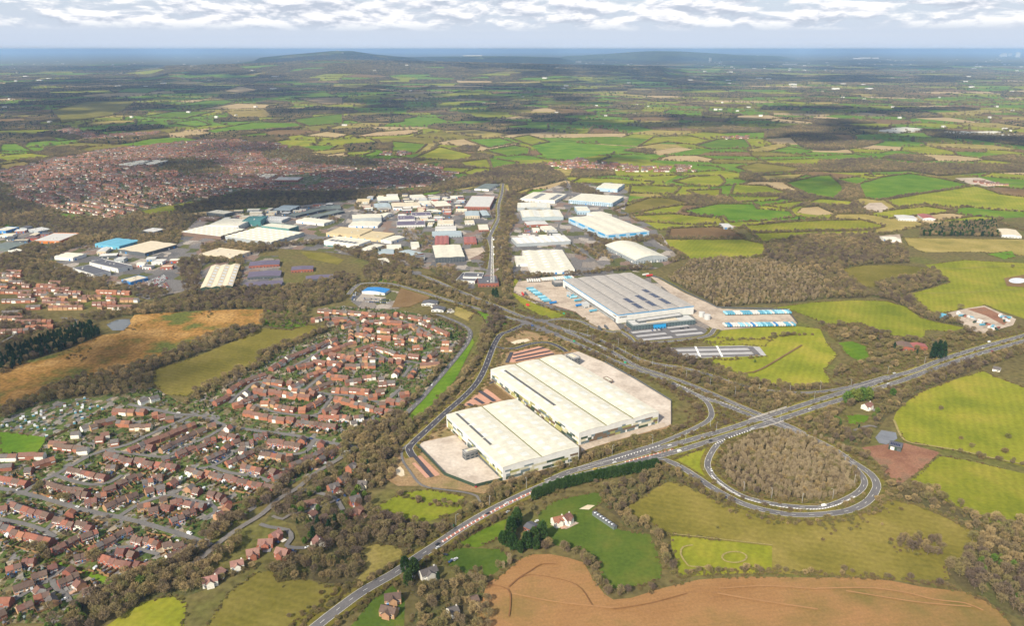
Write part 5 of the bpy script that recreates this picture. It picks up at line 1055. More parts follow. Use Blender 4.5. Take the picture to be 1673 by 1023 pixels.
# rows: tile | x0,y0 x1,y1 n [roof]   (roof ridge lines as they show in the photo)
TL.update({'A': (0, 800, 5.009), 'B': (0, 600, 5.009), 'C': (334, 600, 5.009), 'D': (334, 400, 5.009), 'E': (668, 400, 5.009), 'F': (0, 400, 5.009)})
HROWS = '''
A 90,105 395,205 6 0;435,225 760,290 7 0;650,370 790,320 3 0;10,300 420,410 8 2;420,480 630,385 5 0;850,130 1110,15 7 0;690,90 790,70 2 1;770,40 870,20 2 0;720,470 1060,300 10 0;600,545 750,500 3 0;820,535 1130,605 7 1;1100,370 1310,420 5 0;1325,442 1405,420 2 0;1410,450 1500,425 2 0;1360,540 1530,460 4 0;1140,620 1240,590 2 0;40,640 170,600 3 0;180,570 280,560 2 1;100,800 270,740 4 0;250,700 380,660 3 0;390,630 460,605 2 1;470,750 640,680 4 0;670,820 790,790 3 0;270,875 400,830 3 0;0,890 90,890 2 2;130,965 260,910 3 0;1390,240 1500,200 2 0;1490,190 1590,150 2 0;1120,130 1230,110 2 1;1210,160 1290,140 2 0;1320,120 1400,130 2 1;1390,95 1490,75 2 1;1600,110 1673,120 2 1;0,140 60,130 2 1;590,10 720,25 3 0
B 0,715 360,705 5 1;0,800 100,790 2 3;200,830 260,825 1 3;270,790 440,735 4 1;0,885 230,930 4 2;415,600 560,610 4 1;440,630 600,645 4 0;580,640 690,650 2 0;630,665 720,660 2 3;580,535 650,530 1 3;660,490 720,470 2 3;730,480 790,460 2 0;770,450 940,405 4 0;960,435 1070,440 3 1;930,340 1100,350 3 1;1120,340 1190,350 2 1;1240,380 1290,370 1 2;1290,400 1350,385 2 1;1350,410 1420,400 2 0;1060,475 1240,465 4 0;820,545 890,530 2 3;780,575 850,570 2 0;900,600 970,590 1 1;1140,275 1290,225 4 3;1050,660 1590,450 14 1;1300,660 1673,490 10 0;1440,700 1673,620 6 0;850,705 1440,810 14 0;560,815 860,890 8 0;870,800 950,800 2 1;360,930 690,1000 8 0;940,940 1150,860 5 0;1160,930 1250,910 2 0;1240,890 1330,880 2 0;1530,820 1673,860 4 0;840,990 940,960 2 0
C 20,470 90,455 2 0;125,530 260,560 4 0;0,590 90,570 3 0;400,550 510,530 3 0;520,590 790,625 6 0;290,615 400,600 3 1;0,735 160,670 5 0;170,770 400,680 6 0;450,700 630,725 4 0;300,800 470,830 4 1;800,740 990,660 5 0;700,790 830,745 3 0;550,890 740,820 5 0;0,850 560,975 14 0;315,360 530,385 6 1;530,400 730,420 6 1;750,440 1080,470 9 0;930,400 1100,400 4 2;1100,390 1200,400 3 0;1220,400 1300,390 2 3;980,350 1110,300 5 0;1060,245 1200,270 4 1;1200,280 1400,320 6 0;1400,330 1540,350 5 0;830,320 980,240 6 1;590,300 740,330 5 1;770,330 830,330 2 2;460,280 530,280 1 2;530,260 600,240 3 0;400,175 640,200 8 1;640,205 860,235 7 1;300,270 430,230 5 1;230,300 310,280 2 1;80,280 200,220 5 1;200,180 330,100 6 1;330,100 490,45 6 1;490,95 650,115 5 0;690,150 800,110 3 3;870,175 1040,110 6 0;1040,65 1180,75 5 1;1050,165 1350,185 9 1;1150,110 1280,90 4 0;1290,70 1400,60 3 0;1340,230 1410,220 2 2;1400,190 1470,180 2 0;1500,250 1640,280 4 1;1600,210 1673,200 2 1;1310,440 1400,430 2 0;1420,120 1560,110 4 1;1420,85 1470,80 2 1;840,50 990,10 4 2
D 930,525 1170,545 8 0;1170,540 1440,560 9 0;1440,570 1510,570 2 1;870,600 960,590 3 3;1010,640 1090,620 2 2;1040,600 1170,590 4 1;1130,660 1260,620 4 1;1310,620 1460,610 4 1;1460,620 1620,625 5 1;1310,680 1380,690 2 2;1420,680 1530,690 4 1;1540,680 1673,650 4 1;1240,720 1400,745 5 1;1420,740 1530,745 3 2;1550,740 1640,750 3 0;1560,785 1640,790 3 2;540,1000 660,930 5 1;660,920 780,870 4 1;780,870 1070,755 10 1;960,870 1100,830 4 2;1080,830 1240,790 5 1;1030,880 1240,920 7 1;1250,850 1400,805 5 1;1310,890 1370,890 2 2;1430,830 1570,880 5 1;1550,900 1650,910 3 2;760,990 880,960 4 1;890,940 1080,960 7 1;1150,980 1400,970 8 0
E 0,575 180,605 6 1;0,650 50,650 2 1;80,700 200,740 5 1;200,660 330,720 5 1;0,750 80,765 3 2;30,830 110,820 3 2;0,890 90,900 3 1;270,790 330,790 2 2;260,840 360,840 3 2;170,900 220,870 2 0;90,970 250,960 5 1
'''.strip().split('\n')
LAND = [('the allotments', 85, 690), ('the lower-left green strip', 130, 935), ('the diagonal avenue', 200, 735), ('the white van road', 100, 822), ('the old lane hedge', 470, 800), ('the green meadow', 40, 725), ('the main estate road', 430, 705), ('the marsh belt', 440, 590), ('the long cross street', 600, 588), ('the bypass verge', 735, 600), ('the wood behind the estate', 560, 500), ('the curving back street', 560, 690)]
rows = []
for line in HROWS:
    t, rest = line[0], line[2:]
    ox, oy, sc = TL[t]
    for it in rest.split(';'):
        a, b, n, rf = it.split(); x0, y0 = map(float, a.split(',')); x1, y1 = map(float, b.split(','))
        P0 = np.array(bp(ox+x0/sc, oy+y0/sc, 7.0)); P1 = np.array(bp(ox+x1/sc, oy+y1/sc, 7.0))
        cx, cyy = ox+(x0+x1)/2/sc, oy+(y0+y1)/2/sc
        rows.append(dict(a=P0, b=P1, n=int(n), rf=int(rf), px=(cx, cyy), d=np.linalg.norm((P0+P1)/2)))
lm = {}
for r in rows:
    k = min(range(len(LAND)), key=lambda i: math.hypot(r['px'][0]-LAND[i][1], (r['px'][1]-LAND[i][2])*1.8))
    r['lm'] = k; lm.setdefault(k, []).append(r)
for k, v in lm.items():
    v.sort(key=lambda r: math.hypot(r['px'][0]-LAND[k][1], (r['px'][1]-LAND[k][2])*1.8))
    for i, r in enumerate(v): r['rank'] = i
rr = random.Random(21)
rows.sort(key=lambda r: r['d'])
HOUSES = []          # (object or None, pos, rz, width, label tail)
REST = []            # houses of the mass: (x, y, rz, w, roof, wall, kind)
FEN = MB(); LIMIT = 300; CAND = []
for r in rows:
    a, b, n = r['a'], r['b'], r['n']; L = np.linalg.norm(b-a); d = (b-a)/L; w = L/n
    if w > 9.5: n = max(n, int(round(L/7.5))); w = L/n
    if w < 4.6: n = max(1, int(L/5.2)); w = L/n
    kind = 's' if w > 6.6 else 't'
    nrm = np.array([-d[1], d[0]]); mid = (a+b)/2
    f1 = np.min(np.linalg.norm(NODES-(mid+nrm*12), axis=1)); f2 = np.min(np.linalg.norm(NODES-(mid-nrm*12), axis=1))
    front = nrm if f1 < f2 else -nrm
    ang = math.atan2(front[1], front[0])+math.pi/2
    wl = rr.choice((0, 0, 0, 1, 1, 1, 3)) if r['rf'] != 3 else rr.choice((1, 1, 2))
    left = d[0] >= 0
    z_jit = 0
    for i in range(n):
        j = i if left else n-1-i
        if i % 2 == 0: off = rr.choice((0, 0, 1.2, -1.2, 2.0)) if n > 2 else 0
        p = a+d*w*(i+.5)+front*off; rf = r['rf'] if rr.random() < .66 else rr.choice((0, 1, 3, 2)); ww = wl if rr.random() < .82 else rr.choice((2, 3, 4, 2))
        occ_poly([tuple(p+d*sx*w/2+front*sy*4) for sx, sy in ((-1, -1), (1, -1), (1, 1), (-1, 1))], 0.5)
        tail = f"{ordn(j)} along {ordn(r['rank'])} row from {LAND[r['lm']][0]}"
        CAND.append((np.linalg.norm(p), p, ang, w, kind, rf, ww, tail, front, d, 'terraced_house' if n > 2 else 'semi_detached_house'))
# houses that close the gaps along the estate streets
ESTP = PTS('0,745 60,742 80,715 170,672 230,640 262,640 300,660 340,640 400,605 420,590 470,570 540,542 520,508 560,503 640,508 720,522 762,545 758,560 730,600 700,630 664,668 620,696 560,711 575,735 540,752 480,783 420,822 350,872 290,908 230,928 190,940 130,922 90,912 100,928 165,958 140,985 90,1015 0,1015')
GAP = {}
for L, w in ROADL:
    if w >= 5.6: continue
    for sd in (-1, 1):
        C = offset_line(L, sd*(w/2+9.0)); T = np.gradient(L, axis=0)
        i = 0
        while i < len(C)-1:
            p = C[i]; t = T[i]/np.linalg.norm(T[i]); front = (L[i]-p)/np.linalg.norm(L[i]-p); W_ = rr.uniform(6.5, 8.5); i += 1
            if not inside(np.array([p[0]]), np.array([p[1]]), ESTP)[0]: continue
            g = np.array([p+t*a*W_*.6+front*b for a in (-1, -.5, 0, .5, 1) for b in (-6, -3, 0, 3, 4.5)])
            if not occ_free(g[:, 0], g[:, 1]).all(): continue
            occ_poly([tuple(p+t*sx*W_/2+front*sy*4) for sx, sy in ((-1, -1), (1, -1), (1, 1), (-1, 1))], 0.3)
            qx, qy, _ = fwd(p[0], p[1], 3.0); k = min(range(len(LAND)), key=lambda i: math.hypot(qx-LAND[i][1], (qy-LAND[i][2])*1.8)); GAP.setdefault(k, []).append(len(CAND))
            CAND.append((np.linalg.norm(p), p.copy(), math.atan2(front[1], front[0])+math.pi/2, W_, 's', rr.choice((0, 0, 1, 1, 3, 2)), rr.choice((0, 1, 1, 3, 2)), None, front, t, 'detached_house'))
for k, v in GAP.items():
    for i, c in enumerate(sorted(v, key=lambda c: CAND[c][0])): CAND[c] = CAND[c][:7]+(f'{ordn(i)} of the lone houses near {LAND[k][0]}',)+CAND[c][8:]
CAND.sort(key=lambda c: c[0])
for n_, (dist, p, ang, w, kind, rf, ww, tail, front, d, nm) in enumerate(CAND):
    if n_ >= LIMIT: REST.append((p[0], p[1], ang, w, rf, ww, kind)); continue
    o = house(p, ang, w, kind, rf, ww, f"{RNAME[rf]}-roofed {WNAME[ww]} house, {tail}", nm, 'houses of the near estate', 1, rr)
    HOUSES.append((o, p, ang, w, tail, front, d))
    q = p+d*w/2-front*3.8
    if rr.random() < 0.85:
        e = q-front*rr.uniform(8, 11); t = d*0.06
        FEN.quad((*q, 0.3), (*e, 0.3), (*e, 2.5), (*q, 2.5)); FEN.quad((*(q+t), 0.3), (*(q+t), 2.5), (*(e+t), 2.5), (*(e+t), 0.3)); FEN.quad((*q, 2.5), (*e, 2.5), (*(e+t), 2.5), (*(q+t), 2.5))
        if rr.random() < 0.8:
            g = e-d*w; FEN.quad((*e, 0.3), (*g, 0.3), (*g, 2.4), (*e, 2.4)); s2 = -front*0.06; FEN.quad((*(e+s2), 2.4), (*(g+s2), 2.4), (*g, 2.4), (*e, 2.4)); FEN.quad((*(e+s2), .3), (*(e+s2), 2.4), (*(g+s2), 2.4), (*(g+s2), .3))
FENM = mat('fence_brown', (0.19, 0.115, 0.06), (0.30, 0.175, 0.085), scale=0.15, fine=(1.5, 0.2))
tag(link('garden_fencing', FEN.mesh('garden_fencing', FENM)), 'brown garden fences between the plots of the near estate', 'fence', kind='stuff')
# sheds behind some houses
def shed_proto(m1, m2, gl=False):
    b = MB(); b.box(-1.2, 1.2, -1.5, 1.5, 0, 2.0, 0)
    t = MB()
    for s in (-1, 1): t.quad((s*1.35, -1.6, 1.95), (s*1.35, 1.6, 1.95), (0, 1.6, 2.7), (0, -1.6, 2.7))
    for s in (-1.5, 1.5): t.poly([(-1.2, s, 2), (1.2, s, 2), (0, s, 2.62)])
    return b.mesh('wall', m1), t.mesh('roof', m2)
SHEDS = [('brown', shed_proto(FENM, BM['slate'])), ('green', shed_proto(BM['deepgreen'], BM['green'])), ('white', shed_proto(HWIN[0], BM['skyl'])), ('blue', shed_proto(BM['sky'], BM['roofg']))]
def shed(p, rz, k, label, group):
    o = empty('garden_shed', (p[0], p[1], 0.6), rz); tag(o, label, 'shed', group)
    link('wall', SHEDS[k][1][0], o); link('roof', SHEDS[k][1][1], o)
for (o, p, ang, w, tail, front, d) in HOUSES:
    if rr.random() < 0.30:
        k = rr.choice((0, 0, 0, 1, 2)); q = p-front*rr.uniform(9.5, 12)+d*rr.uniform(-1, 1)
        if occ_free(np.array([q[0]]), np.array([q[1]]))[0]: shed(q, ang, k, f'small {SHEDS[k][0]} shed behind the house {tail}', 'garden sheds')
AL = PTS('0,696 50,676 139.7,652 163.7,658 169.7,672 79.8,716 0,706'); ax = [p[0] for p in AL]; ay = [p[1] for p in AL]
_fz += .004; tag(flat_poly('allotment_ground', AL, _fz, EST), kind='structure')
got = []
while len(got) < 70:
    q = np.array((rr.uniform(min(ax), max(ax)), rr.uniform(min(ay), max(ay))))
    if inside(np.array([q[0]]), np.array([q[1]]), AL)[0] and all(np.linalg.norm(q-g) > 5 for g in got):
        got.append(q)
got.sort(key=lambda q: q[0]); kc = {}
for q in got:
    k = rr.choice((0, 1, 1, 2, 2, 3)); c = kc[k] = kc.get(k, -1)+1; shed(q, 0.5+rr.choice((0, 1.57))+rr.uniform(-.1, .1), k, f'{SHEDS[k][0]} allotment hut by the marsh, {ordn(c)} of its colour from the left', 'huts on the allotments')
# single houses in their own grounds: x, y (mid roof), angle of the ridge in the picture plane given by a second point, width, roof, wall, kind, label
SINGLE = '''
445,875 455,869 10 4 0 d|red-brick new house at the top of the curved drive
426,884 442,883 13 4 0 d|largest red-brick new house facing the lane belt, twin gables
405,902 420,899 11 4 0 d|red-brick new house nearest the white-rendered house
455,899 468,902 12 4 0 d|red-brick new house standing alone below the curved drive
380,920 393,917 11 4 2 d|white-rendered gabled new house beside the dark hedge
352,936 360,927 10 4 1 b|long low brick garage range behind the white gabled house
336,947 349,944 12 4 2 d|white gabled house at the edge of the brown field
518,879 523,886 10 4 2 d|white house with pink roof beside a dark conifer
573,816 585,812 11 3 0 d|brick house with pale terrace by the estate lane
579,836 586,831 12 1 1 d|long dark red house at the end of the estate lane
499,817 515,814 14 1 1 b|long red-tiled farm range among dark yews
505,838 512,832 9 1 2 b|small white-gabled cottage below the farm range
523,844 531,839 9 0 1 b|brown-roofed cottage in the trees beside the white-gabled cottage
571,763 577,759 10 3 0 d|brick house nearest the earthworks of the new warehouse
556,782 564,777 12 3 1 d|grey-roofed brick house between lane and old hedge
588,788 596,788 9 3 4 d|cream-fronted house with square bay by the tall conifer
539,795 550,791 11 3 1 d|brick house on the green corner of the lane
634,975 648,973 13 0 3 d|tan-brick house with brown roof beside the main road
628,993 642,996 13 0 3 d|tan-brick house at the bottom edge of the picture
694,934 705,930 15 3 2 d|white house with grey hipped roof beside the road and parked cars
905,849 918,846 11 2 2 d|white inn with orange roof, left wing
922,848 930,842 10 1 2 d|white inn with orange roof, right wing by the pale terrace
770,975 778,972 7 0 3 b|small brown brick lodge in the trees by the ploughed field
736,993 744,990 8 3 2 b|small pale-roofed building in the trees at the bottom edge
1411,663 1424,658 13 1 2 d|sunlit white house with red roof beside the bright conifers
1625,598 1634,600 9 3 2 b|dark-roofed bungalow by the caravans at the right edge
704,498 716,496 11 3 2 b|white cottage in the trees above the estate
733,503 740,506 9 3 2 b|small white cottage near the dual carriageway trees
'''.strip().split('\n')
for row in SINGLE:
    a, lab = row.split('|'); x = a.split(); p0 = np.array(bp(*map(float, x[0].split(',')), 6)); p1 = np.array(bp(*map(float, x[1].split(',')), 6))
    d = (p1-p0)/np.linalg.norm(p1-p0); nrm = np.array([d[1], -d[0]])
    if nrm[1] > 0: nrm = -nrm
    ang = math.atan2(nrm[1], nrm[0])+math.pi/2; w = float(x[2]); k = x[5]
    p = (p0+p1)/2
    o = house(p, ang, w, k, int(x[3]), int(x[4]), lab, 'detached_house', 'houses in their own grounds', 1, rr)
    occ_poly([tuple(p+d*sx*w/2+nrm*sy*4.5) for sx, sy in ((-1, -1), (1, -1), (1, 1), (-1, 1))], 2)
    if k == 'd':      # cross wing with its own gable to the front
        T = MB(); hw, dd, h, rs = 2.3, 3.2, 5.0, 2.4; y0 = -4.25
        T.quad((-hw, y0-dd+1, 0), (hw, y0-dd+1, 0), (hw, y0-dd+1, h), (-hw, y0-dd+1, h)); T.poly([(-hw, y0-dd+1, h), (hw, y0-dd+1, h), (0, y0-dd+1, h+rs)])
        for s in (-hw, hw): T.quad((s, y0-dd+1, 0), (s, y0, 0), (s, y0, h), (s, y0-dd+1, h))
        ob = link('cross_wing', T.mesh('cross_wing', WALLS[int(x[4])]), o); T = MB()
        for s in (-1, 1): T.quad((s*(hw+.3), y0-dd+.7, h-.25), (s*(hw+.3), y0+1, h-.25), (0, y0+3, h+rs+.1), (0, y0-dd+.7, h+rs+.1))
        link('gable_roof', T.mesh('gable_roof', ROOFS[int(x[3])]), ob)
# ------------------------------------------------------------------ the far town: too many to pick apart, one mass
URB = ['-60,292 40,272 100,258 170,246 240,238 330,229 400,229 450,246 500,252 560,258 640,262 700,270 745,285 740,295 700,305 640,310 560,312 500,312 450,312 400,310 340,325 280,335 230,345 190,360 120,352 95,345 20,325 -60,324',
       '85,215 120,208 160,222 260,215 255,222 150,228', '380,238 440,232 480,243 420,246', '0,442 30,446 48,460 40,480 0,486', '22,492 42,472 92,463 140,472 196,479 214,494 200,507 140,513 80,511 30,504', '0,510 60,516 84,530 60,545 0,545',
       '880,268 940,263 1010,268 1060,274 1140,270 1142,281 1060,283 1000,280 930,277', '930,262 960,258 975,262 940,266', '1590,295 1640,302 1620,306 1590,300', '1180,224 1225,222 1215,227 1185,229', '620,250 660,247 665,253 630,255']
URBP = [PTS(s) for s in URB]
HOLES = [PTS('450,300 480,288 530,288 540,300 495,306'), PTS('455,292 500,283 515,290 460,299')]
def noise2(x, y, s=1.0):
    return math.sin(x*0.0031*s+1.3)*math.cos(y*0.0027*s+0.4)+0.5*math.sin(x*0.0083*s+y*0.0061*s)
TOWN_TREES = []
for k, P in enumerate(URBP):
    xs = [p[0] for p in P]; ys = [p[1] for p in P]; sp = 22 if k < 6 else 34
    for gy in np.arange(min(ys), max(ys), sp):
        gx = min(xs)+rr.uniform(0, 30)
        while gx < max(xs):
            n = rr.randint(3, 8); L = n*8.2
            x = gx+L/2; y = gy+rr.uniform(-5, 5)
            gx += L+rr.uniform(8, 26)
            if abs(x) > 0.72*y: continue
            if not inside(np.array([x]), np.array([y]), P)[0] or any(inside(np.array([x]), np.array([y]), H)[0] for H in HOLES): continue
            nz = noise2(x, y)
            if (nz > 0.62 or rr.random() < .08) and k == 0:       # pockets of trees between the streets
                for _ in range(14): TOWN_TREES.append((x+rr.uniform(-30, 30), y+rr.uniform(-14, 14)))
                continue
            ang = 0.6*noise2(x*0.6+900, y*0.6)+rr.uniform(-.08, .08)
            rf = rr.choice((0, 1, 1, 1, 1, 2, 3))
            wl = rr.choice((0, 1, 1, 1, 3))
            for i in range(n):
                if rr.random() < 0.07: continue
                q = (i-(n-1)/2)*8.2
                if y < 2600: occ_line([(x+q*math.cos(ang), y+q*math.sin(ang))], 5.5)
                REST.append((x+q*math.cos(ang), y+q*math.sin(ang), ang, rr.uniform(6.6, 8.2), rf if rr.random() < .8 else rr.choice((0, 1, 2, 3)), wl if rr.random() < .86 else 2, 's'))
            for _ in range(rr.randint(2, 6)): TOWN_TREES.append((x+rr.uniform(-L/2, L/2), y+rr.uniform(9, 15)))
def mass_houses():
    V = []; F = []; M = []
    for (x, y, a, w, rf, wl, kind) in REST:
        d, h, r = 8.0, rr.uniform(4.8, 5.4), 2.8; c, s = math.cos(a), math.sin(a); n = len(V); e = .3
        loc = [(-w/2,-d/2,0),(w/2,-d/2,0),(w/2,d/2,0),(-w/2,d/2,0),(-w/2,-d/2,h),(w/2,-d/2,h),(w/2,d/2,h),(-w/2,d/2,h),(-w/2,0,h+r),(w/2,0,h+r)]
        loc += [(-w/2-.1,-d/2-e,h-.2),(w/2+.1,-d/2-e,h-.2),(w/2+.1,d/2+e,h-.2),(-w/2-.1,d/2+e,h-.2),(-w/2-.1,0,h+r+.15),(w/2+.1,0,h+r+.15)]
        V += [(x+c*px-s*py, y+s*px+c*py, pz) for px, py, pz in loc]
        for f in ((0,1,5,4),(2,3,7,6),(1,2,6,9,5),(3,0,4,8,7)): F.append(tuple(n+i for i in f)); M.append(5+wl)
        for f in ((10,11,15,14),(12,13,14,15)): F.append(tuple(n+i for i in f)); M.append(rf)
        if rr.random() < 0.55:     # pale window band and porch
            b = len(V); y0 = -d/2-.06
            V += [(x+c*px-s*y0, y+s*px+c*y0, pz) for px, pz in ((-w*.4, 2.6), (w*.4, 2.6), (w*.4, 4.0), (-w*.4, 4.0))]; F.append((b, b+1, b+2, b+3)); M.append(10)
    return mesh('distant_housing', V, F, ROOFS+WALLS+[HWIN[0]], M)
tag(link('distant_housing', mass_houses()), 'mass of red-roofed houses in the estate and far town', 'housing', kind='stuff')
for P in URBP[:1]:
    _fz += .004; tag(flat_poly('estate_ground', P, _fz, EST), kind='structure')

# ------------------------------------------------------------------ vehicles
PAINT = {n: mat('paint_car_'+n, c, rough=0.3, spec=0.5) for n, c in (('white', (0.72, 0.72, 0.72)), ('silver', (0.42, 0.43, 0.44)), ('black', (0.02, 0.02, 0.024)), ('grey', (0.13, 0.135, 0.14)), ('blue', (0.03, 0.07, 0.22)), ('red', (0.36, 0.02, 0.02)), ('yellow', (0.7, 0.45, 0.02)), ('orange', (0.6, 0.2, 0.02)))}
RUB = mat('tyre', (0.02, 0.02, 0.02))
def car_parts(van=False):
    L, W_ = (5.4, 2.0) if van else (4.4, 1.8); out = {}
    prof = [(-L/2, .35), (L/2, .35), (L/2, .8), (L*.42, .95), (L*.2, 1.0), (-L*.42, 1.0), (-L/2, .9)] if not van else [(-L/2, .35), (L/2, .35), (L/2, .95), (L*.36, 1.2), (L*.26, 2.1), (-L/2, 2.2)]
    B = MB(); n = len(prof)
    for s in (-1, 1): B.poly([(x, s*W_/2, z) for x, z in prof])
    for i in range(n):
        (x0, z0), (x1, z1) = prof[i], prof[(i+1) % n]; B.quad((x0, -W_/2, z0), (x1, -W_/2, z1), (x1, W_/2, z1), (x0, W_/2, z0))
    out['body'] = B
    G = MB()
    if not van:
        a, b = [(L*.2, 1.0), (-L*.42, 1.0)], [(L*.05, 1.45), (-L*.33, 1.45)]; w1, w2 = W_/2-.04, W_/2-.22
        q = [[(x, s*w1, z) for x, z in a]+[(x, s*w2, z) for x, z in b] for s in (-1, 1)]
        for k in (0, 1): G.poly([q[k][0], q[k][1], q[k][3], q[k][2]], 1)
        G.quad(q[0][0], q[1][0], q[1][2], q[0][2], 1); G.quad(q[0][1], q[1][1], q[1][3], q[0][3], 1); G.quad(q[0][2], q[1][2], q[1][3], q[0][3], 0)
    else: G.quad((L*.36+.03, -.85, 1.25), (L*.36+.03, .85, 1.25), (L*.27+.03, .8, 2.05), (L*.27+.03, -.8, 2.05), 1)
    out['cabin'] = G
    Wh = MB(); Wh.tube((0, -.11, 0), (0, .11, 0), .34, .34, 10); out['wheel'] = Wh
    return out, L, W_
CARP = {False: car_parts(), True: car_parts(True)}; CCACHE = {}
def car(p, ang, colr, label, group, van=False, z=1.3, name=None):
    out, L, W_ = CARP[van]
    if (van, colr) not in CCACHE: CCACHE[van, colr] = (out['body'].mesh('body', PAINT[colr]), out['cabin'].mesh('cabin', [PAINT[colr], BM['glass']]))
    if 'wheel' not in CCACHE: CCACHE['wheel'] = CARP[False][0]['wheel'].mesh('wheel', RUB)
    o = empty(name or ('van' if van else 'car'), (p[0], p[1], z), ang); tag(o, label, 'van' if van else 'car', group)
    link('body', CCACHE[van, colr][0], o); link('cabin', CCACHE[van, colr][1], o)
    for sx in (-.31, .31):
        for sy in (-1, 1): link('wheel', CCACHE['wheel'], o, (sx*L, sy*(W_/2-.1), .34))
    return o
def road_dir(p):
    best = None
    for L, w in ROADL:
        d = np.linalg.norm(L-p, axis=1); i = int(d.argmin())
        if best is None or d[i] < best[0]: j = min(i, len(L)-2); best = (d[i], L[j+1]-L[j])
    return math.atan2(best[1][1], best[1][0])
TRAFFIC = '''
1094,729.5 white|car passing the slip road hatching on the dual carriageway
1110,739 white v|van beside the red hatching on the dual carriageway
1161,721.5 black|car just before the loop junction hatching
1068,752 black|car where the loop slip joins
1004,757.5 white|car at the end of the cypress hedge
1230,703 silver v|van on the bridge by the loop
1323,670 white|car east of the bridge
1162,770 white|car entering the loop
1346,828 white v|van at the foot of the loop
797,841 black|car beside the long red hatching
715,891 black|car near the gravel lay-by
715,897 white|car following near the gravel lay-by
696,914 red|car by the white house
816,842 grey|car below the red hatching
830,838 silver|car ahead on the red hatching stretch
828,824 white|car on the upper lane beside the red hatching
972,768 yellow|car alongside the cypress hedge
1451,628 white|car past the sunlit house
1441,635 white|car nearing the sunlit house
1461,611 white|car on the far lane above the hedge
1422,641 black|car just by the bright conifers
1606,570 white|car far along the dual carriageway
1606,579 silver|car on the lower lane far along
1621,575 red|car far along the dual carriageway
1616,560 white v|van at the caravan yard entrance
80,813 orange|car on the estate road
84,815 white|car beside the orange car on the estate road
103,820 white v|large van on the wide estate road
127,830 white|car further along the wide estate road
310,874 white v|van at the end of the wide estate road
706,630 white|car on the bypass beside the estate
731,602 black|car at the bypass side turning
508,718 blue|car on the main estate road bend
292,676 white|car by the crossroads
243,672 silver|car near the crossroads hedge
870,534 blue v|van crossing the large junction
1305,642 black|car on the long slip under the sunlit fields
980,566 white|car climbing toward the large junction
815,330 white|car on the industrial estate road
815,352 silver|car on the industrial estate road near the offices
801,378 white v|van on the industrial estate road by the trees
'''.strip().split('\n')
for row in TRAFFIC:
    a, lab = row.split('|'); x = a.split(); p = np.array(bp(*map(float, x[0].split(',')), 0.8)); v = len(x) > 2
    car(p, road_dir(p), x[1], f'{x[1]} {lab}', None, v, _rz)
for (x, y, c, lab) in ((728, 909, 'black', 'black car alone on the grass by the white house'), (736, 920, 'blue', 'blue car in the group of three on the grass'), (740.5, 917.5, 'silver', 'silver car in the middle of the three on the grass'), (744.5, 916, 'white', 'white car in the group of three on the grass'),
                       (675, 946, 'white', 'white car on the drive of the white house'), (502, 897, 'white', 'white car outside the white house with pink roof'), (479, 903, 'blue', 'blue car beside the lone red-brick new house'), (483, 904.5, 'black', 'black car beside the lone red-brick new house'), (453, 888, 'blue', 'blue car on the curved drive'), (369, 936, 'black', 'black car beside the long brick garage'),
                       (563, 812, 'blue', 'blue car at the end of the estate lane'), (553, 820, 'blue', 'blue car on the bend of the estate lane'), (777, 797, 'red', 'small red vehicle at the corner of the fenced yard'), (877, 854, 'white', 'white car behind the slate-roofed outbuilding')):
    car(bp(x, y), rr.uniform(0, 6), c, lab, None, False, 1.0)
# cars on the drives of the estate
ncar = 0
for (o, p, ang, w, tail, front, d) in HOUSES:
    if rr.random() < 0.55 and ncar < 150:
        c = rr.choice(('white', 'white', 'silver', 'grey', 'black', 'blue', 'red', 'silver')); q = p+front*rr.uniform(6.0, 8.5)+d*rr.uniform(.5, 1.3)
        car(q, math.atan2(front[1], front[0])+rr.choice((0, math.pi)), c, f'{c} car outside the house {tail}', 'cars parked on the estate', rr.random() < .08, 1.2); ncar += 1
# the packed car yards
def car_block(s, n1, n2, z, cols, what, group):
    P = [np.array(p) for p in PTS(s)]
    for i in range(n1):
        for j in range(n2):
            if rr.random() < 0.12: continue
            a = P[0]+(P[1]-P[0])*(i+.5)/n1; b = P[3]+(P[2]-P[3])*(i+.5)/n1; p = a+(b-a)*(j+.5)/n2; t = P[3]-P[0]; c = rr.choice(cols)
            car(p, math.atan2(t[1], t[0])+rr.uniform(-.05, .05), c, f'{c} car, {ordn(i)} along {ordn(j)} line of {what}', group, False, z)
car_block('236,462 268,450 275,456 248,472', 12, 5, 1.0, ('white', 'silver', 'white', 'red'), 'the packed yard by the blue-walled showroom', 'cars in the packed yard')
car_block('250,472 272,462 277,470 262,478', 7, 3, 1.0, ('red', 'red', 'white', 'orange'), 'the red rows of the packed yard', 'cars in the red rows')
car_block('592,486 640,490 636,498 598,497', 12, 2, 1.0, ('white', 'blue', 'black', 'silver'), 'the rows in front of the blue showroom', 'cars at the blue showroom')
car_block('577,478 583,478 580,492 574,492', 2, 6, 1.0, ('white', 'silver', 'blue'), 'the line along the blue showroom side road', 'cars beside the blue showroom')
car_block('1062,540 1080,538 1084,542 1066,544', 5, 1, 1.4, ('black', 'blue', 'white'), 'the car park of the delivery warehouse', 'cars at the delivery warehouse')
car_block('1108,537 1124,535 1128,539 1112,541', 4, 1, 1.4, ('black', 'red', 'grey'), 'the far car-park rows of the delivery warehouse', 'cars in the far rows')
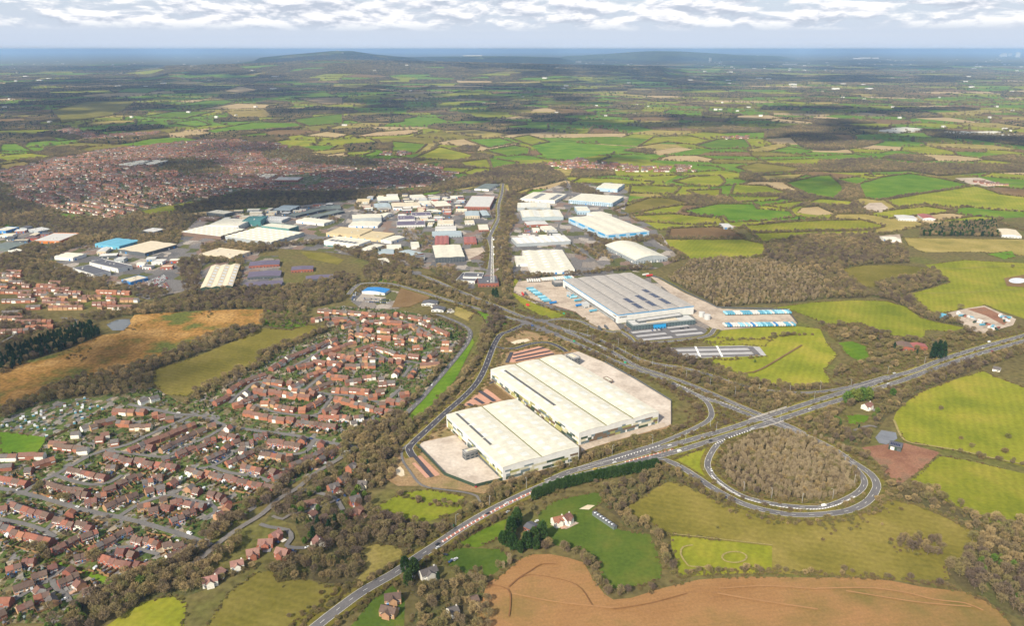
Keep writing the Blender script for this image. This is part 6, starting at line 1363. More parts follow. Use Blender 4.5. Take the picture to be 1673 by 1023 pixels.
# lorry trailers
TRM = {'blue': BM['sky'], 'white': BM['white'], 'navy': BM['blue'], 'red': BM['red'], 'pale': flatm('trailer_pale_blue', (0.30, 0.58, 0.70)), 'dark': BM['dark']}
LC = {}
def trailer(p, ang, c, label, group, cab=False, z=0.9):
    if c not in LC:
        b = MB(); b.box(-6.8, 6.8, -1.25, 1.25, 1.2, 3.95); LC[c] = b.mesh('box_body', TRM[c])
    if 'ch' not in LC:
        b = MB(); b.box(-6.5, 6.5, -.5, .5, .8, 1.2); LC['ch'] = b.mesh('chassis', BM['dark'])
        b = MB(); b.tube((0, -1.2, 0), (0, 1.2, 0), .5, .5, 10); LC['ax'] = b.mesh('axle', RUB)
        b = MB(); b.box(7.2, 9.4, -1.2, 1.2, .6, 2.4); b.box(7.2, 8.9, -1.15, 1.15, 2.4, 3.4); b.quad((9.42, -1, 1.9), (9.42, 1, 1.9), (8.95, .95, 3.3), (8.95, -.95, 3.3), 1); LC['cab'] = b.mesh('cab', [BM['white'], BM['glass']])
    o = empty('lorry_trailer', (p[0], p[1], z), ang); tag(o, label, 'trailer', group)
    link('box_body', LC[c], o); link('chassis', LC['ch'], o)
    for x in (-5, -3.7): link('axle', LC['ax'], o, (x, 0, .5))
    if cab: link('cab', LC['cab'], o); link('axle', LC['ax'], o, (8.2, 0, .5))
def trow(s, n, off, cols, what, group, tilt=0.0, skip=0.0):
    a, b = [np.array(p) for p in PTS(s, 3)]; d = (b-a)/np.linalg.norm(b-a); ang = math.atan2(d[1], d[0])+math.pi/2+tilt; k = 0
    for i in range(n):
        if rr.random() < skip: continue
        c = cols[int(rr.random()*len(cols))]; nm = {'navy': 'dark blue', 'pale': 'pale blue'}.get(c, c)
        trailer(a+(b-a)*i/max(1, n-1), ang, c, f'{nm} trailer, {ordn(k)} from the left in {what}', group); k += 1
trow('1185,511.5 1289,509.5', 27, 0, ('blue', 'blue', 'pale', 'white', 'pale', 'blue'), 'the upper trailer row', 'upper row of trailers', 0.10)
trow('1184,531 1296,529.5', 28, 0, ('white', 'white', 'pale', 'navy', 'blue', 'white'), 'the lower trailer row', 'lower row of trailers', 0.10, 0.05)
trow('862,458.5 881,458', 6, 0, ('white',), 'the short white row at the yard back', 'white trailers at the yard back')
trow('886,456.5 903,455.5', 7, 0, ('white',), 'the white row before the warehouse corner', 'white trailers near the corner')
trow('905,455.5 935,453', 9, 0, ('blue', 'white', 'white', 'pale'), 'the row behind the warehouse corner', 'trailers behind the corner')
def tlist(pts, ang_px, cols, what, group, cab=False):
    a, b = [np.array(p) for p in PTS(ang_px)]; an = math.atan2(*(b-a)[::-1])
    for i, q in enumerate(pts.split()):
        p = bp(*map(float, q.split(',')), 3); c = cols[i % len(cols)]; nm = {'navy': 'dark blue', 'pale': 'pale blue'}.get(c, c)
        trailer(p, an, c, f'{nm} trailer, {ordn(i)} from the back in {what}', group, cab)
tlist('866,471 869.5,473.5 873,476 876.5,478.5 880,481 885,484.5 888,487 891,489.5 894,491.5', '866,471 878,470', ('blue', 'pale'), 'the slanting yard row', 'slanting row of blue trailers')
tlist('903.5,494.5', '866,471 878,469', ('navy',), 'the slanting yard row, parked apart', None)
tlist('932.5,483 937,485.5 944,490.5 946.5,498.5 969,507.5', '930,484 944,482', ('blue', 'pale', 'blue', 'navy', 'blue'), 'the loading bays', 'trailers at the loading bays')
tlist('980,536 990,534.5 854,480.5 859,480', '980,533 985,539', ('dark', 'dark', 'red', 'dark'), 'the odd corners of the lorry yard', None)
tlist('1055,448.5 1061,450', '1050,449 1066,447', ('white', 'red'), 'the pair behind the grey roof', None)
# stacked caravans, skips and mounds in the caravan yard
CARV = [BM['white'], BM['white'], BM['sky'], BM['steel'], BM['deepgreen'], BM['brick']]
CVN = ['white', 'cream', 'blue', 'grey', 'green', 'rusty']
cb = MB(); cb.box(-4, 4, -1.5, 1.5, .5, 2.9); cv = {}
for i in range(34):
    t = (i+.5)/24; x, y = (1562+70*t, 514+27*t+rr.uniform(-4, 3)) if i < 24 else (1634+(i-24)*1.6, 522+rr.uniform(-8, 6)); k = i % 6
    if k not in cv:
        w_ = MB(); w_.box(-3.2, 3.2, -1.53, -1.5, 1.4, 2.2); cv[k] = (cb.mesh('body', CARV[k]), w_.mesh('window', BM['glass']))
    o = empty('caravan', (*bp(x, y), 0.6), rr.uniform(0, 3.1)); tag(o, f'{CVN[k]} caravan on the earth yard, {ordn(i//6)} of its colour from the left', 'caravan', 'caravans on the earth yard'); link('body', cv[k][0], o); link('window', cv[k][1], o)
# fence of the new yard, lamp posts, road signs
def fence(s, h, m, label, name='fence', step=12):
    L = smooth_line(PTS(s), step) if len(s.split()) < 3 else np.array(PTS(s)); c = L.mean(0); o = empty(name, (*c, 0)); tag(o, label, 'fence')
    for i in range(len(L)-1):
        a, b = L[i]-c, L[i+1]-c; n = max(1, int(np.linalg.norm(b-a)/15))
        for k in range(n):
            p, q = a+(b-a)*k/n, a+(b-a)*(k+1)/n; t = (q-p)/np.linalg.norm(q-p); nn = np.array([-t[1], t[0]])*.15; mb = MB()
            A = [p-nn, q-nn, q+nn, p+nn]
            mb.quad((*A[0], .5), (*A[1], .5), (*A[1], h), (*A[0], h)); mb.quad((*A[2], .5), (*A[3], .5), (*A[3], h), (*A[2], h)); mb.quad((*A[0], h), (*A[1], h), (*A[2], h), (*A[3], h))
            link('panel', mb.mesh('panel', BM[m]), o)
fence('680,729 726,777.5 776.5,797 824.5,785.5', 4.0, 'deepgreen', 'tall dark green fence round the new concrete yard')
fence('988,592.5 1040,621.5 1096.5,656 1096.5,694', 2.6, 'dark', 'dark fence along the outer edge of the long concrete yard')
fence('1064,451 1080,456 1121,478.5 1150,492 1172,503.5 1286,506.5 1303,529', 2.6, 'dark', 'dark fence between the trailer park and the big wood')
fence('838,478.5 862,488.5 905,500.5 940,511 965,531 990,543', 2.0, 'brown', 'brown fence along the lower edge of the lorry yard')
LPM = BM['steel']
lp = MB(); lp.tube((0, 0, 0), (0, 0, 11), .17, .12, 5); ll = MB(); ll.tube((0, 0, 11), (1.8, 0, 11.4), .1, .1, 4); lh = MB(); lh.box(1.6, 2.5, -.2, .2, 11.3, 11.5)
lp, ll, lh = lp.mesh('pole', LPM), ll.mesh('arm', LPM), lh.mesh('lantern', LPM)
LAMPS = '1042,593 1087,610 1121,620 1160,632 1201,646 1002,575 968,558 930,541 905,533 1115,612 1066,598 1022,580 1190,634 1240,642 1290,646 1340,638 930,764 1000,745 1066,726 1120,722 1170,707 860,800 800,828 745,860 1160,700 1215,805 1260,818 1310,824 1360,818 1395,795 1380,760 1150,770 840,512 800,500 770,488 960,550 1010,566 1275,688 1330,655 1390,634 1450,612 1510,596'
LQ = []
for i, q in enumerate(LAMPS.split()):
    p = bp(*map(float, q.split(','))); o = empty('lamp_post', (*p, 1.0), rr.uniform(0, 6.2)); LQ.append((o, *map(float, q.split(','))))
    link('pole', lp, o); link('arm', ll, o); link('lantern', lh, o)
LML = [('the loop road', 1283, 775), ('the large junction', 880, 530), ('the road bridge', 1250, 690), ('the cypress hedge', 960, 775), ('the long concrete yard', 1050, 620), ('the sunlit house', 1410, 640), ('the warehouse car parks', 1150, 600), ('the caravan yard', 1560, 590)]
by = {}
for o, x, y in LQ:
    k = min(range(len(LML)), key=lambda i: math.hypot(x-LML[i][1], 2*(y-LML[i][2]))); by.setdefault(k, []).append((math.hypot(x-LML[k][1], 2*(y-LML[k][2])), o))
for k, v in by.items():
    for i, (d, o) in enumerate(sorted(v, key=lambda a: a[0])): tag(o, f'slim grey roadside lamp post, {ordn(i)} nearest to {LML[k][0]}', 'lamp post', 'lamp posts along the main roads')
def sign(x, y, m, label, w=3.2, h=2.4):
    p = bp(x, y); o = empty('road_sign', (*p, 0.8), rr.uniform(-.4, .4)); tag(o, label, 'sign')
    b = MB(); b.box(-w/2, w/2, -.06, .06, 1.6, 1.6+h); link('board', b.mesh('board', BM[m]), o)
    for s in (-1, 1): q = MB(); q.tube((s*w*.35, 0.1, 0), (s*w*.35, 0.1, 1.8+h), .07, .07, 5); link('post', q.mesh('post', LPM), o)
GSN = BM['green_sign'] = flatm('sign_green', (0.02, 0.30, 0.17))
sign(739, 865, 'green_sign', 'green road sign on the verge above the main road'); sign(938, 561, 'green_sign', 'green road sign beside the hedge of the dual carriageway'); sign(862, 502, 'red', 'pale red board on the grass bank below the lorry yard', 6, 4); sign(921, 515.5, 'green_sign', 'green container-like board at the lorry yard entrance'); sign(1021, 596, 'green_sign', 'green road sign opposite the car parks')

# ------------------------------------------------------------------ vegetation
BARK = mat('bark', (0.14, 0.11, 0.08), (0.19, 0.155, 0.11), scale=0.5)
TW = foliage_mat('twigs_bare', (0.155, 0.116, 0.090), (0.205, 0.155, 0.100), (0.255, 0.198, 0.108), (0.225, 0.20, 0.082), (0.30, 0.225, 0.110), (0.40, 0.30, 0.150))
TWP = foliage_mat('twigs_straw', (0.34, 0.265, 0.165), (0.40, 0.315, 0.195), (0.46, 0.37, 0.225))
SCR = foliage_mat('scrub', (0.17, 0.118, 0.066), (0.23, 0.175, 0.078), (0.18, 0.175, 0.056), (0.26, 0.20, 0.09))
CON = foliage_mat('needles', (0.020, 0.046, 0.022), (0.028, 0.060, 0.026), (0.040, 0.074, 0.030))
CYP = foliage_mat('cypress', (0.040, 0.085, 0.022), (0.055, 0.105, 0.028), (0.075, 0.125, 0.034))
GRN = foliage_mat('evergreen_bright', (0.085, 0.16, 0.03), (0.12, 0.19, 0.04), (0.17, 0.20, 0.045))
def crown(n, rx, rz, cz, ln, wd, seed, shell=0.55, cone=0.0, up=0.35, lobes=6):
    r = np.random.default_rng(seed); V = []; F = []
    lob = r.normal(size=(lobes, 3)); lob /= np.linalg.norm(lob, axis=1)[:, None]; la = r.uniform(0.6, 1.12, lobes)
    for i in range(n):
        d = r.normal(size=3); d /= np.linalg.norm(d); d[2] = abs(d[2])*0.9 if r.random() < 0.35 else d[2]
        k = (lob@d); amp = 0.78+0.3*float((la*np.clip(k, 0, 1)**3).max())-0.0
        rad = amp*(shell+(1-shell)*r.random())**0.7
        zz = d[2]*rad; t = (zz+1)/2
        f = 1-cone*t if cone else 1.0
        p = np.array([d[0]*rad*rx*f, d[1]*rad*rx*f, cz+zz*rz])
        o = np.array([d[0], d[1], d[2]*0.6+up])+r.normal(size=3)*0.55; o /= np.linalg.norm(o)
        s = np.cross(o, r.normal(size=3)); s /= np.linalg.norm(s)+1e-9
        l, w = ln*r.uniform(.6, 1.3), wd*r.uniform(.6, 1.3); m = len(V)
        a = p-o*l*.5; b = p+o*l*.5
        V += [tuple(a-s*w*.5), tuple(a+s*w*.5), tuple(b+s*w*.22), tuple(b-s*w*.22)]; F.append((m, m+1, m+2, m+3))
    return V, F
def trunk(h, r0, seed, limbs=5, spread=0.6):
    r = random.Random(seed); mb = MB(); mb.tube((0, 0, -.3), (0, 0, h*.45), r0, r0*.7, 6); top = Vector((0, 0, h*.45))
    mb.tube(top, (r.uniform(-.5, .5), r.uniform(-.5, .5), h*.86), r0*.7, r0*.15, 5)
    for i in range(limbs):
        a = 2*math.pi*i/limbs+r.uniform(-.4, .4); b = Vector((math.cos(a)*h*spread*.42, math.sin(a)*h*spread*.42, h*r.uniform(.6, .85)))
        s = Vector((0, 0, h*r.uniform(.3, .5))); mb.tube(s, b, r0*.45, r0*.12, 4)
        q = s.lerp(b, .55); mb.tube(q, q+Vector((math.cos(a+.9)*h*.14, math.sin(a+.9)*h*.14, h*.16)), r0*.22, r0*.06, 3)
    return mb
PROTO = {}          # idx -> (kind name, crown mesh, trunk mesh, height)
def proto(i, kind, cr, cm, tk, h):
    V, F = cr; cme = mesh('crown', V, F, cm); tme = tk.mesh('trunk', BARK) if tk else None
    PROTO[i] = (kind, cme, tme, h)
for i in range(6):
    h = (11, 12.5, 10, 13.5, 9, 11.5)[i]; rx = (4.6, 4.9, 4.8, 5.0, 4.2, 4.0)[i]
    proto(i, 'bare_tree', crown(300, rx, h*.40, h*.60, 1.6, 0.42, 40+i), TW, trunk(h, .26, 90+i), h)
for i in (6, 7): proto(i, 'bush', crown(150, 2.6, 1.9, 1.7, 1.0, 0.5, 60+i), SCR, trunk(3.2, .1, 70+i, 4), 3.6)
for i in (8, 9): proto(i, 'conifer', crown(420, 3.4+.5*(i-8), 6.8, 7.2, 1.5, 0.75, 80+i, shell=.5, cone=.72, up=-.1), CON, trunk(12, .28, 33+i, 3, .2), 14)
proto(10, 'cypress', crown(760, 4.1, 6.6, 6.8, 1.4, 0.85, 84, shell=.7, cone=.45, up=.9), CYP, trunk(11, .25, 35, 2, .15), 13.4)
proto(11, 'poplar', crown(270, 2.7, 5.0, 6.2, 2.0, 0.17, 86, shell=.2, cone=.0, up=1.6), TWP, trunk(12.5, .18, 36, 5, .3), 12.5)
proto(15, 'evergreen', crown(420, 3.4, 4.4, 4.8, 1.2, 0.75, 87, shell=.6, cone=.25, up=.3), GRN, trunk(8, .25, 37, 3, .3), 9)
def cluster(kinds, R_, n, seed, s0=.8, s1=1.15):
    r = random.Random(seed); V = []; F = []; M = []; mats = [TW, CON, BARK, SCR]
    for k in range(n):
        t = r.choice(kinds); kind, cme, tme, h = PROTO[t]; a = r.uniform(0, 6.28); q = R_*math.sqrt(r.random()); s = r.uniform(s0, s1); ox, oy = q*math.cos(a), q*math.sin(a); c, d = math.cos(a*3), math.sin(a*3)
        n0 = len(V); co = [v.co for v in cme.vertices]
        V += [(ox+s*(c*v.x-d*v.y), oy+s*(d*v.x+c*v.y), s*v.z) for v in co]
        F += [tuple(n0+j for j in p.vertices) for p in cme.polygons]; M += [{'conifer': 1, 'bush': 3}.get(kind, 0)]*len(cme.polygons)
    return mesh('clump', V, F, mats, M)
PCOL = bpy.data.collections.new('plant_sources')
def reg(i, nm, me): o = bpy.data.objects.new(f'{nm}_{i:02d}', me); PCOL.objects.link(o)
def joined(i):
    kind, cme, tme, h = PROTO[i]; V = [tuple(v.co) for v in cme.vertices]; F = [tuple(p.vertices) for p in cme.polygons]; M = [0]*len(F); n = len(V)
    if tme: V += [tuple(v.co) for v in tme.vertices]; F += [tuple(n+j for j in p.vertices) for p in tme.polygons]; M += [1]*len(tme.polygons)
    return mesh('plant', V, F, [cme.materials[0], BARK], M)
for i in range(12): reg(i, 'plant', joined(i))
reg(12, 'plant', cluster([0, 1, 2, 3, 4, 5], 13, 9, 5)); reg(13, 'plant', cluster([0, 1, 8, 9, 8], 13, 9, 6)); reg(14, 'plant', cluster([0, 6, 7, 4, 6], 12, 9, 7, .6, .9)); reg(15, 'plant', joined(15))
reg(16, 'plant', cluster([6, 7], 2.2, 4, 9, .6, .8))
def gn_group():
    g = bpy.data.node_groups.new('plants_on_points', 'GeometryNodeTree')
    g.interface.new_socket('Geometry', in_out='INPUT', socket_type='NodeSocketGeometry'); g.interface.new_socket('Geometry', in_out='OUTPUT', socket_type='NodeSocketGeometry')
    N = g.nodes; L = g.links; i = N.new('NodeGroupInput'); o = N.new('NodeGroupOutput')
    ci = N.new('GeometryNodeCollectionInfo'); ci.inputs['Collection'].default_value = PCOL; ci.inputs['Separate Children'].default_value = True; ci.inputs['Reset Children'].default_value = True
    ip = N.new('GeometryNodeInstanceOnPoints'); ip.inputs['Pick Instance'].default_value = True
    def attr(nm, t):
        a = N.new('GeometryNodeInputNamedAttribute'); a.data_type = t; a.inputs[0].default_value = nm; return a.outputs[0]
    cx = N.new('ShaderNodeCombineXYZ'); L.new(attr('rot', 'FLOAT'), cx.inputs[2])
    L.new(i.outputs[0], ip.inputs['Points']); L.new(ci.outputs[0], ip.inputs['Instance']); L.new(attr('pick', 'INT'), ip.inputs['Instance Index'])
    L.new(cx.outputs[0], ip.inputs['Rotation']); L.new(attr('size', 'FLOAT'), ip.inputs['Scale']); L.new(ip.outputs[0], o.inputs[0])
    return g
GN = gn_group(); NPLANT = 0
def scatter(name, label, X, Y, Z, T, S, cat='trees'):
    global NPLANT
    n = len(X)
    if n == 0: return
    NPLANT += n
    me = bpy.data.meshes.new(name); me.vertices.add(n); co = np.stack([X, Y, Z], 1).astype(np.float32).ravel(); me.vertices.foreach_set('co', co)
    a = me.attributes.new('pick', 'INT', 'POINT'); a.data.foreach_set('value', np.asarray(T, np.int32))
    a = me.attributes.new('size', 'FLOAT', 'POINT'); a.data.foreach_set('value', np.asarray(S, np.float32))
    a = me.attributes.new('rot', 'FLOAT', 'POINT'); a.data.foreach_set('value', rng.uniform(0, 6.283, n).astype(np.float32))
    me.update(); o = link(name, me); m = o.modifiers.new('plants', 'NODES'); m.node_group = GN
    tag(o, label, cat, kind='stuff'); return o
MIX = {'b': ([0, 1, 2, 3, 4, 5, 4, 7], .48, 1.12), 'o': ([0, 1, 2, 4, 5, 6, 7, 6], .45, 1.05), 's': ([6, 7, 6, 7, 4], .6, 1.2), 'c': ([8, 9, 8, 9, 2], .7, 1.05), 'm': ([0, 1, 2, 3, 8, 9, 10], .7, 1.0), 'p': ([11, 11, 11, 11, 5, 6], .62, .92), 'y': ([10], .95, 1.12), 't': ([11, 11, 4, 0, 5, 11], .62, .98), 'f': ([6, 7, 16, 16, 4], .45, .8), 'B': ([0, 1, 2, 3, 4, 5, 15], .8, 1.15)}
WOODS = '''
p|3.5|loop_wood|straw-brown young wood filling the inside of the loop road|1176,762 1190,738 1225,717 1275,708 1330,712 1375,735 1398,765 1402,792 1385,808 1340,820 1290,820 1240,813 1200,797
t|6.0|woodland|tan young wood behind the delivery warehouse and trailers|1092,456 1112,442 1126,430 1176,422 1214,427 1250,424 1300,440 1345,455 1350,488 1297,496 1241,498 1176,503 1144,486 1114,470
b|6.4|woodland|darker bare wood above the tan young wood|1250,421 1256,400 1309,389 1362,385 1429,389 1482,410 1487,430 1420,433 1373,440 1386,452 1410,470 1415,487 1352,489 1346,455 1300,440
b|6.4|woodland|bare wood strip between two bright fields|1427.8,465.9 1475.7,453.9 1521.6,443.9 1533.6,447.9 1549.6,459.9 1515.6,471.9 1479.7,479.8 1439.8,477.8
b|6.4|woodland|bare belt running down from the big wood to the caravan yard|1411.8,483.8 1479.7,479.8 1495.7,495.8 1515.6,511.8 1575.5,529.7 1585.5,535.7 1515.6,523.8 1491.7,511.8 1459.8,491.8
B|7.0|woodland|bare wood at the lower right corner|1613.4,877.8 1587.5,883.8 1577.5,911.8 1545.6,931.7 1565.5,955.7 1605.5,975.6 1645,1003 1740,1040 1740,860 1665,858 1625.4,857.9
o|4.6|copse|dark oval copse in the olive field|1448,890 1460,880 1490,875 1515,882 1545,893 1550,910 1520,913 1480,908 1452,900
o|5.6|woodland|brown belt below the dual carriageway on the right|1423.8,647.9 1455.8,639.5 1495.7,624 1535.6,606 1600,587 1740,548 1740,575 1670,580 1610,600 1555.6,620 1505.7,637.9 1483.7,653.9 1467.7,667.9 1447.8,683.8 1431.8,705 1428,690 1440,665
o|5.4|woodland|scrubby belt between the loop road and the sunlit house|1300,701 1336,680 1372,667 1370,685 1356,690 1382,700 1400,708 1425,708 1421,725 1408,731 1386,727 1345,712
s|4.6|scrub|scrub along the outside of the loop road|1392,731.7 1421.8,747.7 1451.8,775.6 1465.7,797.6 1455.8,814 1435.8,830 1395.9,846 1356,851.9 1300,852 1260,845 1215,832 1217,829 1262,841 1300,845.5 1356,845 1406,834 1434,812 1440,795 1428,775 1398,750 1374,735
o|5.2|woodland|triangle of bare wood between the dual carriageway and its slip|1067.9,604 1110,606 1141.7,614 1171.7,622 1241.5,640 1297.4,645 1329.4,648.9 1281.4,665.9 1247.5,675.8 1221.6,665.9 1161.7,641.9 1101.8,618
s|4.4|scrub|scrub strip between the two carriageways below the lorry yard|935,548 968,556 1002,572 1042,594 1068,603 1100,617 1060,605 1002,582 960,563
o|5.0|woodland|belt of bare trees below the warehouse car parks|975,545 1010,556 1040,567 1072,562 1090,575 1108,582 1142,590 1175,602 1230,623 1300,635 1350,631 1350,638 1300,640 1250,635 1200,623 1153,608 1113,598 1060,586 1020,568
s|4.4|scrub|hedge belt between the long yard and the dual carriageway|900,549 930,561 989,581 1047,605 1096,626 1128,643 1142,660 1153,673 1150,685 1130,699 1095,711 1050,726 1000,739 960,749 955,745 1000,730 1060,713 1110,697 1132,689 1140,676 1128,659 1106,645 1039,611 978,587 925,566 900,554
o|4.6|scrub|scrub bank between the new warehouses and the main road|826,792 888,776 928,763 950,750 1000,740 1002,743 960,758 930,769 890,786 850,803 800,828 750,857 715,885 700,884 735,858 755,838 785,825 795,806
o|5.4|woodland|brown wood below the cypress hedge|979.8,800.8 1035,778 1073.8,767.6 1090,765 1131.9,783 1160,806 1205,828 1159.5,818 1118,792 1093,787 1062.7,800.8 1035,823 1015.7,839.6 1054,856 1065.5,870 1043.4,870 1018.5,859 1004.6,842 977,825.7
o|5.0|woodland|mixed trees by the white house at the bottom edge|650,950 690,955 745,945 788,950 798,975 800,1045 650,1045 690,985
b|6.0|woodland|bare wood between the new houses and the main road|445.8,925 473.7,915 503.7,911 525.6,902 533.6,882 550,862 563.5,850 603.5,842 633.4,845 690,860 705,878 690,895 668,899.8 641.4,891 603.5,886 591.5,895.8 595.5,923.8 573.5,955.7 533.6,953.7 511.6,947.7 449.8,947.7
b|5.6|woodland|wood between the estate and the new warehouse road|554,714 594,700 643,680 657,670 668,692 708,668 736,642 757,616 771,598 779,585 783,563 792,535 800,517 780,509 740,499 745,489 790,504 824,520 824,530 809,545 800,562 788,584 780,600 760,620 740,644 704,676 674,706 652,733 632,750 626,790 600,803 575,792 590,768 585,746
c|5.6|pine_belt|dark pine belt at the edge of the marsh|0,579.6 59.9,559.7 127.7,535.7 149.7,531.7 163.7,547.7 139.7,559.7 95.8,575.6 55.9,587.6 30,600 0,614
o|6.0|woodland|bare scrubby wood behind the pine belt|0,508 30,503 80,532 120,522 150,530 125,537 60,561 0,581
b|6.4|woodland|broad bare wood above the marsh|130,517.8 219.6,503.8 259.5,495.8 334,471 393.9,471.9 473.7,469.9 513.6,461.9 553.6,447.9 583.5,451.9 585,466 563.5,479.8 560,493 513.6,503 497.7,511.8 503.7,529.7 473.7,537.7 429.8,535.7 427.8,519.8 437.8,505.8 393.9,505.8 334,507.8 259.5,513.8 214,517 199.6,517.8 160,527.7
b|5.8|woodland|bare belt dividing the marsh|429.8,531.7 393.9,535.7 354,543.7 343,548.6 264,583 184.8,606.7 105.6,625 71,638 40,655 0,672 0,690 74,656 132,649 198,649 250.8,638.4 253.4,604 316.8,583 369.6,561.8 420,548.6
o|5.4|woodland|belt between the meadow and the central estate|533.6,533.7 503.7,547.7 463.7,561.7 423.8,577.6 421.8,587.6 343,627.8 303.6,649 298,664.8 330,654 420,606.7 473.7,569.7 539.6,541
b|6.6|woodland|bare belt between the far houses and the car yard|0,424 50,426 96,434 120,446 160,458 190,468 249.5,470 280,478 259,494 219.6,484 190,478 130,474 96,466 60,460 20,450 0,446
b|7.0|woodland|bare woods beyond the industrial estate at the left|0,333 30,333 70,340 95,353 150,364 190,366 230,356 290,346 300,352 330,352 300,378 290,400 230,403 160,397 120,392 60,375 0,365
b|7.0|woodland|tree belt in front of the left depots|0,420 76,405 140,394 162.6,388 223.6,385 240,388 157.5,396 114,408 85,425 50.8,428 0,433
b|7.0|woodland|tree belt between the town and the industrial estate|334,327.7 403.9,313 445.8,314 493.7,314 573.5,313.8 668,311.8 700,306 745,297 735,310 668,319.8 583.5,325 513.6,329 473.7,336.7 393.9,341.7 334,345.7 300,350 285,342
b|7.0|woodland|broad bare wood where the estate road leaves the trees|713.9,305 767.8,287.8 827.7,271.9 887.6,267.9 917.5,283.8 927.5,293.8 887.6,303.8 860,309 833,318 830,300 803.7,299.8 767.8,305.8 717.9,313.8
b|6.4|woodland|bare belt along the industrial estate road|823,317.8 843.6,311.8 845.6,329.7 840,359.7 832,385.6 827.7,399.6 835.7,412 835.7,436 839.7,465.9 835.7,490 822,480 819.7,445.9 809,434 809,410 813,391.6 815,363.7
b|6.8|woodland|dark winter wood on the far right slope|1249.5,216 1291.4,206 1336,204 1368,210 1356,218 1376,230 1445.8,231.9 1416,240 1366,245.9 1336,245.9 1307.4,240 1291,224 1247.5,226
b|6.8|woodland|winter wood above the bright right fields|1336,263.9 1416,259.9 1485.7,267.9 1535.6,267.9 1631.4,269.9 1740,268 1740,282 1615,281.8 1535.6,287.8 1483.7,279.8 1416,281.8 1356,281.8 1336,277.8
b|8|woodland|dark far wood under the white glasshouses|1501.7,212 1535.6,212 1575.5,218 1670,222 1740,225 1740,245 1635.4,233.9 1575.5,226 1515.6,222
m|6.6|woodland|mixed conifer wood by the white farm building|1501.7,377.6 1535.6,367.7 1625.4,361.7 1633.4,387.6 1503.7,385.6
b|6.6|woodland|bare wood below the field barn road|1245,399 1336,390 1470,390 1475,388 1430,385 1340,384 1256,397
s|5|scrub|scrub along the farm below the sunlit hill|1336,529 1356,531 1405.9,529 1455.8,549 1510,556 1580,540 1640,545 1600,558 1560,572 1520,585 1470,600 1430,612 1400,618 1360,618 1368,600 1385,595 1425,590 1418,568 1395,556 1365,560
o|5.6|woodland|bare trees over the estate green and lane corner|585,735 600,740 598,800 575,800 560,775 540,770
s|4.6|scrub|pale scrub along the lower edge of the rough grass by the road|600,838 640,850 690,860 705,878 690,892 650,885 612,872 605,850
b|6|woodland|bare trees around the roundabout woods|590,440 640,425 672,445 668,468 600,462
b|6|woodland|trees between the workshops and the white hall|540,405 600,405 650,410 690,425 690,440 640,440 590,425
o|6|woodland|bare belt between the two carriageways north of the junction|655,462 700,463 744,478 790,496 820,510 800,510 745,492 700,480 668,470
b|6|woodland|trees around the flat-roofed station|700,440 745,440 770,478 800,490 830,490 842,500 820,503 780,488 740,470
b|6.4|woodland|bare belt between the factory and the lorry yard|838,448 905,452 1000,441 1060,435 1066,441 1000,445 900,456 845,460
b|6.4|woodland|bare belt beside the arched warehouse|960,402 985,398 1075,385 1085,402 1118,424 1090,432 1110,415 1070,392 990,410 1000,430
b|6.4|woodland|bare trees among the white factories|330,400 420,402 500,398 560,392 555,400 480,402 420,412 380,420 330,418
B|6.2|woodland|thick bare belt along the old lane at the bottom|60,1045 190,952 230,940 300,914 345,882 352,900 335,925 345,945 332,966 306,974 280,972 230,982 130,1045
B|8.5|garden_trees|garden trees round the houses along the estate lane|430,856 447,833 470,814 500,795 540,770 560,775 600,800 605,840 560,857 535,876 522,900 505,904 494,888 482,858 450,848
o|5.0|woodland|scrubby trees between the lane and the new warehouse bank|598,744 655,735 628,800 600,802 588,770
o|6.5|woodland|scrub and trees above the lower right field|1468,795 1520,803 1580,842 1655,858 1625,858 1612,876 1580,860 1536,838 1496,823 1458,812
b|6.4|woodland|trees between the cream factory and the workshops|290,430 330,418 345,400 400,405 430,400 450,410 400,418 395,470 385,475 388,430 330,432 325,475 300,475
'''.strip().split('\n')
TREES = []      # x, y, type, scale, wood index
WINFO = []; WPOLY = []
def fill(P, sp, mix, wi, jit=.46):
    sp *= 1.1
    P = np.array(P); lo, hi = P.min(0), P.max(0); gx, gy = np.meshgrid(np.arange(lo[0], hi[0]+sp, sp), np.arange(lo[1], hi[1]+sp, sp), indexing='ij')
    X = gx.ravel()+rng.uniform(-jit, jit, gx.size)*sp; Y = gy.ravel()+rng.uniform(-jit, jit, gx.size)*sp
    k = inside(X, Y, [tuple(p) for p in P]) & occ_free(X, Y) & (np.abs(X) < Y*.70+60); X, Y = X[k], Y[k]
    ty, a, b = MIX[mix]; T = np.array(ty)[rng.integers(0, len(ty), len(X))]; S = rng.uniform(a, b, len(X))
    TREES.append(np.stack([X, Y, T, S, np.full(len(X), wi)], 1))
for row in WOODS:
    mix, sp, nm, lab, s = row.split('|'); P = PTS(s); WINFO.append((nm, lab)); WPOLY.append(P); fill(P, float(sp), mix, len(WINFO)-1)
    if mix != 's': _fz += .001; tag(flat_poly('wood_ground', P, 0.05+.001*len(WINFO), WF), kind='structure')
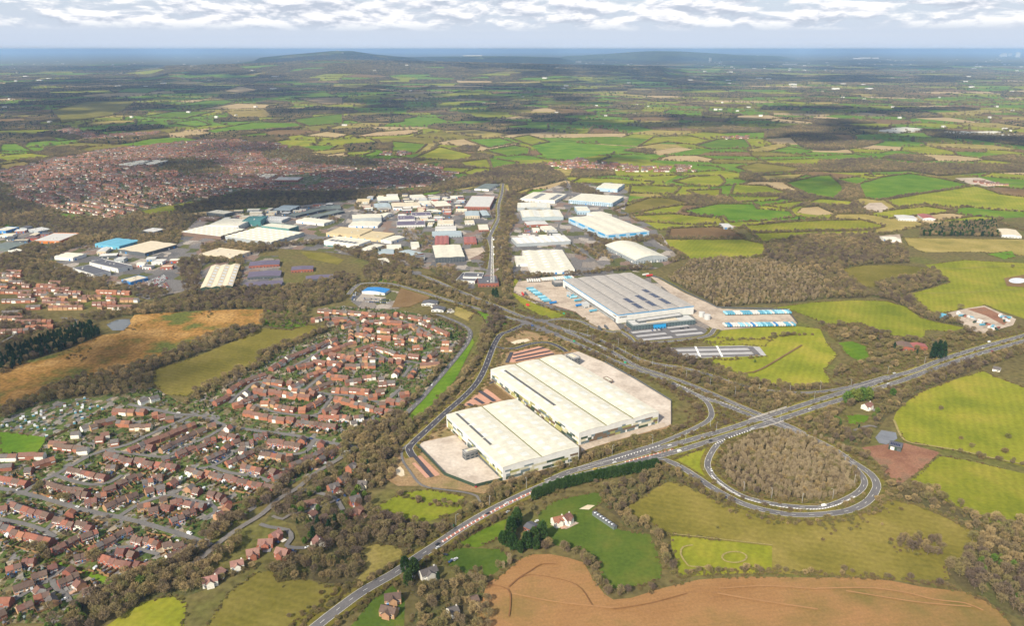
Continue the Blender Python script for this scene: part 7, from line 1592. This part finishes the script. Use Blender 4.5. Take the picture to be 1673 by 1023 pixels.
# hedges and lines of trees: mix|spacing|width|name|label|points
HEDGES = '''
y|2.6|2.5|cypress_hedge|tall dark green cypress hedge beside the main road|872,817 920,799 970,787 1020,777 1072,767
o|4.2|7|tree_line|bare tree line dividing the inn lawn from the olive field|1067,873 1080,895 1085,917 1102,940
o|4.4|7|tree_line|bare trees between the inn lawn and the ploughed field|1095,954 1060,967 1020,973 995,968 976,948 965,926 950,909 925,902 900,898 878,897
f|2.6|5|hedge|scrubby hedge along the top of the ploughed field|1105,943 1150,937 1200,934 1250,934 1336,938 1400,938 1450,943 1500,953 1560,960
b|5|20|tree_belt|bare trees along the left side of the old lane|95,1003 150,985 200,962 250,942 300,922 325,890 350,872 385,850 440,808 490,775 545,748 578,736
b|5|18|tree_belt|bare trees along the right side of the old lane|185,1003 240,976 290,952 335,924 365,905 395,880
f|2.6|5|hedge|hedge between the new houses and the brown field|335,965 360,950 390,935 418,928
f|2.4|5|hedge|long hedge below the main road at the bottom|668,905 640,928 600,955 575,972 550,985 520,1008
f|2.4|4|hedge|hedge along the lower side of the main road past the verge|700,918 745,888 790,862 832,843
f|2.6|5|hedge|hedge down the right edge of the olive field|1460,815 1500,826 1540,842 1580,863 1612,880
o|4.6|8|tree_line|bare trees between the two right fields|1470,796 1500,800 1530,808 1560,826 1600,848 1640,856
f|3.5|3|hedge|broken hedge along the track between the two right fields|1560,738 1600,747 1650,757 1700,768
s|4|6|tree_line|scrub below the trailer park|1140,556 1165,560 1200,556 1245,555 1280,550 1300,545
s|4|5|tree_line|scrub row in the rough grass east of the car parks|1275,548 1330,548
f|3|4|hedge|hedge below the lower car park|1095,587 1140,588 1200,588 1250,583
f|2.6|5|hedge|hedge round the central estate and relief road|700,632 715,615 735,592 748,572 758,552 745,535 722,524 700,515
o|4.5|9|tree_line|trees along the left side of the relief road|655,668 690,640 712,612 730,590
b|5|9|tree_line|bare trees behind the long terrace of the estate|415,742 450,750 480,757 510,752 540,742
f|3|5|hedge|dark hedge along the diagonal avenue|270,700 240,710 215,720 195,730
f|3|5|hedge|garden hedge behind the marsh-side houses|290,668 335,690 400,705 470,715
b|5|10|tree_line|trees beside the green strip at the lower left|40,900 60,905 85,912
b|5|12|tree_line|bare trees at the end of the cul-de-sac|150,920 180,925 210,935
b|6|10|tree_line|trees along the wide estate road|50,800 75,810 110,822
b|5.5|9|tree_line|trees at the allotment end|0,680 40,668 90,655 130,645 165,640
f|3|4|hedge|hedge round the green meadow and allotments|80,716 120,700 172,674
f|3|6|hedge|hedge beneath the delivery warehouse car park|1045,562 1100,560 1150,556
b|5|7|tree_line|bare trees along the edge of the brown field and lane|440,925 455,945 470,950
b|6|6|tree_line|trees between yard and relief road|655,735 640,765 628,795
p|4|5|poplar_row|pale poplars by the ploughed field|806,938 830,925 838,915
p|4|5|poplar_row|pale poplars in the trees at the bottom|765,950 780,935 790,928
f|2.4|6|hedge|thin scrub line across the rough grass below the new yard|650,808 680,818 720,826 760,828
f|2.6|4|hedge|hedge along the lorry yard bank|845,480 880,498 910,510 930,518
b|5.5|10|tree_line|trees by the house and stables on the sunlit plot|1330,700 1350,690 1375,668 1400,655
'''.strip().split('\n')
def line_pts(L, sp, wd):
    d = np.concatenate([[0], np.cumsum(np.linalg.norm(np.diff(L, axis=0), axis=1))]); n = max(2, int(d[-1]/sp*max(1.0, wd/sp*0.8))); t = np.sort(rng.uniform(0, d[-1], n))
    X = np.interp(t, d, L[:, 0]); Y = np.interp(t, d, L[:, 1]); return X+rng.uniform(-.5, .5, n)*wd, Y+rng.uniform(-.5, .5, n)*wd
for row in HEDGES:
    mix, sp, wd, nm, lab, s = row.split('|'); L = smooth_line(PTS(s), 6); WINFO.append((nm, lab)); X, Y = line_pts(L, float(sp), float(wd))
    if mix == 'y':
        n = int(np.linalg.norm(np.diff(L, axis=0), axis=1).sum()/2.0); t = np.linspace(0, len(L)-1, n); X = np.interp(t, np.arange(len(L)), L[:, 0])+rng.uniform(-.4, .4, n); Y = np.interp(t, np.arange(len(L)), L[:, 1])+rng.uniform(-.4, .4, n)
    k = occ_free(X, Y) if mix != 'y' else np.ones(len(X), bool); X, Y = X[k], Y[k]
    ty, a, b = MIX[mix]; T = np.array(ty)[rng.integers(0, len(ty), len(X))]; S = rng.uniform(a, b, len(X))
    TREES.append(np.stack([X, Y, T, S, np.full(len(X), len(WINFO)-1)], 1))
# hedgerows round the traced right-hand and far fields
HX, HY, HT, HS = [], [], [], []
for k, P in FPOLY:
    if 'h' not in k: continue
    L = np.array(P+[P[0]]); X, Y = line_pts(L, 2.8, 5.0); keep = occ_free(X, Y); X, Y = X[keep], Y[keep]
    T = np.array([6, 7, 16, 4, 6, 0, 2, 5])[rng.integers(0, 8, len(X))]; S = np.where(T < 6, .62, 1.1)*rng.uniform(.6, 1.25, len(X))
    HX.append(X); HY.append(Y); HT.append(T); HS.append(S)
scatter('field_hedgerows', 'bare hedgerows round the green fields on the right', np.concatenate(HX), np.concatenate(HY), np.zeros(sum(map(len, HX))), np.concatenate(HT), np.concatenate(HS), 'hedges')
# ragged margins of the near fields
X, Y = [], []
for k, P in FPOLY:
    if 'h' in k or k[0] in 'MR': continue
    L = np.array(P+[P[0]]); x, y = line_pts(L, 2.2, 4.0); X.append(x); Y.append(y)
X, Y = np.concatenate(X), np.concatenate(Y); k = occ_free(X, Y) & (rng.random(len(X)) < .75) & (np.array([noise2(a*9, b*9) for a, b in zip(X, Y)]) > -.5); X, Y = X[k], Y[k]
scatter('field_margins', 'rough grass and low scrub along the edges of the fields', X, Y, np.zeros(len(X)), np.array([6, 7, 16])[rng.integers(0, 3, len(X))], rng.uniform(.18, .62, len(X)), 'scrub')
# scrub on the banks of the main roads
RX, RY = [], []
for row, (L, w) in zip(ROADS, ROADL):
    if '|e|' not in row: continue
    L = L[L[:, 1] < 1900]
    if len(L) < 3: continue
    ln = np.linalg.norm(np.diff(L, axis=0), axis=1).sum(); n = int(ln/1.1)
    for sd in (-1, 1):
        t = rng.uniform(0, len(L)-1.01, n); off = w/2+3.4+rng.gamma(1.4, 4.0, n); C0 = L[t.astype(int)]; T0 = np.gradient(L, axis=0)[t.astype(int)]; T0 /= np.linalg.norm(T0, axis=1)[:, None]
        RX.append(C0[:, 0]-T0[:, 1]*off*sd+rng.uniform(-3, 3, n)); RY.append(C0[:, 1]+T0[:, 0]*off*sd+rng.uniform(-3, 3, n))
X, Y = np.concatenate(RX), np.concatenate(RY); k = occ_free(X, Y)
for kk, P in FPOLY:
    if kk[0] in '1245P': k &= ~inside(X, Y, P)
for row in AREAS: k &= ~inside(X, Y, PTS(row.split('|')[2]))
X, Y = X[k], Y[k]; T = np.array([6, 7, 16, 6, 7, 4])[rng.integers(0, 6, len(X))]
scatter('roadside_scrub', 'low brown scrub on the banks of the main roads and slips', X, Y, np.zeros(len(X)), T, np.where(T == 4, .5, .85)*rng.uniform(.5, 1.2, len(X)), 'scrub')
# estate gardens: shrubs and small trees between the houses
GP = PTS('0,745 60,742 80,715 170,672 230,640 262,640 300,660 340,640 400,605 420,590 470,570 540,542 520,508 560,503 640,508 720,522 766,545 762,560 735,600 705,632 668,670 620,698 560,713 580,735 545,752 480,785 420,825 350,875 290,912 230,932 190,944 130,925 90,912 100,925 170,958 150,985 90,1020 0,1020')
P = np.array(GP); n = 5600; X = rng.uniform(P[:, 0].min(), P[:, 0].max(), n*3); Y = rng.uniform(P[:, 1].min(), P[:, 1].max(), n*3)
k = inside(X, Y, GP) & occ_free(X, Y) & occ_free(X+1.5, Y) & occ_free(X-1.5, Y); X, Y = X[k][:n], Y[k][:n]
T = np.array([6, 15, 16, 16, 7, 15, 4, 15, 8])[rng.integers(0, 9, len(X))]; S = np.where(T == 4, .45, np.where(T == 15, .35, np.where(T == 8, .32, .55)))*rng.uniform(.6, 1.3, len(X))
scatter('garden_shrubs', 'shrubs and small trees in the gardens of the housing estates', X, Y, np.zeros(len(X)), T, S, 'shrubs')
# trees between the works units
WX, WY = [], []
for s_ in ('300,380 330,352 400,345 500,335 560,328 700,318 820,300 833,318 820,400 812,440 770,470 700,440 590,420 520,410 430,405 400,450 330,470 240,490 190,470 90,440 80,420 150,395 230,405 290,400', '835,330 920,300 1000,298 1030,315 1020,345 1075,375 1110,425 1070,440 1000,435 930,450 840,455 830,400', '0,390 60,372 120,378 145,392 80,410 30,420 0,418'):
    P = PTS(s_); Pa = np.array(P); n = 16000; X = rng.uniform(Pa[:, 0].min(), Pa[:, 0].max(), n); Y = rng.uniform(Pa[:, 1].min(), Pa[:, 1].max(), n)
    k = inside(X, Y, P) & occ_free(X, Y) & occ_free(X+4, Y) & occ_free(X-4, Y) & occ_free(X, Y-6) & (np.array([noise2(a*5+50, b*3.2) for a, b in zip(X, Y)]) > .7); WX.append(X[k]); WY.append(Y[k])
X, Y = np.concatenate(WX), np.concatenate(WY); T = np.array([0, 1, 2, 4, 5, 6, 7])[rng.integers(0, 7, len(X))]
scatter('works_trees', 'bare trees and scrub between the units of the works estate', X, Y, np.zeros(len(X)), T, rng.uniform(.45, .9, len(X)))
# rough tussocks on the marsh
MP = PTS('0,592 60,589 110,574 165,550 195,546 220,517 262,514 334,510 394,508 437,508 428,531 354,545 300,566 250,590 185,612 100,632 60,655 0,672')
P = np.array(MP); X = rng.uniform(P[:, 0].min(), P[:, 0].max(), 1600); Y = rng.uniform(P[:, 1].min(), P[:, 1].max(), 1600); k = inside(X, Y, MP) & occ_free(X, Y) & (np.array([noise2(a*6, b*6) for a, b in zip(X, Y)]) > .55); X, Y = X[k], Y[k]
scatter('marsh_scrub', 'low dark scrub dotted over the orange marsh', X, Y, np.zeros(len(X)), np.array([6, 7])[rng.integers(0, 2, len(X))], rng.uniform(.35, .9, len(X)), 'scrub')

# single trees that stand apart: x, y at the foot, type, scale, label
LONE = '''
845,862 10 1.69 tallest dark cypress beside the red hatching
836,876 10 1.62 dark cypress at the upper left of the cypress group
828,894 10 1.38 dark cypress at the left edge of the cypress group
839,900 10 1.44 dark cypress at the front of the cypress group, left
850,904 10 1.00 small dark cypress at the front of the cypress group
861,898 10 1.50 dark cypress in the middle of the cypress group
872,890 10 1.50 dark cypress right of the middle in the cypress group
885,885 10 1.69 dark cypress nearest the white inn
876,899 10 1.12 low dark cypress at the right front of the cypress group
821,890 10 1.12 short dark cypress nearest the verge
663,937 10 1.38 dark cypress left of the white house by the road
676,940 10 1.44 dark cypress beside the white house by the road
667,957 10 1.25 dark cypress at the gate by the main road
716,950 8 0.75 small dark conifer in front of the white house
868,836 4 0.90 ochre bare tree at the end of the cypress hedge
692,928 15 0.60 small golden shrub tree by the red car
745,940 2 0.90 round dark tree beside the parked cars lawn
519,905 8 0.85 dark conifer in front of the white house with pink roof
512,882 8 1.10 dark fir among the trees above the white house
520,868 8 1.20 tall dark fir behind the white house with pink roof
538,872 8 1.15 dark fir at the wood edge above the house
548,860 8 1.00 dark fir beside the pale scrub
479,838 15 1.00 dark yew left of the red-tiled farm range
492,842 15 1.10 dark yew below the red-tiled farm range
520,835 15 0.80 dark shrub beside the red-tiled farm range
521,806 15 0.90 dark green bush on the lane corner
486,857 8 0.60 small dark conifer by the curved gravel path
603,782 8 0.90 tall dark conifer beside the cream-fronted house
601,765 8 0.80 dark conifer behind the brick house near the earthworks
1384,661 15 2.10 bright green conifer at the left of the sunlit row
1392,659 15 2.25 second bright green conifer of the sunlit row
1400,657 15 2.10 third bright green conifer of the sunlit row
1408,656 15 2.25 bright green conifer at the right of the sunlit row
1416,656 15 2.25 bright green conifer nearest the carriageway
1369,695 15 1.20 rounded golden-green tree below the sunlit lawn
1364,690 15 1.00 smaller golden-green tree below the sunlit lawn
1433,676 15 1.00 green conifer at the right of the sunlit house
1427,684 15 0.90 yellow-green tree in front of the sunlit house
1458,648 15 1.35 green conifer in the belt by the carriageway
1403,702 8 0.50 small dark conifer by the pond track
1524,588 8 2.10 dark conifer in the group by the carriageway, left
1532,587 8 2.25 tallest dark conifer by the carriageway
1540,585 8 1.95 dark conifer in the group by the carriageway, right
1461,571 8 0.90 dark conifer beside the grey farm range
1498,580 8 0.70 dark conifer below the red farm range
1434,557 8 0.70 dark conifer above the little green paddock
811,492 8 1.88 broad dark pine in front of the lattice mast
806,490 8 1.62 dark pine beside the broad pine by the mast
1537,671 2 0.65 round dark bush alone in the big right field
1587,733 2 0.70 large dark bush low in the big right field
1570,718 6 1.10 small dark bush in the middle of the right field
1647,716 6 1.60 dark bush near the right edge of the field
1641,740 6 1.70 dark bush above the field track
1656,754 2 0.50 dark bush by the track at the right edge
1603,750 6 1.60 dark bush on the track between the right fields
1476,665 2 0.60 dark bush at the top corner of the right field
1654,438 2 0.80 lone bare tree above the pale pond
1569,507 2 1.20 lone bare tree at the caravan yard corner
1305,360 8 0.80 dark conifer at the corner of the tan field
1233,593 15 0.60 small dark bush below the lower car park
395,722 15 0.70 dark evergreen in the estate gardens beside the avenue
563,700 15 1.00 big round evergreen at the end of the long terrace
485,659 15 0.80 evergreen clump in the middle of the central estate
737,555 8 0.90 dark conifer at the right of the central estate
615,413 8 0.90 dark conifer pair by the teal-based factory, left
621,414 8 0.90 dark conifer pair by the teal-based factory, right
'''.strip().split('\n')
def tree_obj(x, y, t, s, label, group=None):
    kind, cme, tme, h = PROTO[t]
    o = empty(kind, (x, y, 0), random.uniform(0, 6.28)); o.scale = (s, s, s); tag(o, label, 'bush' if kind == 'bush' else 'tree', group)
    link('crown', cme, o); link('trunk', tme, o)
random.seed(5)
for row in LONE:
    a = row.split(' ', 3); x, y = bp(*map(float, a[0].split(','))); tree_obj(x, y, int(a[1]), float(a[2]), a[3])
# the 240 belt trees that show largest stand as trees of their own, the rest of each wood is one mass
TA = np.concatenate(TREES); hts = np.array([PROTO[int(t)][3] if int(t) in PROTO else 4 for t in TA[:, 2]])*TA[:, 3]
px, py, dep = fwd(TA[:, 0], TA[:, 1], np.zeros(len(TA))); vis = (px > 0) & (px < PW) & (py < 1020) & (hts > 6) & np.array([WINFO[int(w)][0] not in ('cypress_hedge', 'loop_wood') for w in TA[:, 4]])
order = np.argsort(-(hts/dep)*vis)[:240]; solo = np.zeros(len(TA), bool); solo[order] = True
for i in order:
    x, y, t, s, w = TA[i]; kind = PROTO[int(t)][0].replace('_', ' '); kind = 'bare brown tree' if kind == 'bare tree' else 'dark '+kind if kind in ('conifer', 'cypress') else kind
    lab = WINFO[int(w)][1]; tree_obj(x, y, int(t), s, f'{kind} in the {lab}' if len(lab.split()) < 11 else f'tree in the {lab}', lab)
for w, (nm, lab) in enumerate(WINFO):
    k = (TA[:, 4] == w) & ~solo; A = TA[k]
    scatter(nm, lab, A[:, 0], A[:, 1], np.zeros(len(A)), A[:, 2], A[:, 3])
# ------------------------------------------------------------------ far countryside: a patchwork of fields, hedges and woods to the horizon
HILLS = [  # x0, x1 px, distance, depth, profile (x px, y px of the skyline)
    (15500, 5200, [(250, 107), (350, 104.5), (450, 101), (500, 98), (540, 97), (600, 97.5), (680, 99), (760, 100.5), (850, 102.5), (930, 104.5), (1100, 107.5)]),
    (23000, 3500, [(400, 95), (460, 89), (510, 85), (545, 82.3), (578, 82.3), (600, 86), (640, 90), (700, 94)]),
    (38000, 6000, [(900, 91), (990, 87), (1030, 84), (1070, 82.5), (1110, 83), (1150, 85), (1200, 88), (1300, 91)]),
    (30000, 5000, [(600, 94), (700, 91), (780, 90), (860, 90.5), (940, 93)])]
def hill_z(x, y):
    z = 0.0
    for D, dp, pr in HILLS:
        w = 1-((y-D)/dp)**2
        if w <= 0: continue
        p = PW/2+FPX*x/(y*_c+CAMZ*_s)
        xs = [a for a, b in pr]
        if p < xs[0] or p > xs[-1]: continue
        yy = np.interp(p, xs, [b for a, b in pr]); top = CAMZ+(HOR-yy)/FPX*D; e = min(1, (p-xs[0])/25, (xs[-1]-p)/25)
        z = max(z, top*w*w*e)
    return z
HM = mat('hill_cover', (0.035, 0.048, 0.022), (0.065, 0.075, 0.03), (0.13, 0.15, 0.05), scale=0.0035, detail=9, fine=(0.02, 0.35))
for D, dp, pr in HILLS:
    us = np.linspace(pr[0][0], pr[-1][0], 70); vs = np.linspace(D-dp, D+dp, 16); V = []
    for v in vs:
        for u in us:
            x = (u-PW/2)/FPX*(v*_c+CAMZ*_s); V.append((x, v, hill_z(x, v)-2.0))
    F = [(j*70+i, j*70+i+1, (j+1)*70+i+1, (j+1)*70+i) for j in range(15) for i in range(69)]
    tag(link('hill', mesh('hill', V, F, HM, smooth=True)), kind='structure')
def far_land():
    seeds = []
    y = 1900.0
    while y < 24000:
        s = 170 if y < 3600 else 270 if y < 7500 else 460 if y < 14000 else 900
        x = -y*.78+rng.uniform(0, s)
        while x < y*.78:
            seeds.append((x+rng.uniform(-.42, .42)*s, y+rng.uniform(-.42, .42)*s)); x += s*rng.uniform(.85, 1.35)
        y += s*.8
    S = np.array(seeds)
    vs, _, tris, *_ = delaunay_2d_cdt([Vector(p) for p in seeds], [], [], 0, 1e-4)
    S = np.array([(v.x, v.y) for v in vs]); T = np.array([t for t in tris if len(t) == 3])
    A, B, C = S[T[:, 0]], S[T[:, 1]], S[T[:, 2]]; d = 2*(A[:, 0]*(B[:, 1]-C[:, 1])+B[:, 0]*(C[:, 1]-A[:, 1])+C[:, 0]*(A[:, 1]-B[:, 1]))
    a2, b2, c2 = (A**2).sum(1), (B**2).sum(1), (C**2).sum(1)
    U = np.stack([(a2*(B[:, 1]-C[:, 1])+b2*(C[:, 1]-A[:, 1])+c2*(A[:, 1]-B[:, 1]))/d, (a2*(C[:, 0]-B[:, 0])+b2*(A[:, 0]-C[:, 0])+c2*(B[:, 0]-A[:, 0]))/d], 1)
    blocked = [P for P in URBP]+WPOLY+[P for k, P in FPOLY]+[PTS(r.split('|')[1]) for r in PLOTS]
    def free(X, Y):
        k = np.ones(len(X), bool)
        for P in blocked:
            Pa = np.array(P); m = k & (X > Pa[:, 0].min()) & (X < Pa[:, 0].max()) & (Y > Pa[:, 1].min()) & (Y < Pa[:, 1].max())
            if m.any(): idx = np.nonzero(m)[0]; k[idx[inside(X[idx], Y[idx], P)]] = False
        return k
    cells = {}
    for ti, t in enumerate(T):
        for v in t: cells.setdefault(int(v), []).append(ti)
    V = []; F = []; M = []; mats = [G2, G1, G3, G5, ST, SB, WF]; cls = {}
    for v, ts in cells.items():
        if len(ts) < 3: continue
        p = S[v]; q = U[ts]
        if np.abs(q-p).max() > 3000 or q[:, 1].min() < 1720: continue
        o = np.argsort(np.arctan2(q[:, 1]-p[1], q[:, 0]-p[0])); q = q[o]
        r = rng.random(); nz = noise2(p[0]*.9+300, p[1]*.5)
        wood = 0.22+0.14*max(0, nz)+(0.14 if p[1] > 7500 else 0)+(0.12 if p[1] > 12000 else 0)+(0.3 if hill_z(p[0], p[1]) > 40 else 0)+(0.25 if p[0] < -900 and p[1] < 4200 else 0)-(0.12 if p[0] > 0 and p[1] < 7000 else 0)
        c = 6 if r < wood else int(rng.choice([0, 0, 0, 0, 1, 1, 1, 2, 3, 4, 5], 1)[0])
        cls[v] = (c, q)
        z = 0.03; n = len(V); V += [(x, y, z+hill_z(x, y)) for x, y in q]; F.append(tuple(range(n, n+len(q)))); M.append(c)
    tag(link('far_fields', mesh('far_fields', V, F, mats, M)), kind='structure')
    # hedges on the cell edges
    X, Y, TT, SS = [], [], [], []
    edge = {}
    for ti, t in enumerate(T):
        for a, b in ((0, 1), (1, 2), (2, 0)): edge.setdefault((min(t[a], t[b]), max(t[a], t[b])), []).append(ti)
    for e, ts in edge.items():
        if len(ts) != 2 or rng.random() < .12: continue
        p, q = U[ts[0]], U[ts[1]]; L = np.linalg.norm(q-p); D = (p[1]+q[1])/2
        if L > 1500 or D < 1700 or D > 21000 or abs((p+q)[0]/2) > D*.72: continue
        sp = 3.6 if D < 3600 else 7.5 if D < 7500 else 15 if D < 14000 else 34; n = max(1, int(L/sp)); t = rng.uniform(0, 1, n)
        x = p[0]+(q[0]-p[0])*t+rng.normal(0, 1.5, n); y = p[1]+(q[1]-p[1])*t+rng.normal(0, 1.5, n)
        X.append(x); Y.append(y)
        if D < 3600: tt = np.array([6, 7, 16, 4, 0, 6])[rng.integers(0, 6, n)]; ss = np.where(tt < 6, .7, 1.25)*rng.uniform(.6, 1.25, n)
        elif D < 7500: tt = np.array([14, 14, 6, 2, 12])[rng.integers(0, 5, n)]; ss = np.where(tt >= 12, .5, 1.3)*rng.uniform(.7, 1.3, n)
        else: tt = np.array([14, 12, 14, 13])[rng.integers(0, 4, n)]; ss = rng.uniform(.55, 1.0, n)
        TT.append(tt); SS.append(ss)
    X, Y, TT, SS = map(np.concatenate, (X, Y, TT, SS)); k = free(X, Y) & occ_free(X, Y); X, Y, TT, SS = X[k], Y[k], TT[k], SS[k]
    scatter('far_hedgerows', 'hedgerows and hedge trees across the distant fields', X, Y, np.array([hill_z(a, b) for a, b in zip(X, Y)]), TT, SS, 'hedges')
    X, Y, TT, SS = [], [], [], []
    for v, (c, q) in cls.items():
        if c != 6: continue
        D = q[:, 1].mean()
        if abs(q[:, 0].mean()) > D*.72 or D > 22000: continue
        sp = 8 if D < 3600 else 20 if D < 7500 else 27 if D < 14000 else 60; lo, hi = q.min(0), q.max(0)
        gx, gy = np.meshgrid(np.arange(lo[0], hi[0], sp), np.arange(lo[1], hi[1], sp)); x = gx.ravel()+rng.uniform(-.4, .4, gx.size)*sp; y = gy.ravel()+rng.uniform(-.4, .4, gx.size)*sp
        m = inside(x, y, [tuple(a) for a in q]); x, y = x[m], y[m]
        if D < 3600: tt = rng.integers(0, 6, len(x)); ss = rng.uniform(.6, 1.0, len(x))
        else: tt = np.array([12, 12, 12, 13])[rng.integers(0, 4, len(x))] if rng.random() < .7 else np.full(len(x), 12); ss = rng.uniform(.75, 1.1, len(x))*(1 if D < 14000 else 1.6)
        X.append(x); Y.append(y); TT.append(tt); SS.append(ss)
    X, Y, TT, SS = map(np.concatenate, (X, Y, TT, SS)); k = free(X, Y) & occ_free(X, Y); X, Y, TT, SS = X[k], Y[k], TT[k], SS[k]
    scatter('far_woods', 'distant bare woods and copses fading into haze', X, Y, np.array([hill_z(a, b) for a, b in zip(X, Y)]), TT, SS, 'woods')
far_land()
TT_ = np.array(TOWN_TREES); scatter('town_trees', 'trees between the streets of the far town', TT_[:, 0], TT_[:, 1], np.zeros(len(TT_)), rng.integers(0, 6, len(TT_)), rng.uniform(.55, .95, len(TT_)))
# pale specks of far towns
V = []; F = []
def speck(px, py, w, h, d):
    x, y = bp(px, py); a = rng.uniform(-.4, .4); n = len(V); c, s = math.cos(a), math.sin(a)
    z0 = hill_z(x, y)
    V.extend((x+c*i*w/2-s*j*d/2, y+s*i*w/2+c*j*d/2, z0+k*h) for k in (0, 1) for i, j in ((-1, -1), (1, -1), (1, 1), (-1, 1)))
    for f in ((4,5,6,7),(0,1,5,4),(1,2,6,5),(2,3,7,6),(3,0,4,7)): F.append(tuple(n+i for i in f))
for i in range(420):
    px = rng.uniform(0, 1673); py = rng.choice([rng.uniform(92, 118), rng.uniform(100, 150), rng.uniform(150, 215)], p=[.6, .25, .15])
    D = bp(px, py)[1]
    if px < 950 and rng.random() < .45: continue
    speck(px, py, rng.uniform(10, 30)*(1 if D < 9000 else 2.6), rng.uniform(6, 12)*(1 if D < 9000 else 1.5), rng.uniform(10, 25)*(1 if D < 9000 else 3))
for px, py, w, h in ((1412, 95, 500, 45), (1400, 96, 300, 40), (1430, 95.5, 250, 50), (1222, 92, 300, 40), (1160, 100, 90, 130), (1178, 102, 60, 60), (1640, 92, 260, 200), (1662, 93, 200, 260), (1650, 91, 200, 180), (1635, 93, 120, 150), (945, 102, 160, 60), (775, 100, 700, 25), (850, 98, 160, 45), (1290, 105, 400, 20)): speck(px, py, w, h, w*.6)
tag(link('distant_town', mesh('distant_town', V, F, flatm('far_white', (0.62, 0.60, 0.57)))), 'pale specks of buildings in the towns toward the horizon', 'town', kind='stuff')

# ------------------------------------------------------------------ clouds added out of view to shade the land, and the haze
CLM = bpy.data.materials.new('cloud'); CLM.use_nodes = True
_n = CLM.node_tree.nodes; _l = CLM.node_tree.links; _n.clear(); _o = _n.new('ShaderNodeOutputMaterial'); _d = _n.new('ShaderNodeBsdfDiffuse'); _t = _n.new('ShaderNodeBsdfTranslucent'); _m = _n.new('ShaderNodeMixShader')
_d.inputs[0].default_value = _t.inputs[0].default_value = (0.95, 0.95, 0.95, 1); _m.inputs[0].default_value = .5; _l.new(_d.outputs[0], _m.inputs[1]); _l.new(_t.outputs[0], _m.inputs[2]); _tr = _n.new('ShaderNodeBsdfTransparent'); _m2 = _n.new('ShaderNodeMixShader'); _m2.inputs[0].default_value = .42; _l.new(_m.outputs[0], _m2.inputs[1]); _l.new(_tr.outputs[0], _m2.inputs[2]); _l.new(_m2.outputs[0], _o.inputs[0])
CLT = CLM.copy(); CLT.name = 'cloud_thin'; [setattr(n.inputs[0], 'default_value', .72) for n in CLT.node_tree.nodes if n.type == 'MIX_SHADER' and any(l.to_node == n and l.from_node.type == 'BSDF_TRANSPARENT' for l in CLT.node_tree.links)]
import bmesh
_bm = bmesh.new(); bmesh.ops.create_icosphere(_bm, subdivisions=2, radius=1.0); _sv = np.array([tuple(v.co) for v in _bm.verts]); _sf = [tuple(v.index for v in f.verts) for f in _bm.faces]; _bm.free()
def cloud(px, py, rx, ry, seed, thin=False, h=1500.0):
    """an added, unseen heap of lobes 1.5 km up whose shadow falls about the given place"""
    r = np.random.default_rng(seed); c = np.array(bp(px, py)); X = abs(bp(px+rx, py)[0]-c[0]); Y = abs(bp(px, py-ry)[1]-bp(px, py+ry)[1])/2
    off = np.array([SUN_DIR.x, SUN_DIR.y])/SUN_DIR.z*h; V = []; F = []; n = int(16+X*Y/60000); n = min(n, 150)
    for i in range(n):
        a = r.uniform(0, 6.28); q = math.sqrt(r.random())*.92; s = r.uniform(.75, 1.25)*math.sqrt(X*Y/n)*1.05
        o = np.array([c[0]+off[0]+X*q*math.cos(a), c[1]+off[1]+Y*q*math.sin(a), h+r.uniform(0, 60)]); v = _sv*(1+.18*np.sin(_sv[:, [1, 2, 0]]*5+seed+i))
        v = v*np.array([s, s, s*.45]); v[:, 2] = np.where(v[:, 2] < 0, v[:, 2]*.25, v[:, 2]); m = len(V); V += [tuple(p) for p in v+o]; F += [tuple(m+j for j in f) for f in _sf]
    tag(link('cloud', mesh('cloud', V, F, CLT if thin else CLM, smooth=True)), 'heaped white clouds added unseen overhead to shade the land below', 'cloud', 'added shading clouds', 'stuff')
for i, a in enumerate(((980, 195, 260, 13), (1520, 228, 260, 16), (560, 150, 420, 14), (1250, 128, 420, 7), (180, 170, 240, 14), (1400, 180, 200, 9), (860, 215, 120, 7), (1000, 265, 70, 8), (760, 165, 260, 9))): cloud(*a, 100+i)
cloud(300, 285, 420, 55, 290, True)
for i, a in enumerate(((90, 590, 240, 80), (520, 960, 220, 40), (1290, 300, 80, 10), (1200, 395, 110, 14))): cloud(*a, 300+i, True)
for i, a in enumerate(((1250, 103, 520, 7), (500, 106, 380, 8), (880, 117, 260, 7), (170, 140, 280, 18), (640, 180, 220, 10), (1330, 205, 200, 8), (60, 215, 200, 22), (1000, 140, 200, 9))): cloud(*a, 500+i, False, 2800.0)
def haze():
    m = bpy.data.materials.new('haze'); m.use_nodes = True; nt = m.node_tree; N = nt.nodes; N.clear()
    o = N.new('ShaderNodeOutputMaterial'); v = N.new('ShaderNodeVolumePrincipled'); v.inputs['Color'].default_value = (0.40, 0.62, 1.0, 1); v.inputs['Density'].default_value = 3.4e-5; v.inputs['Anisotropy'].default_value = 0.0
    nt.links.new(v.outputs[0], o.inputs['Volume']); m.cycles.homogeneous_volume = True
    b = MB(); b.box(-95000, 95000, -4000, 121000, -1.5, 450); tag(link('haze', b.mesh('haze', m)), 'pale blue air between the viewer and the far land', 'haze', kind='stuff')
haze()
print('plants', NPLANT, 'objects', len(bpy.data.objects))
